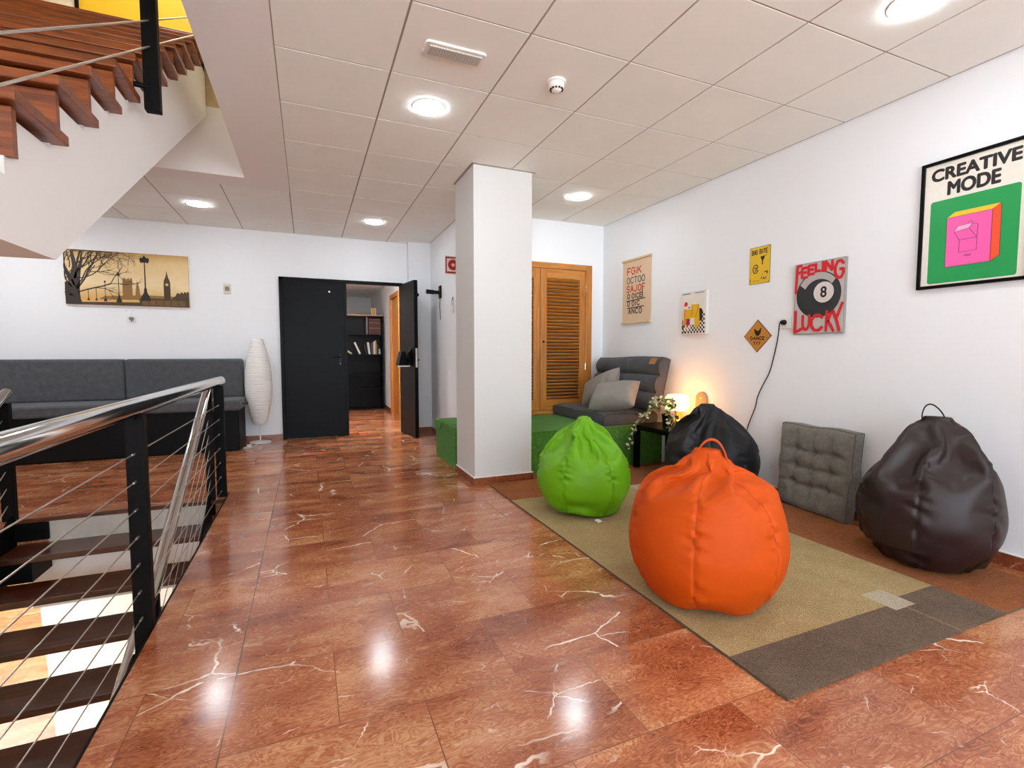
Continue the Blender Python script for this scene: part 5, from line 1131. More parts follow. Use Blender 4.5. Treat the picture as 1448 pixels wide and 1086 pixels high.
[232,-48,669,24,21,5,18,24,6,11,28,6,5,30,6,-7,31,3,-23,19,-6,-26,12,-7,-29,1,-7,-29,11,-5,-29,14,-2,-21,25,1,-32,4,-1,-31,9,0,-14,27,5,-16,26,6,-24,18,6,-29,10,5,-32,-1,3,-23,-18,-7,-18,-24,-7,-9,-28,-6,-16,-27,-4,-24,-23,-1,-30,-1,5,-31,-8,4,-27,-14,5,-25,-19,5,-21,-22,5,21,-20,-7,9,-29,-6,5,-31,-5,5,-31,-3,13,-30,-3,19,-25,-2,17,-28,-1,3,-32,2,-14,-28,5,0,-31,5,8,-29,5,16,-27,4,30,-3,-6,27,13,-7,30,6,-5,32,-4,-1,31,-9,1,19,-24,4,29,-13,4,24,19,-4,19,26,-4,25,20,-1,29,-14,4,30,-6,5,31,4,5,27,17,3,-7,28,-8,3,31,-4,4,32,-4,3,32,-1,7,32,0],
[220,-63,705,15,22,3,8,24,4,1,27,4,-4,26,2,-7,25,2,-14,23,-2,-18,19,-4,-21,13,-5,-24,9,-3,-27,0,-4,-14,23,2,-27,0,-2,-24,12,1,-5,25,4,-22,15,4,-25,8,3,-26,3,3,-27,-1,1,-25,-10,-2,-22,-14,-4,-17,-19,-4,-13,-23,-4,-5,-25,-2,-24,-12,1,-25,-10,3,-23,2,7,-18,-20,2,-14,-23,3,-9,-25,0,1,-25,-4,6,-26,-4,8,-25,-3,12,-24,-3,15,-21,-1,19,-20,-2,4,-26,2,-14,-22,4,8,-25,3,14,-22,2,18,-21,2,23,-11,-2,26,-2,-4,21,14,-5,25,-9,0,27,-3,-1,23,-14,3,21,-14,4,24,10,-3,21,16,-2,16,22,-2,26,-1,2,22,-12,5,24,10,3,22,16,2,12,23,-3,8,25,-4,3,27,-2,-7,25,-3,6,27,0],
[190,-63,738,2,20,0,-1,19,0,-3,20,0,-5,19,0,-6,18,0,-8,18,0,-10,17,0,-11,16,0,-13,14,0,-15,13,0,-16,12,0,-17,10,0,-18,8,0,-18,6,0,-20,3,0,-19,2,0,-20,0,0,-19,-2,0,-19,-4,0,-19,-7,0,-17,-8,0,-17,-10,0,-16,-12,0,-13,-14,0,-13,-14,0,-12,-16,0,-10,-16,0,-8,-18,0,-6,-19,0,-4,-19,0,-3,-19,0,1,-20,0,2,-19,0,4,-20,0,6,-18,0,9,-18,0,10,-17,0,11,-15,0,14,-14,0,14,-13,0,16,-12,0,17,-9,0,18,-8,0,18,-7,0,19,-4,0,20,-2,0,20,0,0,19,2,0,19,4,0,19,6,0,18,9,0,16,10,0,16,12,0,14,14,0,13,14,0,12,16,0,10,16,0,8,18,0,7,19,0],
[147,-57,766,2,16,0,-1,15,0,-2,15,0,-4,14,0,-5,15,0,-6,13,0,-7,13,0,-9,13,0,-10,11,0,-11,10,0,-13,9,0,-13,7,0,-14,7,0,-14,4,0,-15,3,0,-15,2,0,-15,0,0,-15,-2,0,-15,-4,0,-14,-5,0,-14,-6,0,-12,-8,0,-12,-9,0,-11,-11,0,-10,-11,0,-9,-12,0,-8,-13,0,-6,-13,0,-5,-15,0,-3,-14,0,-2,-15,0,0,-15,0,2,-15,0,3,-15,0,5,-15,0,6,-13,0,8,-13,0,9,-12,0,10,-11,0,12,-10,0,12,-9,0,13,-7,0,14,-6,0,14,-5,0,15,-3,0,15,-2,0,15,0,0,15,1,0,15,3,0,14,5,0,14,7,0,13,8,0,11,9,0,11,11,0,10,11,0,10,12,0,7,13,0,7,13,0,5,15,0],
[122,-53,800,1,13,0,0,12,0,-2,13,0,-3,12,0,-4,11,0,-5,12,0,-6,10,0,-8,11,0,-8,9,0,-9,8,0,-10,8,0,-11,6,0,-12,5,0,-12,4,0,-12,2,0,-12,1,0,-13,1,0,-12,-2,0,-12,-3,0,-12,-5,0,-11,-5,0,-10,-7,0,-10,-7,0,-9,-9,0,-8,-9,0,-8,-10,0,-6,-10,0,-5,-11,0,-4,-12,0,-3,-12,0,-2,-12,0,1,-13,0,1,-12,0,3,-12,0,4,-12,0,5,-12,0,6,-10,0,8,-10,0,8,-9,0,10,-8,0,10,-7,0,11,-6,0,11,-5,0,12,-4,0,12,-3,0,12,-2,0,13,0,0,12,1,0,12,3,0,12,4,0,11,6,0,11,6,0,9,8,0,9,9,0,9,9,0,7,9,0,7,11,0,5,11,0,4,12,0],
],
  'orange': [
[67,8,14,8,13,0,-20,4,1,8,23,1,-18,7,-1,-7,16,0,-19,-10,3,-11,19,-1,-15,-9,1,-15,5,-3,-2,-22,-1,-24,5,0,-2,-17,0,-17,-8,1,12,-20,0,-19,-11,0,11,-13,1,-3,-16,-2,22,-1,1,-2,-25,-1,18,0,0,9,-15,1,18,13,1,13,-16,-1,12,11,0,16,-2,0,-1,24,1,25,0,-1,-1,18,1,15,10,-1],
[144,3,8,0,33,4,-14,26,-3,-8,27,-1,-25,24,1,-24,19,0,-28,7,-1,-27,11,4,-30,-3,-4,-31,-3,0,-24,-19,2,-27,-13,2,-19,-24,-4,-19,-25,0,-4,-29,1,-8,-30,2,6,-32,-3,7,-28,2,18,-22,-2,18,-26,2,27,-15,-1,26,-14,3,28,-2,-4,31,-5,1,31,8,-1,30,10,2,20,22,-2,22,19,5,14,26,-5,13,29,2],
[285,4,4,-8,58,2,-18,61,-2,-25,45,1,-48,52,1,-40,32,-2,-60,22,1,-58,14,-1,-51,-1,1,-68,-16,0,-46,-22,1,-48,-37,-1,-43,-45,1,-27,-43,0,-22,-68,-1,-6,-50,0,9,-64,0,16,-57,0,28,-43,1,49,-53,1,40,-29,-2,58,-23,0,60,-12,-1,51,-3,1,69,16,1,48,17,-1,48,40,-5,41,45,4,27,46,-1,23,66,3],
[426,5,5,-11,87,1,-26,86,1,-41,78,-2,-59,66,2,-72,53,-2,-79,37,1,-93,20,0,-86,-2,0,-88,-20,1,-79,-40,0,-70,-52,-1,-61,-65,1,-48,-73,0,-31,-85,0,-8,-91,-2,9,-87,1,27,-87,0,44,-78,0,62,-66,1,76,-48,0,80,-33,-1,88,-20,1,87,-4,-2,86,18,-1,85,32,1,71,53,2,60,68,-3,48,74,2,28,88,-1],
[564,5,16,-14,115,5,-36,111,4,-55,104,-1,-78,88,-4,-97,67,-5,-108,45,-5,-115,11,-4,-117,15,4,-115,-19,1,-105,-50,2,-95,-69,0,-81,-84,0,-62,-101,0,-36,-113,1,-6,-118,0,12,-118,-1,34,-113,0,59,-103,1,78,-89,1,97,-66,3,108,-43,2,113,-26,3,116,0,1,115,23,-4,107,46,-3,94,70,-4,73,90,-4,50,105,0,52,105,2],
[601,-1,12,-10,135,6,0,132,16,-66,118,0,-112,69,-18,-111,79,-7,-103,90,6,-123,58,10,-135,-20,-4,-124,-53,-9,-104,-83,-4,-108,-79,0,-116,-64,4,-80,-109,3,-36,-130,-3,41,-129,-3,14,-134,0,-5,-134,1,55,-123,4,94,-97,-1,122,-54,-4,129,-20,5,129,-39,5,119,-50,17,111,67,-18,120,62,-8,124,56,-1,110,76,10,85,107,5,11,135,-9],
[738,7,29,-24,149,2,-64,131,11,-82,127,1,-78,128,-10,-112,102,-3,-145,47,2,-150,22,1,-151,-2,-1,-150,-23,-3,-142,-49,-4,-115,-94,0,-91,-119,1,-73,-131,-1,-56,-140,-1,-31,-148,-4,17,-151,0,62,-137,2,84,-125,1,98,-113,1,115,-97,-1,135,-61,1,142,-2,17,148,11,2,148,16,-3,142,28,-12,119,91,0,89,122,3,75,131,1,58,139,-1],
[770,5,98,-13,159,1,-46,154,0,-84,137,0,-105,121,0,-129,96,0,-149,62,0,-158,31,-1,-161,-1,-1,-158,-29,-2,-146,-64,-1,-125,-98,-1,-103,-120,-1,-79,-138,-1,-57,-150,-1,-22,-158,-1,17,-160,0,59,-148,0,88,-133,0,103,-120,1,124,-100,1,143,-72,0,156,-32,1,158,5,1,157,27,0,146,64,1,128,96,1,104,122,1,81,138,0,54,152,1],
[793,3,168,-14,164,1,-51,158,0,-85,142,1,-108,125,0,-134,98,-1,-153,64,0,-161,33,-1,-166,-1,-2,-163,-27,-1,-151,-67,-1,-129,-102,-1,-108,-123,-2,-83,-142,-1,-57,-154,-1,-21,-165,0,18,-164,-1,59,-155,0,90,-137,1,104,-126,0,128,-105,1,149,-74,1,163,-32,1,165,7,1,161,33,1,151,65,0,134,96,1,110,124,0,83,144,1,53,157,1],
[800,1,239,-14,167,1,-50,160,0,-85,144,1,-110,128,0,-137,97,-1,-155,65,-1,-163,34,-1,-167,-1,-1,-165,-29,-1,-153,-68,-1,-131,-102,-2,-112,-123,-1,-86,-143,-1,-54,-158,-1,-18,-166,-1,17,-167,0,57,-157,0,89,-140,1,105,-130,0,130,-107,1,153,-72,1,167,-31,1,167,7,1,163,37,0,153,64,1,137,96,0,110,126,1,84,144,1,53,159,1],
[788,-1,310,-4,82,0,-13,82,0,-21,80,1,-28,77,0,-38,74,0,-45,69,0,-52,65,0,-59,59,0,-63,53,0,-70,45,0,-74,37,0,-77,30,-1,-80,21,0,-82,14,0,-82,4,-1,-82,-4,-1,-82,-14,0,-80,-22,-1,-77,-29,-1,-74,-37,0,-68,-45,-1,-63,-52,0,-58,-58,-1,-52,-63,-1,-45,-69,-1,-38,-73,0,-29,-77,-1,-21,-80,0,-13,-81,0,-5,-82,-1,4,-82,0,13,-81,0,22,-80,0,29,-76,0,37,-74,0,45,-69,1,52,-64,0,58,-59,0,63,-53,0,69,-46,0,73,-40,1,78,-30,0,81,-19,1,82,-11,0,83,-5,1,82,5,1,81,14,0,78,21,0,77,28,1,73,37,0,69,45,0,64,52,0,58,58,0,53,63,1,45,68,1,37,74,0,29,77,0,22,79,1,14,81,0],
[774,-1,345,-5,80,0,-12,80,0,-20,79,0,-28,76,1,-37,72,0,-44,69,0,-51,64,0,-58,58,0,-63,51,0,-69,44,0,-72,38,-1,-77,28,0,-78,21,0,-80,13,-1,-81,4,0,-81,-4,-1,-80,-13,-1,-78,-22,-1,-76,-29,0,-72,-36,0,-68,-44,-1,-62,-51,0,-57,-57,-1,-51,-62,-1,-43,-67,-1,-37,-72,-1,-30,-75,0,-21,-79,0,-13,-79,0,-3,-81,-1,4,-81,0,12,-80,0,20,-78,0,29,-75,0,37,-72,0,44,-68,0,49,-64,1,58,-58,0,64,-51,0,68,-45,0,72,-39,1,76,-29,0,80,-20,1,80,-11,0,81,-3,1,81,4,1,79,14,0,78,20,0,75,27,0,71,37,0,69,44,0,63,51,1,57,57,1,51,62,0,44,67,0,36,72,1,29,76,0,21,77,1,14,79,0],
[759,-2,379,-4,79,0,-13,78,1,-20,77,0,-27,75,1,-36,72,0,-44,67,0,-50,62,0,-57,57,0,-62,51,0,-67,44,-1,-71,36,0,-75,28,0,-77,20,-1,-78,13,0,-80,5,0,-79,-4,-1,-79,-13,-1,-77,-21,-1,-74,-29,0,-71,-36,-1,-66,-44,0,-61,-50,-1,-55,-56,0,-50,-60,-1,-43,-66,-1,-36,-71,-1,-29,-74,0,-21,-76,-1,-12,-78,0,-3,-79,0,3,-79,0,11,-79,0,21,-76,0,28,-74,0,36,-71,0,43,-67,0,50,-62,0,56,-56,0,62,-50,1,67,-44,0,71,-37,1,75,-29,0,78,-20,0,79,-12,1,79,-4,1,79,4,0,78,14,1,76,20,0,74,27,0,70,36,0,67,42,0,62,50,1,55,56,0,50,61,1,44,66,0,36,70,0,28,74,1,21,77,0,14,77,1],
[741,-2,413,-3,77,1,-13,76,0,-22,74,0,-30,72,0,-36,68,0,-42,66,0,-48,61,0,-55,56,0,-60,48,0,-65,43,0,-71,32,-1,-70,33,0,-75,20,0,-76,11,0,-77,4,-1,-78,-2,-1,-77,-13,0,-74,-21,-1,-73,-28,-1,-69,-36,0,-66,-40,0,-59,-48,-1,-53,-56,0,-47,-60,-1,-43,-63,-1,-36,-68,0,-28,-72,-1,-20,-75,0,-13,-76,0,-4,-77,-1,3,-77,0,11,-76,0,21,-75,0,28,-72,0,34,-70,0,42,-65,0,49,-60,0,57,-53,1,62,-47,0,65,-42,0,69,-36,1,72,-28,0,76,-20,0,76,-12,1,77,-5,0,77,5,1,76,12,1,74,18,0,73,25,0,70,33,0,65,41,1,59,51,0,53,56,0,47,61,1,42,63,0,36,68,0,28,72,1,21,74,0,14,76,1],
[720,-3,447,-2,75,0,-14,74,1,-24,70,-1,-32,68,0,-36,66,0,-39,64,0,-46,60,0,-53,54,0,-58,47,0,-62,43,0,-66,36,0,-70,27,0,-73,18,-1,-74,8,0,-74,5,-1,-75,1,0,-74,-14,-1,-72,-22,-1,-70,-28,-1,-68,-32,0,-65,-36,1,-58,-47,-1,-46,-58,-1,-43,-59,-2,-43,-60,0,-43,-62,1,-23,-71,-1,-20,-72,-1,-15,-73,0,-5,-75,0,3,-75,0,12,-74,0,21,-72,0,28,-70,-1,33,-68,1,39,-64,0,49,-58,0,57,-49,0,61,-44,0,63,-39,0,67,-35,1,69,-28,0,72,-21,1,74,-13,0,75,-4,1,74,4,0,74,12,1,72,17,0,71,24,0,68,31,1,64,39,0,57,49,1,50,55,0,43,60,0,42,62,0,35,66,1,27,69,0,21,72,0,14,73,1],
[697,-3,480,-1,72,1,-16,70,0,-29,66,-2,-33,65,0,-35,62,-1,-37,62,1,-41,60,0,-52,51,0,-56,46,0,-59,42,1,-62,36,0,-67,26,0,-71,10,-2,-71,2,-3,-71,-1,-2,-70,-10,-6,-71,6,7,-70,-17,0,-68,-26,-1,-65,-30,1,-64,-34,0,-30,-60,-12,-46,-54,0,-47,-53,3,-42,-57,1,-35,-62,-4,-43,-55,9,-22,-69,0,-19,-69,1,-4,-72,-1,6,-72,0,10,-72,0,21,-69,-1,27,-68,0,31,-65,1,38,-62,0,47,-56,0,57,-44,0,59,-41,0,62,-37,0,64,-33,0,66,-28,0,69,-22,1,71,-14,1,72,-6,1,71,4,0,71,12,1,69,17,0,69,22,0,66,30,1,62,37,0,56,45,1,43,58,-1,42,58,0,40,59,0,37,62,1,25,68,0,20,69,1,15,70,1],
[673,-4,513,-24,63,-7,-30,57,-12,-24,64,3,-29,63,2,-30,61,2,-38,57,-2,-43,53,-3,-35,56,10,-46,51,4,-54,42,1,-57,38,2,-67,4,-8,-64,-4,-11,-68,5,0,-68,2,0,-66,-10,-7,-69,1,4,-64,6,12,-66,-22,0,-63,-29,0,-56,-39,-2,-14,-58,-17,-44,-51,1,-46,-50,3,-39,-56,-1,-32,-59,-3,-45,-45,12,-30,-61,4,-19,-67,1,11,-66,-8,19,-62,-11,0,-68,8,5,-67,8,19,-67,2,27,-64,2,46,-51,-4,54,-35,-12,48,-48,7,52,-44,4,54,-42,3,59,-35,2,62,-29,1,65,-23,1,68,-14,1,68,-9,1,68,4,1,68,10,0,67,16,0,65,21,0,62,31,1,53,44,-3,32,55,-13,43,52,2,42,54,2,40,55,1,33,60,-1,39,54,10,24,64,2,20,65,3],
[618,3,535,-35,31,-23,-26,59,-6,-25,61,1,-26,59,4,-24,58,6,-39,51,-6,-40,52,-1,-31,52,11,-35,51,10,-45,45,7,-56,34,-1,-48,-18,-19,-63,0,-7,-64,4,-1,-64,5,2,-65,-3,-1,-64,-7,-3,-57,13,16,-64,-10,6,-60,-26,1,-50,-41,-5,0,-52,-19,-43,-49,1,-41,-50,1,-35,-53,-1,-32,-56,-2,-44,-37,13,-33,-55,7,-16,-64,-1,26,-48,-18,14,-62,-7,6,-66,3,-3,-60,13,8,-63,9,22,-62,3,50,-36,-11,52,-25,-15,49,-43,1,49,-42,4,49,-40,6,47,-40,10,52,-36,7,61,-24,2,64,-3,-4,62,5,-10,62,-6,9,64,-3,6,64,7,4,64,14,2,47,43,-6,32,49,-15,31,51,-13,40,51,0,40,51,1,37,53,0,36,54,5,38,45,14,29,57,7,22,61,4],
[565,12,558,-20,45,-18,-48,14,-18,-20,58,3,-26,55,2,-23,55,7,-36,48,-5,-38,48,-2,-35,49,6,-25,46,15,-35,45,11,-50,34,2,-34,-26,-21,-57,-6,-11,-60,4,-1,-61,3,1,-60,-3,-1,-61,-3,0,-52,13,15,-58,-1,11,-57,-21,2,-47,-38,-4,7,-47,-19,-28,-51,-8,-39,-47,2,-32,-51,-2,-33,-51,0,-42,-32,15,-36,-47,9,-15,-59,-1,31,-37,-19,17,-56,-10,9,-61,0,1,-59,9,-2,-54,16,17,-58,5,44,-9,-21,50,-32,-9,45,-41,2,49,-37,1,48,-37,3,46,-37,8,38,-36,15,54,-25,5,52,9,-16,60,2,-6,60,-4,4,55,-8,13,58,-1,9,60,10,5,14,39,-23,32,47,-11,35,49,-7,40,46,2,40,46,3,32,51,-3,35,48,8,37,42,13,27,54,6,23,55,7],
[507,20,578,-6,52,-12,-46,-8,-16,-35,41,-8,-18,52,7,-28,49,1,-32,47,-2,-36,43,-3,-34,45,4,-27,44,12,-21,40,17,-40,37,6,-44,-8,-17,-31,-33,-16,-55,-1,-5,-56,2,0,-56,-2,-1,-57,0,3,-48,12,14,-52,3,12,-54,-13,7,-45,-34,-4,8,-43,-18,-11,-49,-13,-32,-47,-2,-31,-47,-1,-33,-45,3,-39,-31,14,-35,-38,11,-19,-54,2,20,-44,-16,35,-31,-16,12,-56,-3,4,-56,6,-2,-49,15,6,-52,12,38,-31,-15,46,8,-17,43,-37,0,45,-35,1,46,-32,1,41,-35,8,32,-34,16,48,-26,7,48,8,-14,49,11,-13,56,-3,4,53,-6,9,49,-7,15,54,4,8,30,34,-17,-8,41,-19,33,45,-6,38,41,2,36,44,2,30,48,-2,36,38,12,29,48,5,23,52,1,23,48,10],
[439,40,583,18,44,11,-39,7,-17,-46,-7,-11,-30,42,-6,-27,45,0,-28,43,0,-30,42,2,-27,43,7,-25,40,10,-22,37,14,-33,36,9,-46,16,-7,-27,-31,-15,-27,-35,-14,-51,0,-1,-52,0,0,-52,0,3,-48,7,10,-45,5,13,-47,-4,12,-45,-25,0,9,-39,-17,-5,-44,-13,-18,-46,-8,-28,-44,-1,-31,-41,4,-34,-33,10,-33,-31,13,-23,-46,5,10,-45,-11,37,-19,-16,23,-44,-9,11,-52,1,2,-48,10,5,-47,12,18,-49,1,41,10,-15,44,7,-14,41,-31,1,41,-31,2,37,-32,8,28,-31,16,40,-27,9,36,14,-17,45,10,-12,51,-3,2,50,-5,9,45,-6,13,48,2,10,45,22,-7,3,38,-18,-20,39,-14,32,41,-1,32,40,0,30,42,2,32,38,8,24,46,1,22,47,3,21,46,6],
[381,44,604,29,23,15,-27,32,-11,-39,9,-12,-44,4,-9,-35,28,-7,-25,40,1,-25,39,3,-26,38,5,-25,36,8,-24,35,10,-22,32,13,-36,30,2,-29,-24,-13,-14,-38,-12,-40,-18,-8,-47,-2,-1,-47,-1,2,-46,2,6,-43,1,10,-41,-2,12,-41,-6,11,-16,-36,-14,7,-39,-12,5,-42,-11,-18,-42,-5,-25,-40,2,-30,-33,7,-29,-28,11,-27,-33,11,0,-46,-6,37,-10,-14,25,-35,-10,19,-43,-4,12,-46,1,9,-44,6,11,-44,8,24,-39,-5,38,19,-9,36,27,-7,39,-25,0,37,-28,5,24,-28,14,29,-26,13,43,-9,-8,23,26,-16,46,6,-3,46,-2,4,44,-2,9,43,1,10,45,9,6,17,33,-15,-36,23,-9,6,42,-10,25,40,-3,26,40,0,26,39,2,23,40,4,22,41,5,20,41,7],
[347,24,634,12,35,10,-16,37,-6,-28,26,-10,-37,12,-9,-39,9,-6,-39,6,-7,-23,34,2,-24,34,5,-26,32,5,-25,30,7,-24,30,8,-1,32,14,-37,-11,-9,-17,-32,-11,-26,-26,-9,-40,-11,-4,-42,-5,0,-42,-4,3,-41,-5,5,-40,-5,7,-38,-7,8,-38,-10,8,9,-34,-11,13,-35,-10,9,-38,-9,-14,-39,-2,-22,-36,2,-25,-32,6,-23,-28,11,-19,-34,8,23,-25,-13,37,-5,-9,23,-34,-6,17,-38,-2,16,-39,0,15,-40,3,1,-38,8,35,-19,-6,30,27,-5,33,24,-5,38,-16,-1,35,-22,4,18,-23,16,36,-21,2,35,5,-11,11,35,-10,43,2,1,41,2,4,41,4,6,38,5,9,38,17,-1,-22,27,-12,-36,19,-4,18,38,-5,20,37,-1,21,36,1,21,37,3,23,32,7,24,30,9],
[304,13,662,-2,37,3,-8,36,-2,-15,33,-5,-34,1,-8,-33,-6,-8,-33,15,-3,-26,26,0,-23,28,3,-23,28,4,-22,27,6,-10,30,10,-12,28,10,-35,-3,-4,-23,-23,-10,-15,-29,-8,-30,-19,-6,-36,-8,-1,-37,-7,1,-36,-6,4,-35,-5,6,-33,-2,8,-33,-5,8,-15,-32,-6,11,-31,-9,15,-31,-7,5,-35,-5,-11,-36,-2,-15,-34,1,-16,-33,3,-16,-32,5,-14,-33,6,34,-2,-7,35,0,-6,19,-31,-4,16,-34,0,13,-34,2,1,-34,8,20,-31,-1,35,8,-5,27,23,-4,31,20,-3,36,-7,-1,36,-10,0,31,-19,3,33,-17,4,-18,31,-7,36,9,0,36,7,1,36,8,3,35,10,5,12,-35,5,18,32,-3,-25,26,-4,3,36,-4,8,36,-3,20,32,1,33,13,4,29,21,6,15,30,8],
[238,6,675,-2,32,2,-1,31,4,9,28,7,-26,-7,-9,-29,8,-4,-29,12,-4,-25,21,0,-19,25,3,-20,24,4,-20,22,4,-18,24,6,-6,24,10,-31,1,-2,-25,-14,-7,-12,-26,-7,-23,-20,-6,-29,-13,-3,-31,-8,1,-31,-6,2,-30,-8,5,-29,-6,5,-27,2,9,-20,-25,-2,-4,-30,-6,9,-28,-6,16,-26,-5,1,-31,-3,-10,-31,0,-13,-29,2,-12,-28,4,-16,-25,6,19,-24,-4,29,-5,-5,31,-3,-5,14,-29,0,14,-28,1,13,-29,2,-1,-30,6,30,-9,-3,28,13,-4,21,24,-2,32,1,-1,31,-3,0,29,-14,1,6,-32,2,22,23,-2,19,26,-2,31,9,1,31,5,3,27,-15,4,28,-7,6,19,27,-2,-1,30,-5,-6,31,-3,-12,29,-3,18,26,1,30,8,4,20,24,4,-14,28,-3],
[207,-3,707,10,24,4,3,25,3,-7,25,3,-21,16,-4,-23,11,-4,-25,-2,-4,-19,19,1,-7,25,2,-15,21,4,-18,18,3,-21,15,5,-22,10,4,-27,1,-1,-26,-4,-3,-22,-11,-6,-18,-16,-4,-11,-24,-4,-26,5,2,-26,-4,3,-25,-8,3,-23,-11,4,-21,-14,3,-15,-22,-2,-11,-24,-2,-4,-25,-4,5,-25,-4,16,-21,-3,-6,-26,0,-17,-19,3,-7,-25,3,-3,-26,3,11,-24,-2,18,-18,-3,26,1,-4,19,-18,-1,2,-26,2,11,-24,2,14,-21,2,24,-11,-1,26,-2,-2,16,20,-2,26,-7,-1,26,4,0,16,-21,1,23,-12,2,23,15,-2,11,24,-1,27,-3,0,26,0,3,26,2,4,23,12,2,12,23,-2,7,26,-3,-14,21,-4,5,26,0,14,23,1,24,8,3,9,25,2,-6,26,-2],
[185,-13,740,-4,19,0,-5,18,0,-8,18,0,-10,17,0,-12,15,0,-13,14,0,-14,13,0,-16,12,0,-16,10,0,-17,8,0,-19,7,0,-19,4,0,-19,2,0,-19,0,0,-20,-1,0,-19,-3,0,-19,-6,0,-17,-8,0,-17,-11,0,-15,-12,0,-14,-13,0,-14,-13,0,-12,-16,0,-10,-16,0,-8,-18,0,-5,-19,0,-4,-19,0,-3,-19,0,0,-19,0,2,-19,0,5,-19,0,6,-19,0,8,-17,0,9,-17,0,12,-15,0,13,-14,0,14,-13,0,15,-12,0,17,-9,0,17,-8,0,18,-7,0,19,-5,0,19,-3,0,20,0,0,19,1,0,19,4,0,19,5,0,17,9,0,17,10,0,16,12,0,14,13,0,13,14,0,12,15,0,10,17,0,8,17,0,6,19,0,4,19,0,1,19,0,0,20,0],
[144,-19,767,-3,14,0,-4,15,0,-6,14,0,-8,12,0,-10,12,0,-10,11,0,-11,10,0,-11,9,0,-13,9,0,-13,6,0,-15,5,0,-14,3,0,-15,2,0,-15,0,0,-16,-1,0,-14,-2,0,-15,-5,0,-14,-6,0,-12,-9,0,-12,-9,0,-11,-10,0,-11,-11,0,-9,-11,0,-8,-13,0,-6,-14,0,-4,-15,0,-3,-14,0,-2,-15,0,0,-15,0,2,-15,0,3,-15,0,5,-14,0,6,-13,0,7,-13,0,9,-12,0,10,-11,0,11,-10,0,12,-9,0,13,-8,0,13,-6,0,14,-5,0,15,-4,0,15,-2,0,15,-1,0,15,1,0,15,3,0,14,5,0,14,6,0,13,8,0,12,9,0,11,10,0,10,11,0,9,12,0,8,13,0,6,14,0,5,14,0,3,15,0,1,15,0,0,15,0],
[119,-23,800,-2,12,0,-4,12,0,-5,11,0,-6,11,0,-8,10,0,-8,9,0,-9,8,0,-10,8,0,-10,7,0,-11,5,0,-12,4,0,-12,3,0,-13,1,0,-12,1,0,-13,-1,0,-12,-2,0,-12,-4,0,-12,-6,0,-10,-6,0,-10,-8,0,-9,-8,0,-9,-9,0,-8,-10,0,-6,-11,0,-5,-11,0,-3,-12,0,-3,-12,0,-1,-13,0,0,-12,0,1,-12,0,3,-12,0,4,-12,0,5,-11,0,6,-11,0,8,-10,0,8,-9,0,9,-8,0,9,-8,0,11,-6,0,11,-5,0,12,-4,0,12,-4,0,12,-2,0,13,0,0,12,1,0,12,2,0,12,4,0,12,5,0,10,7,0,10,7,0,10,8,0,8,9,0,8,10,0,6,11,0,5,12,0,4,11,0,3,13,0,1,12,0,0,13,0],
],
  'brown': [
[69,13,15,9,14,-2,-22,3,2,8,24,-1,-20,7,0,-6,16,1,-22,-11,2,-11,19,-2,-13,-9,-1,-17,5,0,-2,-23,1,-26,5,1,-2,-19,0,-17,-11,-2,14,-19,1,-20,-12,-1,11,-12,2,-2,-18,-1,23,-2,1,-2,-25,-1,19,-4,1,10,-7,-8,20,9,9,12,-12,-9,13,7,8,19,3,0,-3,24,1,25,-1,-2,-1,18,1,14,13,1],
[151,7,8,0,33,2,-15,28,-2,-11,26,1,-26,27,-1,-25,19,0,-30,7,0,-26,11,4,-32,-2,-4,-33,-4,3,-25,-18,-2,-29,-16,0,-20,-24,-1,-17,-27,4,-4,-31,-3,-10,-29,3,5,-32,-4,10,-31,1,20,-23,0,18,-29,0,27,-16,-1,27,-13,4,31,-5,4,35,-1,-2,30,7,-5,30,14,-1,20,25,1,21,14,1,16,28,-2,13,30,0],
[299,8,6,-7,64,0,-19,57,-2,-32,50,0,-44,48,1,-45,36,1,-63,23,0,-58,13,-1,-60,1,1,-63,-10,-2,-58,-29,-3,-47,-36,3,-44,-42,0,-29,-57,-3,-17,-59,4,-10,-63,1,7,-63,0,18,-59,0,36,-46,-1,38,-49,-1,51,-38,0,59,-26,0,60,-10,-4,56,-2,4,66,12,1,58,31,2,47,41,-2,42,41,-1,30,49,1,20,60,-1],
[448,5,6,-6,95,1,-32,89,0,-48,78,0,-63,69,-1,-74,56,0,-85,37,0,-93,19,0,-90,0,0,-93,-16,0,-85,-38,-1,-76,-54,1,-64,-73,-1,-44,-78,2,-29,-91,0,-14,-90,-1,7,-95,0,32,-90,0,49,-75,0,63,-72,0,74,-57,1,86,-40,-1,95,-17,0,88,-1,0,93,21,0,85,40,0,72,57,1,63,70,0,50,75,-1,28,89,-1],
[578,6,10,-19,119,1,-34,116,1,-55,106,1,-81,88,1,-97,71,0,-111,46,-4,-118,16,-2,-120,11,3,-119,-23,-1,-111,-51,2,-99,-73,0,-80,-92,-3,-52,-108,1,-35,-114,0,-16,-119,1,12,-119,-1,38,-113,-1,60,-102,0,71,-90,10,98,-62,-10,110,-45,3,117,-24,-1,119,-10,-1,117,27,1,107,52,-1,100,68,0,85,86,3,65,103,2,35,116,-2],
[665,12,41,-1,140,0,-47,128,-1,-90,98,-15,-108,83,-10,-113,82,0,-114,75,11,-121,54,13,-137,6,3,-136,-40,-1,-128,-63,-1,-113,-85,1,-91,-108,4,-66,-124,6,-39,-133,6,13,-139,-4,-36,-125,-16,82,-112,5,75,-115,2,78,-115,-2,93,-88,-1,116,-77,-4,137,-17,0,134,16,-14,115,66,-14,120,68,-1,115,74,0,102,92,6,95,91,21,47,130,3],
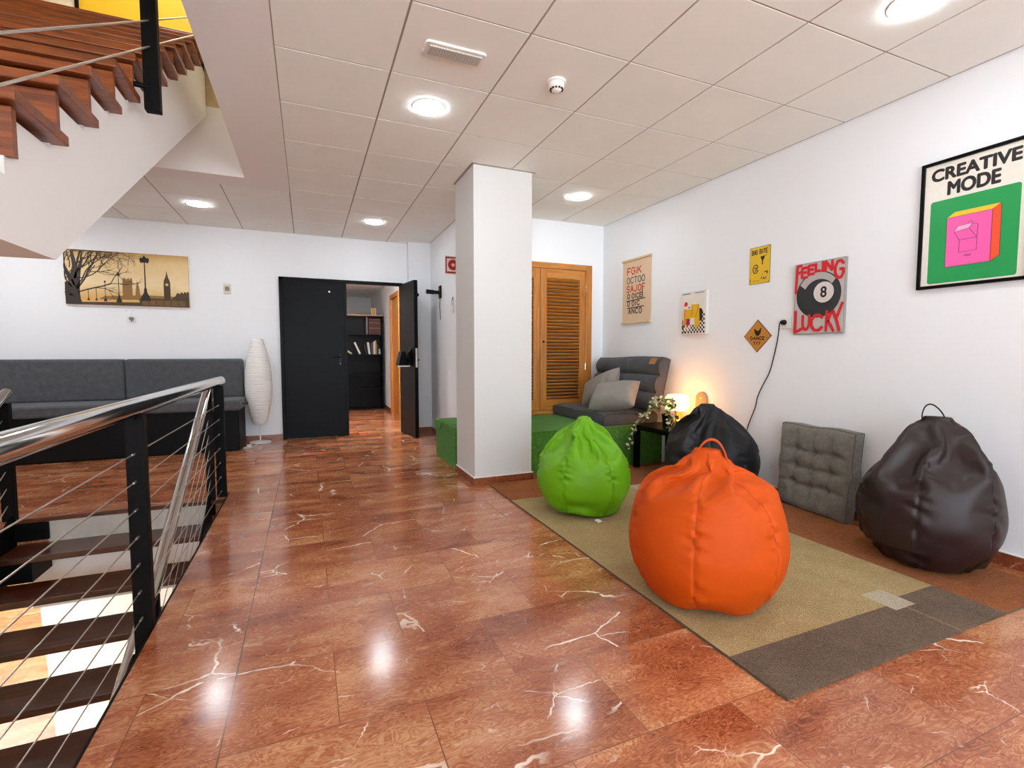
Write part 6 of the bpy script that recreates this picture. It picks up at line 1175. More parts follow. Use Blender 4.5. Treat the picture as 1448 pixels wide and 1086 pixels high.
[718,7,42,-10,151,1,-41,145,-2,-97,100,-1,-117,97,5,-121,92,0,-111,103,-5,-146,36,-2,-153,-1,-4,-150,-34,-1,-137,-69,1,-118,-99,1,-99,-116,2,-76,-133,2,-52,-142,5,31,-122,24,46,-144,9,35,-147,3,56,-96,1,71,-131,17,119,-93,6,141,-54,-5,145,-17,-17,132,-16,-31,146,2,-17,138,60,-1,99,114,10,101,115,0,93,119,-3,71,129,-6],
[723,0,102,-35,155,7,-25,156,-7,-32,153,-9,-117,111,0,-144,57,8,-155,40,4,-154,42,-2,-148,60,-6,-155,-36,0,-142,-77,1,-125,-100,2,-109,-118,2,-89,-135,1,-26,-156,4,-22,-160,0,-6,-157,-4,51,-151,-1,71,-143,-1,110,-116,-1,138,-86,-1,149,-62,-1,157,-37,0,159,1,-1,156,34,1,148,62,-1,133,94,-1,109,120,-1,79,139,2,39,154,0],
[787,5,161,-20,165,0,-44,159,-1,-78,146,0,-115,121,0,-137,94,-1,-155,57,1,-161,35,1,-165,-4,3,-161,-18,0,-147,-75,1,-132,-100,1,-114,-121,2,-86,-143,2,-49,-160,1,-18,-165,0,18,-165,-1,49,-157,-1,78,-144,0,108,-127,-2,139,-92,-1,152,-65,-1,163,-34,-1,164,5,0,155,58,2,158,53,-2,146,77,-2,109,128,0,70,149,0,47,159,-1],
[800,5,229,-22,167,-1,-47,161,0,-78,150,0,-114,124,-1,-140,94,0,-156,61,0,-163,30,1,-165,5,2,-162,-34,1,-153,-67,1,-135,-98,2,-112,-126,2,-83,-147,2,-50,-162,1,-19,-167,0,12,-168,-1,50,-159,-1,84,-145,-1,107,-129,-1,136,-100,-2,156,-62,-1,166,-29,0,167,1,0,165,34,-1,158,63,-1,137,100,0,109,129,-1,78,147,0,54,159,0],
[778,5,296,-6,83,0,-13,81,0,-17,80,0,-21,80,0,-47,68,-2,-47,67,-1,-53,64,0,-53,64,0,-54,63,1,-74,36,0,-75,33,0,-77,26,1,-79,18,0,-80,12,1,-81,5,1,-81,-4,0,-80,-14,1,-79,-19,0,-73,-36,0,-75,-34,1,-74,-34,2,-62,-55,0,-53,-62,1,-48,-67,1,-43,-70,1,-37,-73,0,-29,-77,1,-20,-81,0,-12,-82,0,-6,-82,0,-2,-83,0,3,-82,0,10,-82,0,47,-67,-2,48,-67,-2,47,-66,-1,53,-63,-1,53,-63,0,53,-62,0,54,-63,2,78,-26,-1,79,-21,0,80,-16,-1,82,-10,0,82,-2,0,82,4,0,81,11,-1,81,18,0,79,27,0,75,35,0,68,48,-1,60,57,0,58,59,0,54,61,0,43,69,0,37,73,-1,28,77,0,21,80,0,12,82,0],
[760,5,329,-5,82,0,-13,79,0,-18,79,0,-22,78,0,-30,75,-1,-42,70,-1,-49,65,-1,-53,62,1,-73,38,-1,-72,37,0,-72,36,1,-72,36,1,-78,16,1,-79,11,0,-80,5,1,-80,-2,1,-77,-23,0,-77,-20,0,-80,-15,1,-73,-34,1,-66,-46,1,-61,-53,1,-47,-66,0,-48,-65,1,-44,-67,1,-34,-72,1,-29,-76,0,-20,-79,0,-13,-81,0,-6,-81,0,-1,-82,0,4,-81,0,10,-81,0,24,-77,-2,40,-70,-2,47,-67,-1,52,-62,-1,53,-61,0,58,-57,1,69,-41,1,76,-29,0,77,-22,-1,79,-17,0,80,-10,0,81,-1,-1,80,5,0,81,12,0,79,17,-1,78,25,0,75,33,0,58,57,-1,58,56,-1,57,57,0,55,59,0,56,58,1,33,73,0,25,76,0,18,79,-1,10,81,0],
[738,5,361,-8,79,0,-12,78,0,-15,77,0,-21,77,0,-27,74,0,-36,71,0,-46,66,-1,-55,58,0,-64,48,0,-70,39,0,-73,32,1,-75,24,0,-77,16,1,-78,10,0,-78,5,1,-79,-1,1,-78,-9,0,-77,-17,1,-76,-23,0,-66,-44,1,-64,-47,0,-62,-49,2,-53,-58,1,-43,-66,0,-36,-70,1,-30,-73,0,-25,-75,-1,-20,-77,0,-13,-78,1,-9,-80,0,-4,-80,0,7,-79,0,9,-79,0,16,-79,-1,29,-74,-1,42,-67,-2,50,-62,0,56,-57,0,64,-47,1,71,-34,-1,75,-24,0,76,-22,-1,76,-20,0,78,-17,1,79,1,-1,79,8,0,78,12,-1,78,18,0,75,25,0,74,32,0,67,43,0,59,52,-1,57,56,0,52,58,0,44,66,0,33,71,0,24,76,0,15,78,-1,7,79,0],
[709,5,393,-9,77,-1,-12,75,0,-14,75,1,-17,75,0,-23,74,1,-30,71,0,-43,65,-1,-54,57,0,-61,48,0,-67,42,1,-73,23,0,-74,22,0,-76,16,0,-76,11,1,-76,5,0,-77,0,1,-77,-8,1,-76,-14,1,-72,-28,0,-55,-54,-2,-60,-48,0,-61,-46,2,-64,-42,4,-36,-67,0,-29,-70,-1,-26,-72,-1,-23,-73,0,-21,-75,0,-10,-77,-1,-3,-78,-1,11,-75,-6,-2,-77,4,5,-77,1,7,-78,2,10,-76,2,30,-72,-1,50,-59,0,64,-44,-1,73,-23,-5,72,-14,-10,74,-19,-5,73,-23,1,73,-23,3,72,-23,5,69,-28,9,77,8,0,76,14,-1,75,18,0,74,23,0,72,29,0,68,36,1,63,46,-1,56,52,0,49,59,0,41,66,0,30,71,0,22,74,-1,11,76,0,4,78,-1],
[664,3,420,-13,73,-2,-16,72,-2,-18,72,-2,-20,71,-2,-10,72,7,-16,72,4,-24,71,3,-54,53,0,-63,41,-1,-72,20,-6,-72,6,-9,-71,24,2,-67,27,7,-71,22,5,-73,15,3,-74,2,1,-75,-6,1,-74,-13,1,-71,-21,1,-65,-38,-1,-61,-42,0,-59,-46,1,-32,-67,0,-24,-69,-3,-21,-70,-4,-16,-71,-6,-21,-71,-2,-31,-66,8,-13,-75,0,2,-74,-3,16,-71,-9,6,-75,-2,6,-75,0,6,-74,2,-10,-69,13,5,-73,7,50,-56,-1,68,-6,-14,70,-17,-9,71,-17,-7,62,-38,6,64,-36,4,66,-34,5,70,-23,5,75,-4,4,72,17,-4,71,21,-3,69,24,-6,73,12,7,71,18,4,71,23,4,67,34,2,60,44,0,44,60,0,38,65,0,27,70,-1,16,73,-1,4,75,-2,-3,74,-2],
[596,-4,434,-12,70,-1,-13,70,-1,-18,68,-2,-16,70,0,-12,69,5,-12,70,8,5,66,12,-46,55,2,-68,18,-9,-68,23,-4,-67,-2,-12,-70,17,-2,-68,24,5,-62,28,10,-67,23,7,-69,14,5,-72,2,3,-71,-11,1,-70,-19,1,-65,-30,1,-63,-34,0,-14,-65,-11,-25,-66,-5,-23,-66,-4,-19,-68,-5,-18,-68,-3,-26,-67,2,-33,-60,9,-8,-72,-1,9,-69,-9,1,-72,1,10,-71,-4,14,-70,-5,2,-72,4,-5,-68,10,-25,-57,17,48,-55,0,65,-3,-14,66,-1,-13,68,-17,-6,65,-29,0,62,-34,4,50,-45,12,64,-30,7,70,15,-3,62,26,-11,69,20,-3,68,20,-2,70,16,3,69,17,4,66,9,11,68,19,8,66,25,5,46,56,0,38,61,0,17,70,-2,-2,71,-6,-7,71,-6,-12,68,-8],
[531,-10,451,-11,67,-2,-13,66,-1,-12,67,1,-8,67,5,-5,66,7,-1,65,10,7,63,13,-45,53,1,-63,22,-7,-66,5,-9,-63,-7,-13,-67,13,-4,-66,19,2,-64,23,6,-58,28,12,-62,21,9,-67,11,6,-68,-3,4,-67,-16,2,-63,-26,1,-52,-44,-3,7,-58,-17,-14,-63,-9,-20,-64,-5,-20,-64,-4,-21,-64,0,-34,-58,7,-26,-62,6,-2,-68,-5,12,-64,-11,4,-69,-2,8,-68,-2,8,-68,-1,-6,-67,8,-30,-52,15,-16,-59,15,45,-52,0,63,-9,-12,61,9,-13,65,-6,-9,64,-23,-2,57,-35,5,44,-45,12,60,-29,7,52,32,-14,63,21,-7,66,18,-3,66,18,0,67,16,2,66,17,4,65,14,7,64,15,9,60,-4,15,51,44,4,33,61,-1,-3,67,-8,-17,58,-15,-7,67,-6,-10,67,-6],
[472,-14,472,-11,63,-3,-5,64,3,0,64,5,2,63,7,1,62,8,8,60,10,-9,61,11,-44,48,0,-61,17,-9,-56,-12,-14,-63,2,-9,-64,9,-4,-64,15,0,-62,19,4,-59,22,8,-53,26,13,-59,18,10,-63,6,6,-64,-9,4,-60,-25,1,-45,-45,-5,5,-55,-15,9,-56,-14,-12,-61,-8,-20,-61,-3,-22,-60,0,-35,-52,9,-20,-62,3,3,-63,-8,12,-61,-10,6,-64,-4,5,-66,0,-5,-64,5,-23,-55,13,-32,-47,14,-9,-58,14,42,-50,0,60,-10,-11,57,12,-13,60,3,-11,62,-17,-4,55,-32,4,38,-44,13,56,-30,7,44,34,-15,56,27,-10,62,17,-2,63,16,1,63,15,2,63,15,4,61,10,8,59,-3,13,57,-5,14,52,39,5,24,60,-3,-22,52,-16,-13,59,-11,-10,62,-8,-10,63,-5],
[421,-16,496,12,58,4,9,60,4,5,59,5,2,60,7,-1,58,8,-4,58,9,-19,56,7,-42,44,1,-56,15,-9,-53,-11,-13,-57,-5,-11,-61,4,-5,-60,12,-1,-60,15,2,-58,18,5,-54,20,10,-48,23,13,-55,14,11,-60,0,6,-57,-21,2,-39,-44,-6,-2,-53,-13,19,-49,-15,4,-55,-11,-13,-58,-5,-21,-57,1,-33,-48,8,-12,-60,-1,9,-56,-11,6,-59,-7,2,-62,-1,-5,-61,4,-17,-56,9,-32,-45,12,-27,-46,14,-5,-56,12,41,-46,0,56,-11,-10,53,12,-13,55,8,-10,58,-8,-6,55,-27,2,34,-42,12,49,-32,9,57,8,-10,52,25,-9,38,44,-9,58,18,0,60,12,3,58,10,5,57,-2,11,53,-10,13,55,2,12,50,34,6,18,57,-5,-14,53,-13,-24,49,-14,-14,56,-8,-11,59,-6],
[382,-14,525,5,56,2,17,52,6,11,54,6,5,55,7,1,54,8,-4,53,8,-31,48,3,-33,45,3,-53,13,-9,-51,-2,-11,-53,-8,-10,-53,-9,-8,-56,10,-2,-56,12,2,-55,14,3,-53,15,7,-50,17,10,-44,19,14,-52,9,10,-54,-10,5,-34,-43,-7,-3,-50,-12,14,-46,-13,18,-47,-12,0,-54,-8,-15,-54,-2,-30,-46,7,-5,-56,-4,8,-51,-11,0,-58,-2,-8,-56,3,-14,-54,6,-22,-49,9,-30,-40,12,-24,-44,12,-4,-52,11,38,-43,0,52,-10,-9,51,7,-12,49,14,-10,54,-1,-7,54,-17,-2,41,-34,8,38,-34,12,55,-10,-4,54,11,-7,32,44,-8,39,39,-6,56,9,4,54,4,7,50,-12,11,50,-6,12,51,3,11,47,29,6,12,55,-6,-13,49,-13,-23,44,-12,-15,52,-9,-10,54,-5],
[347,-12,555,0,51,0,10,51,3,8,50,5,8,49,8,5,48,9,1,48,9,-16,47,6,-41,33,-1,-47,9,-9,-48,-3,-10,-47,-8,-10,-50,-4,-6,-52,7,-2,-51,11,1,-51,10,3,-50,11,5,-48,12,8,-45,13,10,-40,17,13,-48,2,8,-31,-39,-6,-2,-45,-11,13,-43,-12,17,-43,-11,8,-47,-9,1,-50,-6,-23,-46,4,4,-49,-9,-7,-52,-2,-10,-51,1,-15,-50,4,-17,-47,7,-20,-45,8,-24,-41,10,-24,-38,12,-6,-47,10,37,-37,-1,48,-8,-8,45,7,-11,46,10,-10,50,3,-6,50,-9,-4,47,-21,2,35,-31,11,47,-21,2,52,-7,-2,32,38,-7,23,44,-7,49,17,2,49,2,6,47,-8,10,45,-9,11,46,1,11,45,23,7,2,49,-8,-15,42,-13,-16,45,-10,-12,48,-7,-9,50,-5],
[312,-10,584,0,47,0,4,47,2,5,46,4,4,46,6,4,44,8,3,42,9,0,42,10,-40,23,-4,-43,4,-9,-42,-5,-9,-44,-4,-8,-46,0,-5,-46,6,-2,-47,9,1,-46,9,2,-45,9,5,-45,9,6,-41,11,9,-41,10,10,-36,15,11,-30,-34,-4,-1,-41,-11,13,-38,-11,14,-39,-9,9,-43,-8,4,-45,-6,3,-45,-5,-12,-46,-2,-14,-45,0,-16,-45,2,-21,-41,5,-22,-39,6,-11,-44,7,-13,-41,8,-17,-39,10,-12,-40,11,36,-30,-2,43,-8,-8,42,6,-10,41,10,-9,45,3,-6,46,-7,-3,45,-13,0,44,-15,2,41,-22,4,35,-28,7,31,33,-7,17,42,-6,43,19,0,45,4,6,43,-6,9,41,-8,10,41,-1,10,41,18,7,-10,39,-10,-9,42,-10,-8,43,-8,-9,43,-7,-11,45,-5],
[280,-7,615,-2,42,-1,2,42,1,5,41,4,7,40,6,6,39,8,9,35,9,-8,38,7,-38,17,-5,-36,-1,-9,-38,-3,-8,-41,-1,-6,-41,3,-4,-42,5,-1,-41,8,0,-42,9,2,-40,9,5,-38,12,6,-33,16,9,-35,12,9,-38,2,8,-30,-28,-3,3,-36,-9,15,-33,-11,9,-36,-8,3,-40,-6,0,-40,-5,1,-41,-4,-8,-42,-2,-13,-40,0,-21,-36,3,-25,-33,4,-19,-36,6,-15,-37,6,-12,-37,7,-9,-37,9,8,-40,6,30,-29,-1,39,-5,-8,37,6,-8,38,8,-8,40,2,-6,41,-8,-2,39,-15,1,36,-21,3,31,-27,4,41,-9,4,28,29,-6,16,37,-6,37,21,1,40,6,4,40,-1,7,37,-6,9,36,-4,9,37,15,7,9,38,-6,-6,38,-8,-9,38,-8,-11,38,-6,-18,36,-6],
[252,-5,646,-5,37,-2,4,37,2,10,35,4,13,33,6,4,34,7,-1,33,7,-11,34,6,-33,3,-8,-33,2,-7,-35,3,-6,-36,2,-5,-36,2,-3,-37,4,-2,-37,7,1,-36,9,2,-34,10,4,-33,11,6,-31,13,8,-28,15,8,-34,-3,6,-29,-23,-1,11,-27,-10,3,-33,-7,-4,-34,-7,-8,-35,-5,-1,-35,-4,8,-36,-3,1,-36,-3,-12,-36,1,-23,-28,2,-24,-28,4,-17,-31,5,-11,-34,5,-7,-34,6,-1,-35,7,12,-34,4,26,-27,-1,31,4,-9,34,4,-7,35,2,-6,36,-3,-4,35,-9,-1,32,-20,1,28,-23,4,31,-19,3,37,0,2,25,26,-5,16,32,-5,33,18,1,35,7,3,35,4,5,35,3,6,33,1,7,31,0,10,12,34,-4,1,34,-7,-6,34,-6,-11,33,-6,-18,30,-5],
[227,-1,678,-8,31,-2,9,30,2,16,27,4,6,30,5,-1,30,5,-8,29,5,-15,28,2,-25,19,-2,-29,7,-6,-30,4,-4,-31,1,-4,-30,-7,-4,-31,-4,-2,-32,5,-1,-29,11,3,-29,11,4,-29,9,5,-23,16,7,-28,4,6,-30,-7,4,-27,-17,0,-13,-25,-6,-7,-28,-6,-4,-30,-6,-3,-30,-4,1,-31,-4,8,-29,-3,10,-31,-2,-11,-30,0,-25,-19,3,-18,-26,3,-12,-28,4,-5,-31,4,-1,-30,4,5,-31,4,12,-29,3,21,-25,0,29,-8,-6,27,8,-7,31,1,-5,31,0,-3,29,-12,-1,23,-22,3,26,-18,2,29,-12,3,32,3,0,18,25,-5,19,25,-3,29,12,1,31,1,4,30,-4,4,30,3,5,28,8,6,26,16,6,12,28,-3,6,30,-4,0,31,-5,-7,29,-5,-18,25,-5],
[215,9,711,-18,19,-3,18,19,3,5,26,3,-1,26,3,-7,25,3,-12,23,2,-15,22,1,-19,19,-1,-22,13,-2,-24,9,-3,-26,5,-3,-26,-1,-2,-23,-12,-3,-26,5,0,-18,19,3,-24,10,3,-25,5,4,-25,0,4,-25,-6,3,-24,-10,1,-23,-14,0,-18,-19,-2,-14,-21,-3,-10,-24,-4,-6,-25,-3,-3,-25,-3,2,-26,-2,15,-22,-2,-6,-26,0,-12,-23,1,-21,-14,4,-5,-25,2,0,-26,3,5,-26,2,8,-25,2,13,-24,1,16,-21,0,21,-16,-2,24,-8,-4,26,-2,-4,22,11,-3,25,-9,-1,17,-20,2,24,-11,2,26,-7,1,27,3,0,12,23,-4,21,15,-1,25,-5,2,26,0,3,25,5,3,24,10,3,21,14,3,18,20,2,13,23,-1,10,24,-2,5,26,-2,1,26,-3,-6,25,-3],
[186,7,742,0,19,0,-3,19,0,-5,19,0,-7,18,0,-10,17,0,-11,15,0,-12,16,0,-13,14,0,-15,12,0,-16,11,0,-17,8,0,-19,6,0,-18,5,0,-19,4,0,-19,2,0,-20,-1,0,-18,-4,0,-19,-5,0,-18,-7,0,-17,-9,0,-17,-10,0,-14,-12,0,-14,-14,0,-11,-16,0,-10,-16,0,-8,-17,0,-8,-18,0,-5,-18,0,-4,-19,0,-1,-19,0,1,-19,0,4,-19,0,4,-19,0,7,-18,0,8,-18,0,9,-17,0,12,-15,0,14,-14,0,15,-12,0,17,-10,0,18,-8,0,18,-7,0,18,-5,0,19,-4,0,20,-2,0,19,2,0,19,4,0,19,6,0,17,8,0,17,8,0,17,10,0,15,12,0,14,13,0,12,16,0,10,16,0,9,17,0,7,18,0,6,18,0,3,19,0],
[145,7,769,-1,15,0,-2,15,0,-4,14,0,-5,14,0,-8,13,0,-8,12,0,-9,12,0,-10,11,0,-12,10,0,-12,8,0,-14,6,0,-14,5,0,-15,4,0,-14,3,0,-15,2,0,-15,-1,0,-15,-3,0,-14,-4,0,-14,-6,0,-14,-6,0,-12,-8,0,-12,-10,0,-10,-11,0,-9,-12,0,-8,-13,0,-6,-13,0,-6,-14,0,-4,-14,0,-3,-14,0,0,-15,0,1,-15,0,2,-15,0,4,-14,0,5,-14,0,6,-14,0,7,-13,0,9,-12,0,11,-11,0,12,-9,0,13,-8,0,14,-6,0,14,-5,0,14,-5,0,15,-3,0,15,-1,0,15,1,0,15,3,0,14,6,0,13,5,0,14,7,0,13,8,0,11,9,0,11,10,0,9,12,0,8,13,0,7,13,0,6,14,0,4,14,0,2,15,0],
[121,7,800,-1,12,0,-2,12,0,-3,12,0,-5,12,0,-6,11,0,-7,10,0,-7,10,0,-8,9,0,-10,8,0,-11,7,0,-11,5,0,-12,4,0,-12,4,0,-12,2,0,-12,1,0,-13,0,0,-12,-3,0,-12,-3,0,-12,-4,0,-11,-6,0,-10,-7,0,-10,-8,0,-8,-9,0,-8,-10,0,-6,-11,0,-5,-11,0,-5,-11,0,-4,-12,0,-2,-12,0,0,-12,0,1,-13,0,2,-12,0,3,-12,0,4,-11,0,5,-12,0,6,-11,0,7,-10,0,9,-9,0,10,-8,0,11,-6,0,11,-5,0,12,-4,0,12,-4,0,12,-2,0,13,-1,0,12,1,0,13,2,0,11,4,0,12,5,0,11,6,0,10,6,0,10,8,0,9,8,0,7,10,0,7,11,0,6,11,0,5,11,0,3,12,0,2,12,0],
],
  'black': [
[62,20,14,9,12,1,-22,5,-3,9,20,1,-18,7,-3,-7,17,4,-19,-9,0,-10,18,-1,-17,-8,1,-14,6,-3,-1,-22,0,-24,6,-1,-2,-18,2,-16,-8,1,12,-19,0,-19,-12,0,10,-13,1,-3,-16,-3,23,-1,0,-4,-24,-1,17,-1,0,11,-15,1,17,14,1,12,-17,1,12,12,-1,17,-2,-2,-1,24,1,26,-2,0,-3,16,2,15,12,0],
[138,15,4,0,32,0,-14,25,2,-9,29,-1,-23,21,1,-25,20,-1,-26,7,0,-26,11,7,-28,-2,-8,-32,-3,2,-25,-17,0,-28,-13,2,-18,-25,-2,-17,-25,-1,-4,-29,0,-9,-29,2,5,-31,-3,8,-29,1,17,-21,0,18,-26,2,25,-16,-2,27,-15,0,30,0,0,29,-5,1,30,8,-2,30,10,4,19,22,-2,22,18,4,13,25,-5,12,29,0],
[279,13,2,-6,62,1,-20,58,0,-25,43,0,-50,52,0,-37,33,0,-59,20,0,-58,13,-1,-49,3,0,-71,-15,1,-46,-20,-1,-49,-37,0,-41,-47,1,-23,-44,-1,-16,-65,-2,-13,-50,2,7,-64,0,18,-56,1,28,-42,-1,48,-51,1,39,-31,-1,56,-25,0,60,-11,0,50,-2,0,68,17,0,48,16,0,49,40,-1,40,45,1,24,43,0,21,66,0],
[418,17,3,-7,86,1,-30,85,0,-43,74,-1,-59,66,1,-71,53,0,-79,34,-1,-88,17,0,-87,4,0,-88,-14,0,-79,-40,0,-72,-50,-1,-58,-68,1,-41,-76,0,-25,-85,0,-15,-87,0,3,-87,0,34,-85,0,45,-71,1,59,-67,-1,71,-53,1,79,-35,0,88,-18,-1,85,-1,0,86,17,1,83,32,-1,70,54,0,59,66,-1,43,76,0,27,84,1],
[559,16,11,-12,117,2,-38,111,1,-60,100,0,-79,86,0,-93,70,-1,-107,47,-2,-114,23,-3,-117,3,-1,-114,-24,-1,-108,-47,1,-96,-66,4,-76,-91,2,-56,-102,-1,-34,-111,-1,-18,-115,-1,13,-116,-3,38,-111,-1,57,-101,4,79,-86,2,94,-69,0,106,-48,0,114,-27,0,117,2,-1,113,24,-4,106,49,1,98,64,-1,79,87,2,58,102,0,36,112,0],
[656,16,37,-12,138,-1,-43,132,-1,-71,119,0,-93,102,1,-112,79,0,-126,54,0,-134,24,0,-137,6,-1,-136,-19,1,-124,-58,-2,-87,-97,-13,-64,-117,-11,-62,-119,-4,-47,-125,0,-32,-130,7,-24,-126,21,41,-129,3,87,-92,-19,102,-86,-10,112,-74,-3,122,-56,0,127,-42,8,127,-32,18,133,24,4,129,43,3,105,88,-1,89,106,0,69,119,0,43,131,0],
[722,15,28,-14,151,3,-48,145,2,-80,129,2,-105,109,1,-120,89,1,-138,60,0,-146,32,0,-150,8,-1,-149,-25,-1,-135,-69,0,-121,-90,0,-97,-113,-6,-62,-135,4,-27,-147,6,-21,-148,1,-16,-149,-6,38,-142,-14,104,-97,21,111,-102,2,115,-96,-5,115,-89,-6,146,-31,4,145,26,3,146,33,3,145,39,-6,128,73,-13,99,114,-1,75,131,2,44,144,2],
[763,12,93,-16,160,2,-51,152,3,-81,138,1,-112,115,2,-128,95,1,-145,64,0,-156,31,0,-159,9,-1,-159,-25,-2,-144,-70,-2,-123,-102,-1,-115,-112,-4,-56,-146,0,-7,-159,5,-13,-159,-2,-22,-156,-13,9,-159,-1,75,-139,-6,113,-115,-2,136,-57,13,155,-30,12,159,-29,3,142,-13,-21,156,33,-1,154,43,-2,142,67,10,116,108,-4,68,144,4,42,153,3],
[789,8,159,-18,165,3,-56,156,2,-82,144,2,-113,120,1,-133,97,1,-150,67,1,-161,32,-1,-165,8,-1,-164,-26,-1,-152,-69,-2,-132,-102,-2,-108,-126,-3,-75,-147,-3,-43,-159,-4,-15,-166,-3,11,-165,-3,37,-161,-2,71,-149,-3,112,-123,-3,136,-97,-3,157,-54,-2,165,-24,0,165,6,0,160,39,3,150,68,4,131,98,6,130,99,4,77,146,3,44,159,4],
[800,4,227,-19,168,2,-57,158,3,-82,146,1,-112,125,2,-137,98,1,-153,71,0,-164,32,0,-167,2,-1,-168,-24,-1,-156,-69,-3,-132,-106,-2,-108,-130,-2,-76,-150,-4,-51,-160,-4,-17,-168,-3,15,-167,-3,40,-164,-2,80,-148,-2,113,-127,-4,135,-103,-3,158,-62,-2,167,-26,-1,168,7,1,162,40,3,153,70,4,136,96,5,118,118,5,84,145,4,49,161,3],
[788,0,294,-4,83,1,-16,82,2,-24,79,1,-31,77,1,-38,73,1,-43,71,1,-51,65,0,-57,61,1,-64,53,1,-71,44,0,-76,36,0,-78,29,0,-80,22,0,-82,12,0,-83,3,-1,-82,2,0,-84,-8,-1,-81,-20,0,-80,-26,-1,-76,-38,-1,-67,-51,-1,-60,-57,-1,-55,-64,-2,-49,-67,-1,-43,-72,-2,-37,-74,-2,-30,-77,-2,-22,-81,-1,-13,-82,-2,-4,-83,-2,4,-83,-1,13,-82,-1,18,-81,-1,26,-79,-2,35,-76,-1,47,-68,-1,59,-60,-2,60,-58,-2,61,-57,-2,64,-56,-1,69,-47,-1,81,-24,-1,82,-16,0,83,-9,-1,83,-3,1,83,7,0,82,15,2,79,24,1,77,33,2,73,39,2,68,47,3,63,54,2,59,58,3,53,64,2,47,68,2,39,73,2,29,79,2,19,81,1,16,82,2],
[766,0,326,10,81,3,-17,80,1,-26,77,1,-33,74,1,-38,73,1,-42,70,1,-47,67,1,-55,61,0,-63,52,1,-72,41,0,-76,32,0,-78,26,0,-78,24,0,-81,10,0,-81,4,-1,-82,1,0,-82,-1,0,-76,-32,-3,-78,-29,-1,-81,-20,2,-64,-52,-2,-58,-59,-1,-52,-64,-2,-48,-67,-1,-43,-70,-2,-38,-73,-2,-30,-75,-1,-20,-80,-2,-17,-80,-2,-5,-82,-1,4,-81,-1,15,-80,-2,21,-80,-1,26,-78,-1,32,-75,-1,63,-53,-5,59,-56,-3,61,-56,-2,60,-56,-2,60,-58,0,53,-63,3,78,-25,-1,81,-17,0,81,-10,-1,82,-3,0,82,4,1,81,14,1,78,26,2,75,34,2,71,40,2,68,47,2,61,54,2,56,59,3,52,63,2,47,67,2,41,71,2,19,80,1,17,81,1,15,81,1],
[764,-4,360,-5,80,2,-12,80,2,-27,75,0,-33,74,1,-38,70,1,-40,70,1,-45,67,1,-51,62,1,-66,48,0,-73,35,-1,-76,27,-1,-79,19,-1,-73,34,2,-80,8,0,-79,2,-1,-81,3,0,-81,0,0,-81,-8,-1,-79,-19,-2,-70,-44,2,-60,-54,-2,-56,-59,-1,-51,-62,-2,-48,-66,-2,-43,-69,-1,-37,-71,-2,-32,-75,-1,-24,-77,-2,-15,-79,-1,-5,-80,-2,4,-81,-1,21,-77,-2,23,-77,-1,27,-77,-1,31,-74,-1,49,-64,-4,53,-60,-3,56,-59,-3,56,-58,-2,62,-52,1,68,-44,2,78,-24,0,78,-20,-1,80,-13,0,80,-4,0,81,4,1,80,12,1,76,29,1,73,35,2,70,39,2,67,46,2,59,55,3,54,60,2,49,63,2,45,67,2,40,70,2,32,74,1,22,79,1,17,79,2],
[731,-8,390,-16,77,-2,-23,74,-4,-3,76,10,-20,75,3,-36,70,1,-41,68,1,-42,66,1,-58,54,-1,-73,15,-13,-69,38,2,-67,41,7,-74,28,1,-77,10,-7,-70,29,9,-77,9,0,-79,-2,-1,-79,1,1,-80,-7,-1,-76,-25,-3,-40,-63,-14,-68,-35,11,-64,-47,2,-54,-58,0,-49,-62,-2,-43,-67,-1,-38,-70,-1,-33,-72,-1,-27,-74,-2,-13,-78,-1,10,-78,-4,26,-71,-9,6,-78,4,19,-77,0,24,-75,-1,29,-74,0,39,-68,-2,45,-65,-3,49,-61,-2,51,-61,-2,73,-32,0,73,-29,0,75,-27,0,74,-25,0,76,-23,1,79,-4,0,77,18,-1,67,37,-9,76,13,8,76,20,6,71,34,2,69,39,3,54,58,2,52,59,2,47,63,2,43,66,2,39,68,2,34,72,1,27,75,2,23,76,2],
[667,-19,403,-15,75,-1,-17,75,0,-7,75,7,2,70,15,-23,72,4,-38,66,2,-42,64,1,-66,39,-7,-67,0,-18,-68,38,3,-63,41,8,-71,28,2,-75,7,-8,-73,21,1,-62,33,15,-76,4,1,-77,-2,-1,-77,-8,-1,-71,-30,-5,-16,-65,-19,-62,-46,0,-64,-39,9,-62,-42,8,-56,-54,2,-45,-63,0,-39,-66,-1,-36,-69,0,-32,-70,-1,18,-72,-8,26,-68,-14,20,-73,-4,2,-75,6,13,-76,2,18,-74,2,23,-74,1,31,-70,0,42,-64,-2,47,-60,-2,59,-48,-5,70,1,-15,72,-28,0,72,-27,0,71,-26,2,60,-41,13,75,-12,2,69,33,-7,59,41,-12,74,19,5,73,8,11,72,21,8,65,41,1,32,66,-11,52,55,4,53,51,10,50,57,6,45,62,4,35,69,2,27,72,2,9,77,-2],
[615,-25,425,-19,71,-4,-11,73,4,-14,72,2,6,66,17,-6,69,11,-32,67,3,-42,61,1,-67,24,-10,-61,-8,-20,-65,35,2,-62,38,7,-68,28,2,-72,9,-7,-72,14,-3,-54,35,18,-70,19,7,-74,0,0,-75,-8,0,-66,-33,-7,0,-61,-21,-54,-52,-5,-58,-46,1,-60,-37,12,-60,-40,10,-52,-53,4,-40,-63,0,-35,-66,0,-21,-71,-4,39,-46,-21,22,-68,-9,13,-73,-1,2,-73,6,17,-73,0,20,-71,0,24,-70,-1,17,-70,9,24,-69,4,48,-56,-2,60,-42,-7,64,15,-17,71,-13,-8,69,-26,1,63,-35,8,52,-44,14,73,-14,3,48,47,-16,63,35,-7,71,21,2,69,4,13,69,12,11,64,39,2,18,64,-15,44,59,-2,51,52,7,50,50,10,49,53,9,46,57,9,24,70,1,3,74,-5],
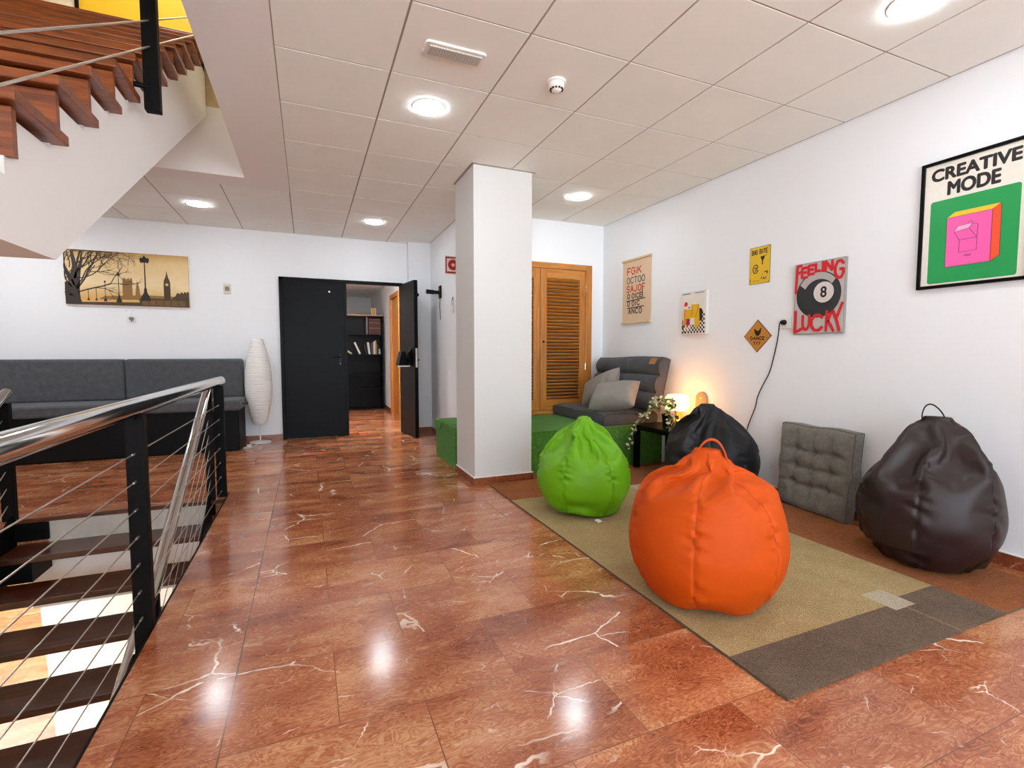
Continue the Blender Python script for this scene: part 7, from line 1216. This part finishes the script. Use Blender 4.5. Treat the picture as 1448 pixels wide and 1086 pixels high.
[568,-27,450,-27,64,-8,-11,70,2,-14,69,3,1,66,13,7,60,17,-21,66,8,-38,60,2,-64,7,-15,-58,-10,-20,-65,26,-3,-59,38,8,-64,28,3,-68,6,-9,-69,14,-2,-53,33,16,-59,28,14,-70,6,3,-72,-7,0,-62,-32,-8,5,-59,-20,-34,-56,-12,-56,-46,0,-56,-43,4,-56,-32,15,-55,-43,10,-46,-54,5,-33,-63,0,-18,-68,-6,45,-34,-21,30,-56,-15,7,-71,3,12,-71,0,19,-68,-4,20,-69,0,21,-68,1,18,-67,7,6,-64,15,38,-61,2,57,-41,-6,62,13,-16,63,13,-14,66,-25,0,51,-42,12,53,-41,13,69,-16,4,37,50,-17,57,37,-9,67,24,0,68,9,9,63,0,16,63,32,4,8,61,-17,40,59,-4,43,55,2,48,51,7,46,51,9,49,40,17,33,62,6,2,71,-5],
[536,-9,479,-47,37,-15,-17,66,-2,-9,66,5,1,63,13,9,56,18,-11,62,12,-34,59,2,-51,-17,-20,-60,-1,-15,-63,18,-7,-59,33,4,-59,30,6,-64,5,-10,-66,12,-2,-55,30,13,-48,31,18,-64,14,8,-68,-4,1,-60,-29,-6,-4,-55,-19,-4,-58,-18,-47,-49,-5,-53,-43,3,-54,-37,10,-51,-31,16,-48,-44,9,-37,-57,3,-18,-65,-5,40,-35,-20,45,-35,-19,18,-64,-6,12,-67,0,16,-66,-2,19,-66,0,17,-65,4,10,-64,10,3,-60,16,28,-61,5,54,-41,-5,48,29,-18,63,8,-13,65,-17,-2,52,-39,10,43,-42,15,63,-22,7,49,36,-15,31,53,-13,62,28,-3,65,11,8,58,-4,17,62,22,8,27,56,-13,3,62,-14,41,53,2,44,50,5,46,46,11,47,35,17,37,53,11,8,67,-3],
[500,5,508,-50,23,-16,-31,54,-8,-9,63,4,2,59,12,9,52,18,-3,58,14,-29,56,5,-53,4,-18,-45,-30,-16,-60,8,-11,-59,26,1,-54,31,6,-61,4,-9,-63,12,-2,-55,26,10,-42,29,19,-54,21,13,-64,2,4,-58,-24,-6,8,-51,-19,-8,-55,-16,-30,-53,-10,-47,-45,-1,-50,-38,7,-48,-29,16,-47,-35,13,-41,-48,7,-19,-61,-4,46,-14,-21,38,-41,-16,27,-54,-11,17,-62,-4,15,-63,-1,16,-63,2,14,-62,5,2,-59,13,5,-58,13,21,-58,8,47,-44,-3,53,12,-17,45,36,-13,62,-10,-5,52,-34,8,38,-42,15,55,-27,10,56,24,-11,18,55,-14,49,39,-8,61,16,5,55,-6,17,59,14,11,39,48,-9,-10,56,-14,25,57,-5,41,49,4,43,43,10,45,31,17,38,44,14,15,63,1],
[465,17,536,-45,26,-15,-47,28,-12,-14,59,1,0,56,11,9,49,16,2,51,16,-22,54,7,-51,18,-13,-38,-34,-15,-51,-14,-14,-57,17,-5,-51,29,5,-58,4,-8,-59,11,-1,-55,21,7,-41,27,16,-43,24,17,-57,9,9,-57,-17,-3,-10,-47,-18,12,-50,-15,-14,-53,-13,-35,-48,-5,-45,-41,4,-46,-33,10,-43,-26,16,-41,-37,12,-26,-55,0,30,-33,-20,52,-9,-15,30,-46,-11,20,-57,-6,16,-58,-2,16,-59,1,14,-58,4,5,-56,11,1,-53,14,14,-55,10,39,-46,1,53,-1,-15,33,44,-12,56,9,-9,52,-28,5,36,-39,15,45,-32,11,59,11,-6,16,52,-13,31,47,-11,55,26,0,54,1,13,51,1,15,49,36,-2,12,53,-12,-14,55,-11,30,51,0,41,42,9,41,29,16,37,36,15,24,54,6],
[426,26,564,-45,13,-15,-44,26,-12,-26,49,-3,-5,54,7,6,47,15,6,44,16,-13,50,10,-44,29,-8,-41,-21,-15,-37,-34,-12,-51,-4,-10,-51,23,1,-54,6,-7,-54,12,-1,-54,15,5,-43,23,13,-35,23,18,-46,15,13,-56,-6,2,-22,-41,-15,10,-46,-15,7,-50,-13,-18,-50,-9,-36,-44,0,-41,-36,7,-40,-25,14,-39,-28,14,-31,-45,5,11,-44,-16,50,-3,-13,45,-22,-13,22,-50,-7,17,-54,-2,16,-54,1,16,-53,3,9,-53,7,0,-49,13,9,-50,12,28,-48,4,50,-14,-10,36,35,-13,35,38,-10,53,-16,1,39,-34,11,37,-32,13,56,-9,2,30,41,-13,9,51,-10,37,41,-6,53,14,5,48,2,14,51,15,9,30,45,-8,-16,50,-10,-6,53,-8,34,43,5,37,33,13,35,30,16,29,40,12],
[386,35,591,-36,25,-13,-46,4,-11,-35,35,-7,-13,49,4,2,46,11,6,40,15,-5,43,13,-34,38,-2,-42,-10,-13,-30,-35,-11,-41,-20,-11,-49,0,-7,-49,13,-3,-50,10,-1,-51,7,1,-44,18,10,-35,20,15,-34,18,16,-49,3,7,-36,-29,-10,1,-43,-14,14,-44,-11,6,-47,-10,-19,-47,-5,-32,-40,2,-37,-32,8,-35,-24,13,-33,-30,13,-9,-47,-9,38,-19,-14,48,2,-9,37,-30,-9,18,-48,-2,17,-49,0,17,-48,1,17,-49,4,8,-47,8,6,-46,11,11,-44,12,42,-26,-6,33,32,-11,22,43,-9,50,3,-4,45,-23,5,35,-29,12,44,-20,8,43,23,-8,7,47,-9,11,48,-8,42,28,-1,48,13,7,44,3,13,43,27,1,-1,48,-8,-23,42,-8,8,51,-3,31,37,9,31,30,13,29,31,13],
[337,37,616,-19,39,-9,-42,5,-10,-42,6,-8,-22,41,-1,-7,44,7,3,39,12,2,35,15,-22,40,4,-40,6,-10,-29,-30,-10,-29,-31,-9,-42,-9,-8,-46,8,-4,-45,10,-1,-45,12,2,-45,-10,0,-39,13,10,-31,16,14,-34,13,14,-44,-14,-3,-10,-38,-12,12,-41,-10,15,-41,-8,4,-44,-6,-17,-43,-3,-27,-38,1,-31,-32,6,-30,-31,9,-28,-32,9,24,-28,-13,44,2,-8,46,2,-5,23,-39,-4,17,-44,-1,18,-43,1,18,-43,2,17,-42,4,16,-43,5,14,-42,8,16,-39,10,27,32,-10,13,42,-7,41,18,-6,45,-9,1,42,-19,5,36,-22,10,46,-4,2,9,43,-8,-1,44,-7,24,39,-5,39,24,2,43,15,6,41,0,11,18,42,-3,-21,39,-8,-15,42,-5,15,43,2,26,34,9,27,25,13],
[286,34,639,-3,42,-3,-36,13,-8,-38,-3,-8,-33,24,-4,-15,38,3,-8,39,6,-1,34,11,-3,32,13,-35,22,-4,-29,-22,-10,-21,-32,-7,-32,-21,-8,-41,1,-4,-40,11,-1,-40,14,3,-38,-15,-2,-40,-11,1,-38,8,7,-32,10,12,-33,8,11,-24,-29,-9,9,-37,-9,16,-36,-6,13,-38,-6,3,-40,-4,-15,-39,-2,-20,-36,1,-24,-33,5,-26,-28,9,-7,-40,-4,40,4,-6,38,16,-3,37,-20,-4,16,-38,-1,16,-39,1,17,-38,2,14,-38,3,9,-39,6,5,-39,7,22,-32,7,33,19,-7,15,37,-7,29,26,-6,42,-1,-1,40,-9,2,39,-12,6,30,-23,9,24,33,-5,0,39,-7,6,40,-5,31,28,0,38,14,5,37,1,9,26,33,1,-11,38,-6,-21,34,-6,-3,41,-2,15,39,4,19,32,8],
[235,36,661,10,34,4,-28,20,-7,-34,3,-6,-35,1,-6,-19,31,1,-15,33,3,-12,33,5,-9,31,9,-9,30,9,-30,-12,-8,-21,-26,-7,-20,-28,-6,-33,-11,-5,-36,8,-1,-34,14,2,-37,-5,0,-29,-22,-2,-35,-10,2,-36,-1,5,-34,3,7,-32,1,8,7,-33,-8,12,-33,-6,16,-31,-4,13,-34,-4,-2,-36,-3,-11,-35,-1,-13,-35,2,-14,-33,2,-31,-16,6,29,-21,-5,36,6,-4,36,7,-1,18,-32,-1,16,-33,1,8,-36,2,5,-35,3,19,-31,4,3,-34,7,25,-25,5,34,9,-5,21,26,-6,18,30,-5,35,9,-3,36,-7,2,29,-19,6,33,-12,7,27,24,-3,7,34,-5,0,35,-5,18,32,-2,31,20,2,33,3,8,30,20,4,-3,36,-4,-16,31,-5,-16,33,-4,5,36,2,10,34,4],
[185,40,685,22,17,7,-21,23,-4,-29,-2,-6,-30,4,-4,-22,23,-1,-15,27,2,-16,27,3,-13,26,6,-2,25,9,-30,8,-2,-25,-13,-6,-19,-22,-6,-17,-26,-4,-32,-2,-2,-30,11,1,-31,5,2,-26,-18,-1,-24,-20,-1,-31,-7,3,-27,8,7,-29,-4,6,-15,-28,-3,5,-30,-5,10,-29,-4,14,-27,-3,14,-28,-3,-7,-31,-1,-12,-29,1,-13,-29,3,-23,-19,5,20,-25,-4,31,-3,-3,30,10,-1,21,-23,-1,14,-29,0,-3,-31,2,8,-30,3,14,-27,4,17,-25,4,26,-16,3,32,2,-2,24,17,-5,14,27,-5,28,14,-3,31,-2,1,30,-10,4,24,-15,7,27,17,-1,14,27,-4,4,30,-4,4,31,-3,24,19,2,25,19,3,29,5,6,4,31,-2,-14,27,-5,-16,27,-3,2,31,1,5,31,3],
[172,21,717,-1,26,4,-16,20,-3,-22,12,-4,-25,-6,-4,-20,16,-1,-3,26,3,-12,22,3,-16,20,4,-20,15,4,-25,6,-1,-26,1,-3,-24,-6,-4,-20,-15,-4,-13,-23,-2,-26,2,0,-25,10,3,-23,-13,-1,-18,-19,-1,-22,-15,0,-25,-8,3,-21,6,7,-14,-22,-1,-9,-25,-2,-1,-26,-3,5,-26,-3,19,-18,-1,-1,-27,-1,-17,-19,1,-9,-25,2,-4,-26,3,13,-23,-2,22,-14,-3,25,8,-1,18,-20,0,17,-19,0,-7,-25,2,12,-23,2,17,-20,2,21,-16,2,24,-9,1,27,-2,-1,26,3,-1,20,14,-4,13,23,-3,27,1,0,20,-15,4,26,0,4,22,15,-1,18,19,-1,-1,25,-4,9,25,-2,25,9,2,20,16,3,18,19,3,3,26,-2,-16,19,-4,-5,26,-1,11,24,1,6,26,3],
[130,4,743,-6,18,0,-9,18,0,-11,15,0,-13,15,0,-13,14,0,-15,12,0,-16,11,0,-17,8,0,-18,7,0,-18,4,0,-19,4,0,-19,2,0,-19,1,0,-20,-2,0,-19,-4,0,-18,-7,0,-17,-10,0,-16,-10,0,-15,-12,0,-14,-13,0,-13,-15,0,-11,-16,0,-8,-17,0,-7,-19,0,-5,-18,0,-4,-19,0,-1,-19,0,0,-20,0,3,-19,0,5,-18,0,6,-19,0,9,-17,0,11,-16,0,12,-15,0,14,-13,0,15,-12,0,16,-10,0,17,-10,0,17,-7,0,19,-6,0,19,-2,0,19,-1,0,19,0,0,19,3,0,19,4,0,18,6,0,17,9,0,16,10,0,15,12,0,14,13,0,13,15,0,11,16,0,9,17,0,7,18,0,5,18,0,4,19,0,1,20,0,-1,19,0,-3,19,0],
[92,-8,769,-5,14,0,-7,14,0,-9,12,0,-10,12,0,-11,10,0,-11,10,0,-12,8,0,-14,7,0,-14,5,0,-14,3,0,-15,3,0,-15,2,0,-15,0,0,-15,-1,0,-15,-3,0,-14,-6,0,-13,-7,0,-13,-8,0,-12,-9,0,-11,-11,0,-10,-11,0,-8,-13,0,-6,-13,0,-6,-15,0,-4,-14,0,-3,-15,0,-1,-15,0,1,-15,0,2,-15,0,4,-14,0,5,-15,0,6,-13,0,9,-13,0,10,-11,0,11,-10,0,11,-10,0,13,-8,0,13,-7,0,13,-6,0,15,-4,0,14,-2,0,15,-1,0,15,0,0,15,2,0,15,3,0,14,5,0,13,7,0,13,8,0,12,9,0,11,11,0,9,11,0,9,12,0,7,14,0,6,14,0,4,14,0,3,15,0,1,15,0,-1,15,0,-2,15,0],
[69,-15,800,-5,12,0,-5,11,0,-7,10,0,-9,10,0,-9,9,0,-9,8,0,-11,6,0,-11,6,0,-11,4,0,-12,3,0,-13,3,0,-12,1,0,-13,1,0,-12,-1,0,-12,-3,0,-12,-5,0,-11,-6,0,-11,-7,0,-10,-7,0,-9,-9,0,-8,-10,0,-7,-10,0,-6,-12,0,-4,-11,0,-4,-12,0,-2,-13,0,-1,-12,0,1,-13,0,2,-12,0,3,-12,0,4,-12,0,6,-11,0,7,-11,0,8,-9,0,9,-9,0,9,-8,0,11,-6,0,11,-6,0,11,-5,0,12,-4,0,12,-2,0,13,0,0,12,0,0,12,2,0,13,2,0,11,4,0,12,6,0,10,6,0,10,8,0,9,9,0,8,9,0,8,11,0,5,11,0,5,11,0,4,12,0,2,13,0,1,12,0,-1,13,0,-2,13,0],
],
}
def bag_grid(kind):
    g = []
    for row in BAGS[kind]:
        p = [row[0], row[1], row[2]]; pts = [Vector(p) / 800]
        for i in range(3, len(row), 3): p = [p[0] + row[i], p[1] + row[i + 1], p[2] + row[i + 2]]; pts.append(Vector(p) / 800)
        if len(pts) == 30: pts = [q for k in range(30) for q in (pts[k], cr4(pts[k - 1], pts[k], pts[(k + 1) % 30], pts[(k + 2) % 30], .5))]
        g.append(pts)
    return g
def tab(t, x):
    for (a, b), (c, d) in zip(t, t[1:]):
        if x <= c: return b + (d - b) * max(0, (x - a)) / (c - a)
    return t[-1][1]
FOOT = [(0, .82), (.05, .845), (.12, .905), (.20, .96), (.34, 1), (1, 1)]
def cr4(a, b, c, d, t): return .5 * ((2 * b) + (c - a) * t + (2 * a - 5 * b + 4 * c - d) * t * t + (3 * b - a - 3 * c + d) * t ** 3)
UPS = 4
def beanbag(kind, c, R, Hh, turn, label, mats, phase, seed, rise, handle=None, lean=(0, 0), pucker=1.0, pinch=(1, 1)):
    cx, cy = c; z0 = ZR + .0045; th0 = math.atan2(CAM[1] - cy, CAM[0] - cx); g = bag_grid(kind); nr = len(g); NT_ = 60
    fine = []
    for r in range(nr - 1):                       # refine the grid UPS times both ways
        for i in range(UPS):
            t = i / UPS; a, b, c_, d = g[max(r - 1, 0)], g[r], g[r + 1], g[min(r + 2, nr - 1)]
            fine.append([cr4(a[k], b[k], c_[k], d[k], t) for k in range(NT_)])
    fine.append(g[-1])
    rows = []
    for row in fine:
        o = []
        for k in range(NT_):
            for i in range(UPS): o.append(cr4(row[k - 1], row[k], row[(k + 1) % NT_], row[(k + 2) % NT_], i / UPS))
        rows.append(o)
    NF = NT_ * UPS; nf = len(rows); rot = th0 + PI / 2 + math.radians(turn); cr_, sr_ = math.cos(rot), math.sin(rot)
    ux, uy = math.cos(th0), math.sin(th0)
    for row in rows:
        for k, p in enumerate(row):
            h = max(0, p.z); ft = tab(FOOT, h); p = p * ft; h = tab(rise, h) ; x, y = p.x * cr_ - p.y * sr_, p.x * sr_ + p.y * cr_
            w = sstep(.82, .97, h); f_ = x * ux + y * uy; s_ = -x * uy + y * ux; f_ *= 1 + (pinch[0] - 1) * w; s_ *= 1 + (pinch[1] - 1) * w      # neck pinched flat
            x, y = f_ * ux - s_ * uy, f_ * uy + s_ * ux
            l = sstep(.35, 1, h); row[k] = Vector((cx + x * R + (ux * lean[0] - uy * lean[1]) * l, cy + y * R + (uy * lean[0] + ux * lean[1]) * l, z0 + h * Hh))
    # gathers and stitched valleys along the six seams
    step = NF // 6; seam_cols = [(phase * UPS // 1 + step * s) % NF for s in range(6)]
    base = [[p.copy() for p in row] for row in rows]
    for i in range(1, nf - 1):
        hm = (rows[i][0].z - z0) / Hh; body = sstep(.05, .16, i / nf) * (1 - sstep(.52, .68, i / nf))
        if body <= 0: continue
        for k in range(NF):
            dk = min(abs((k - s + NF // 2) % NF - NF // 2) for s in seam_cols)
            if dk > 16: continue
            nrm = (base[i][(k + 1) % NF] - base[i][k - 1]).cross(base[i + 1][k] - base[i - 1][k]).normalized()
            arcl = dk * (base[i][(k + 1) % NF] - base[i][k]).length
            side = 1 if (k - seam_cols[0]) % step < step / 2 else -1
            pk = noise.noise((seed, i * .30 + arcl * 7 * side, side * 3.1)) + .6 * noise.noise((seed + 5, i * .62 + arcl * 14, side * 1.7))
            rows[i][k] = base[i][k] + nrm * (.019 * pucker * pk * gro(arcl, .042) * body - .0065 * gro(arcl, .009) * body)
    m = MB(); ring0 = rows[0]; c0 = sum(ring0, Vector()) / NF; vs = [c0]; fs = []
    for row in rows: vs += row
    n = nf; ring = rows[-1]; cen = sum(ring, Vector()) / NF
    for s_, dz in ((.93, .004), (.7, .002), (.4, -.004)): vs += [cen.lerp(v, s_) + Vector((0, 0, dz)) for v in ring]; n += 1
    vs.append(cen - Vector((0, 0, .006)))
    for k in range(NF): fs.append((0, 1 + (k + 1) % NF, 1 + k))
    for i in range(n - 1):
        for k in range(NF):
            a = 1 + i * NF + k; b = 1 + i * NF + (k + 1) % NF; fs.append((a, b, b + NF, a + NF))
    for k in range(NF): fs.append((1 + (n - 1) * NF + k, 1 + (n - 1) * NF + (k + 1) % NF, len(vs) - 1))
    m.add(vs, fs)
    ob = thing('bean_bag', (cx, cy, z0), label, 'bean bag', 'bean bags around the rug')
    bd = m.build('body', mats[0], ob, smooth=180)
    for s in seam_cols:
        pts = []
        for i in range(int(nf * .10), nf - 2):
            p = rows[i][s]; nrm = (base[i][(s + 1) % NF] - base[i][s - 1]).cross(base[i + 1][s] - base[i - 1][s]).normalized(); pts.append(p + nrm * .0004)
        mm = MB(); mm.tube(pts, .0016, 5); mm.build('seam', mats[1], bd, smooth=180)
    if handle:
        (a0, s0, f0), (a1, s1, f1), hgt, w, hl = handle      # strap ends: forward, side, height above the neck; arch height
        top = z0 + Hh
        def L(fw, sd, z): return Vector((cx + ux * (fw + lean[0]) - uy * (sd + lean[1]), cy + uy * (fw + lean[0]) + ux * (sd + lean[1]), z))
        pts = []
        for k in range(25):
            t = k / 24; b = math.sin(PI * t) ** .6
            pts.append(L(a0 + (a1 - a0) * t + hl[0] * b, s0 + (s1 - s0) * t + hl[1] * b, top + f0 + (f1 - f0) * t + hgt * b))
        sd = Vector((ux, uy, 0)) if abs(s1 - s0) > abs(a1 - a0) else Vector((-uy, ux, 0))
        mm = MB(); mm.ribbon(pts, w, .006, sd); mm.build('handle', mats[2] if len(mats) > 2 else mats[0], ob, smooth=50)
    return ob, rows
R_ = math.radians
gb, gr = beanbag('green', (2.585, .752), .345, .672, 0, 'lime green bean bag on the rug in front of the turf platform', (M['bag_green'], M['seam_green']), 1, 2.0, [(0, 0), (.33, .36), (.47, .51), (.57, .64), (.66, .76), (.77, .86), (.89, .93), (1, 1)],
        handle=((.062, -.004, -.085), (-.03, .004, -.005), .040, .044, (.012, 0)), pinch=(.8, .9))
th = math.atan2(CAM[1] - .752, CAM[0] - 2.585); q0 = Vector((2.585, .752, 0)) + Vector((math.cos(th), math.sin(th), 0)) * .265 + Vector((-math.sin(th), math.cos(th), 0)) * .10
m = MB(); m.obox((q0.x - .01, q0.y - .022, ZR + .008), (.020, .004, 0), (-.004, .02, .004), (0, -.001, .0012)); m.build('care_label', M['white_pl'], gb)
beanbag('orange', (2.450, -.575), .356, .690, 0, 'bright orange bean bag in front on the olive rug', (M['bag_orange'], M['seam_orange']), 4, 7.0, [(0, 0), (.33, .38), (.47, .56), (.59, .69), (.67, .79), (.74, .845), (.85, .90), (.96, .97), (1, 1)],
        handle=((.01, -.035, -.006), (.01, .090, -.075), .085, .040, (0, .012)), pinch=(.5, 1.1))
beanbag('brown', (3.850, -.770), .322, .795, 0, 'dark brown leather-look bean bag nearest the right wall and corner of the rug', (M['bag_brown'], M['seam_brown'], M['black_plastic']), 4, 12.0, [(0, 0), (.33, .36), (.46, .52), (.55, .64), (.65, .76), (.75, .85), (.86, .92), (1, 1)], lean=(0, .025),
        handle=((.01, -.062, -.02), (.01, .030, .0), .080, .030, (0, -.02)), pinch=(.6, 1.25))
beanbag('black', (3.815, .745), .372, .720, 0, 'black cloth bean bag behind the orange one beside the side table', (M['bag_black'], M['seam_black']), 2, 21.0, [(0, 0), (.33, .36), (.46, .52), (.55, .65), (.65, .77), (.75, .86), (.86, .93), (1, 1)], lean=(0, -.02),
        handle=((.055, -.03, -.06), (.0, .03, -.005), .020, .036, (.0, 0)), pinch=(.7, 1.0))

# ------------------------------------------------------------------ tufted floor cushion leaning on the right wall
CW, CH, CD = .555, .605, .080
BUT = [(CW * (.5 + .25 * i) + .01 * j, CH * (.5 + .205 * j) - .008 * i) for i in (-1, 0, 1) for j in (-1, 0, 1)]
def ftuft(u, v):
    h = .040 * (max(0, (1 - (2 * u / CW - 1) ** 6)) * max(0, (1 - (2 * v / CH - 1) ** 6))) ** .5
    for bu, bv in BUT:
        d = math.hypot(u - bu, v - bv); h -= .046 * math.exp(-(d / .034) ** 1.2)
    inn = .06 < u < CW - .06 and .06 < v < CH - .06
    for k in (-1, 0, 1):
        h -= .017 * gro(u - CW * (.5 + .25 * k) - .01 * (v / CH - .5) * 2, .016) * sstep(.0, .18, v / CH) * sstep(1, .82, v / CH)
        h -= .017 * gro(v - CH * (.5 + .205 * k), .016) * sstep(.0, .18, u / CW) * sstep(1, .82, u / CW)
    return h + .008 * noise.noise((u * 14, v * 14, 2)) + .003 * noise.noise((u * 40, v * 40, 2))
def tmp(u, v, d):
    t = v / CH; U0 = Vector((4.165, .315)); D0 = Vector((-.115, -.993))      # bottom back edge, along the wall
    b = U0 + D0 * u; n = Vector((-.993, .115))
    x = b.x + n.x * d + (.025 + .055 * u / CW) * t; y = b.y + n.y * d
    s_ = -.015 * math.sin(PI * u / CW) * (1 if v < .1 else 0)
    pinch = -.012 * gro(t - .52, .07) * (1 if u < .03 else -1 if u > CW - .03 else 0)
    return (x, y - pinch, .016 + v + d * .02 + .004 * math.sin(u * 20))
s = thing('floor_cushion', (4.12, .05, ZR), 'grey square tufted floor cushion standing against the right wall between two bean bags', 'cushion')
m, rg = padded(tmp, CW, CH, CD, ftuft, 60); pad = m.build('pad', M['tuft'], s, smooth=80)
piping(tmp, rg, CD, ftuft, .0045).build('piping', M['tuftpipe'], s, smooth=60); piping(tmp, rg, .006, lambda u, v: 0, .0045).build('piping', M['tuftpipe'], s, smooth=60)
for bu, bv in BUT:
    m = MB(); p0 = Vector(tmp(bu, bv, CD + ftuft(bu, bv) + .001)); m.lathe([(0, .004), (.006, .003), (.009, 0), (.006, -.003), (0, -.003)], p0, 14, lambda p: Vector((-p.z, p.x, p.y))); m.build('button', M['tuftpipe'], pad, smooth=60)

# ------------------------------------------------------------------ bookcase in the corridor
b = thing('bookcase', (1.65, 8.25, 0), 'tall black bookcase with few books seen through the open black door', 'bookcase')
m = MB()
for x0, x1 in ((1.10, 1.125), (2.163, 2.188)): m.box(x0, x1, 8.1, 8.40, 0, 1.935)
m.box(1.10, 2.188, 8.395, 8.405, 0, 1.935); m.build('carcass', M['black_lack'], b)
m = MB(); m.box(1.095, 2.193, 8.095, 8.405, 1.935, 1.955); m.build('top_board', M['pine_x'], b)
for z in (1.557, 1.145, .735, .452, .03):
    m = MB(); m.box(1.125, 2.163, 8.105, 8.395, z - .02, z); m.build('shelf', M['black_lack'], b)
def book(x, z, w, h, d, col, label, lean=0, group='books in the corridor bookcase', band=None):
    c, s_ = math.cos(lean), math.sin(lean); q = lambda u, v, e: (x + u * c + v * s_, 8.14 + e, z + max(0, -u * s_) + v * c - (0 if lean <= 0 else u * s_) + (w * s_ if lean > 0 else 0))
    o = thing('book', (x, 8.14, z), label, 'book', group)
    m = MB(); m.prism([(0, 0), (w, 0), (w, h), (0, h)], q, 0, d); m.build('cover', ink(col), o)
    m = MB(); m.prism([(.003, .003), (w - .003, .003), (w - .003, h + .0008), (.003, h + .0008)], q, .004, d - .002); m.build('pages', ink('#d8cdb6'), o)
    if band:
        for v in (.12, .30, h - .06):
            m = MB(); m.prism([(0.001, v), (w - .001, v), (w - .001, v + .018), (.001, v + .018)], q, -.0012, 0); m.build('spine_band', ink(band), o)
    return o
x = 1.905
for i in range(9):
    book(x, 1.558, .0255, .285, .20, '#3c1a12' if i % 2 else '#47190f', 'dark red bound volume with tan bands, one of the row on the top shelf', group='dark red volumes on the top bookcase shelf', band='#8c4a2c'); x += .0268
book(1.862, 1.558, .022, .365, .22, '#8f8d88', 'tall grey book standing alone left of the red volumes on the top shelf')
for (x, w, h, col, lean, lab) in ((1.555, .028, .24, '#d9c8a0', -.95, 'cream book slumped lowest to the left on the second shelf'), (1.715, .030, .26, '#e5e0d4', -.42, 'white book leaning left beside the slumped cream book'),
        (1.845, .022, .19, '#24262d', -.22, 'short dark book leaning left in the middle of the second shelf'), (1.895, .040, .245, '#cfcabf', -.12, 'thick pale grey book leaning slightly on the second shelf'),
        (1.945, .022, .23, '#2f3d52', 0, 'navy blue book upright on the second shelf'), (1.972, .024, .235, '#4d5763', 0, 'slate grey book upright beside the navy one'),
        (2.0, .022, .265, '#dcd7cc', 0, 'tall white book upright beside the ochre one'), (2.026, .028, .285, '#b9823e', 0, 'tall ochre book upright on the second shelf'),
        (2.062, .024, .20, '#2c323c', 0, 'short dark blue book right of the ochre one')):
    book(x, 1.146, w, h, .19, col, lab, lean)
o = thing('figurine', (2.125, 8.2, 1.146), 'small white and grey figurine at the right end of the second shelf', 'ornament')
m = MB(); m.lathe([(0, .001), (.024, .001), (.026, .02), (.016, .06), (.02, .085), (.012, .11), (.0, .118)], (2.125, 8.2, 1.146), 18); m.build('body', ink('#c9c6c0'), o, smooth=60)
o = thing('roll', (1.43, 8.2, 1.146), 'small pale roll lying at the left of the second shelf', 'roll')
m = MB(); m.tube([(1.43, 8.14, 1.178), (1.43, 8.26, 1.178)], .032, 20, cap=True); m.build('paper', ink('#d6d0c4'), o, smooth=50)
m = MB(); m.tube([(1.43, 8.138, 1.178), (1.43, 8.262, 1.178)], .018, 16); m.build('core', ink('#2a2622'), o, smooth=50)
o = thing('picture_frame', (2.02, 8.25, 1.955), 'small light wood picture frame standing on top of the bookcase', 'picture frame')
q = lambda u, v, d: (1.965 + u, 8.22 + .12 * v - d, 1.956 + v)
m = MB()
for bb in ((0, .014, 0, .15), (.096, .11, 0, .15)): m.prism([(bb[0], bb[2]), (bb[1], bb[2]), (bb[1], bb[3]), (bb[0], bb[3])], q, -.012, 0)
for bb in ((0.014, .096, 0, .014), (0.014, .096, .136, .15)): m.prism([(bb[0], bb[2]), (bb[1], bb[2]), (bb[1], bb[3]), (bb[0], bb[3])], q, -.012, 0)
m.build('frame', M['batten'], o)
m = MB(); m.prism([(.014, .014), (.096, .014), (.096, .136), (.014, .136)], q, -.010, -.004); m.build('picture', ink('#b9945e'), o)

# ------------------------------------------------------------------ camera, world, colour management
cd = bpy.data.cameras.new('camera'); cam = bpy.data.objects.new('camera', cd); COL.objects.link(cam)
cd.sensor_fit = 'HORIZONTAL'; cd.sensor_width = 36; cd.lens = 686.177 * 36 / 1448; cd.clip_start = .02
yaw, pit = .398396, -.0621075
fwd = Vector((math.sin(yaw) * math.cos(pit), math.cos(yaw) * math.cos(pit), math.sin(pit)))
cam.location = (.72448, -2.30522, 1.15489); cam.rotation_euler = fwd.to_track_quat('-Z', 'Y').to_euler()
SC.camera = cam
w = bpy.data.worlds.new('world'); SC.world = w; w.use_nodes = True
wn = w.node_tree; tc = wn.nodes.new('ShaderNodeTexCoord'); sz = wn.nodes.new('ShaderNodeSeparateXYZ'); wr = wn.nodes.new('ShaderNodeValToRGB')      # sky for the added window, lower half brightened to light the ceiling
wn.links.new(tc.outputs['Generated'], sz.inputs[0]); mr = wn.nodes.new('ShaderNodeMapRange'); mr.inputs[1].default_value = -1; wn.links.new(sz.outputs[2], mr.inputs[0]); wn.links.new(mr.outputs[0], wr.inputs[0])
wr.color_ramp.elements[0].position = .47; wr.color_ramp.elements[0].color = (.85, .94, 1.0, 1); wr.color_ramp.elements[1].position = .53; wr.color_ramp.elements[1].color = (.37, .44, .50, 1)
wn.links.new(wr.outputs[0], wn.nodes['Background'].inputs[0]); wn.nodes['Background'].inputs[1].default_value = SKY
SC.view_settings.view_transform = 'Standard'; SC.view_settings.look = 'None'; SC.view_settings.gamma = 1; SC.view_settings.exposure = EXPOSURE
SC.view_settings.use_curve_mapping = False
SC.cycles.max_bounces = 10; SC.cycles.diffuse_bounces = 6; SC.cycles.use_denoising = True; SC.cycles.sample_clamp_indirect = 8
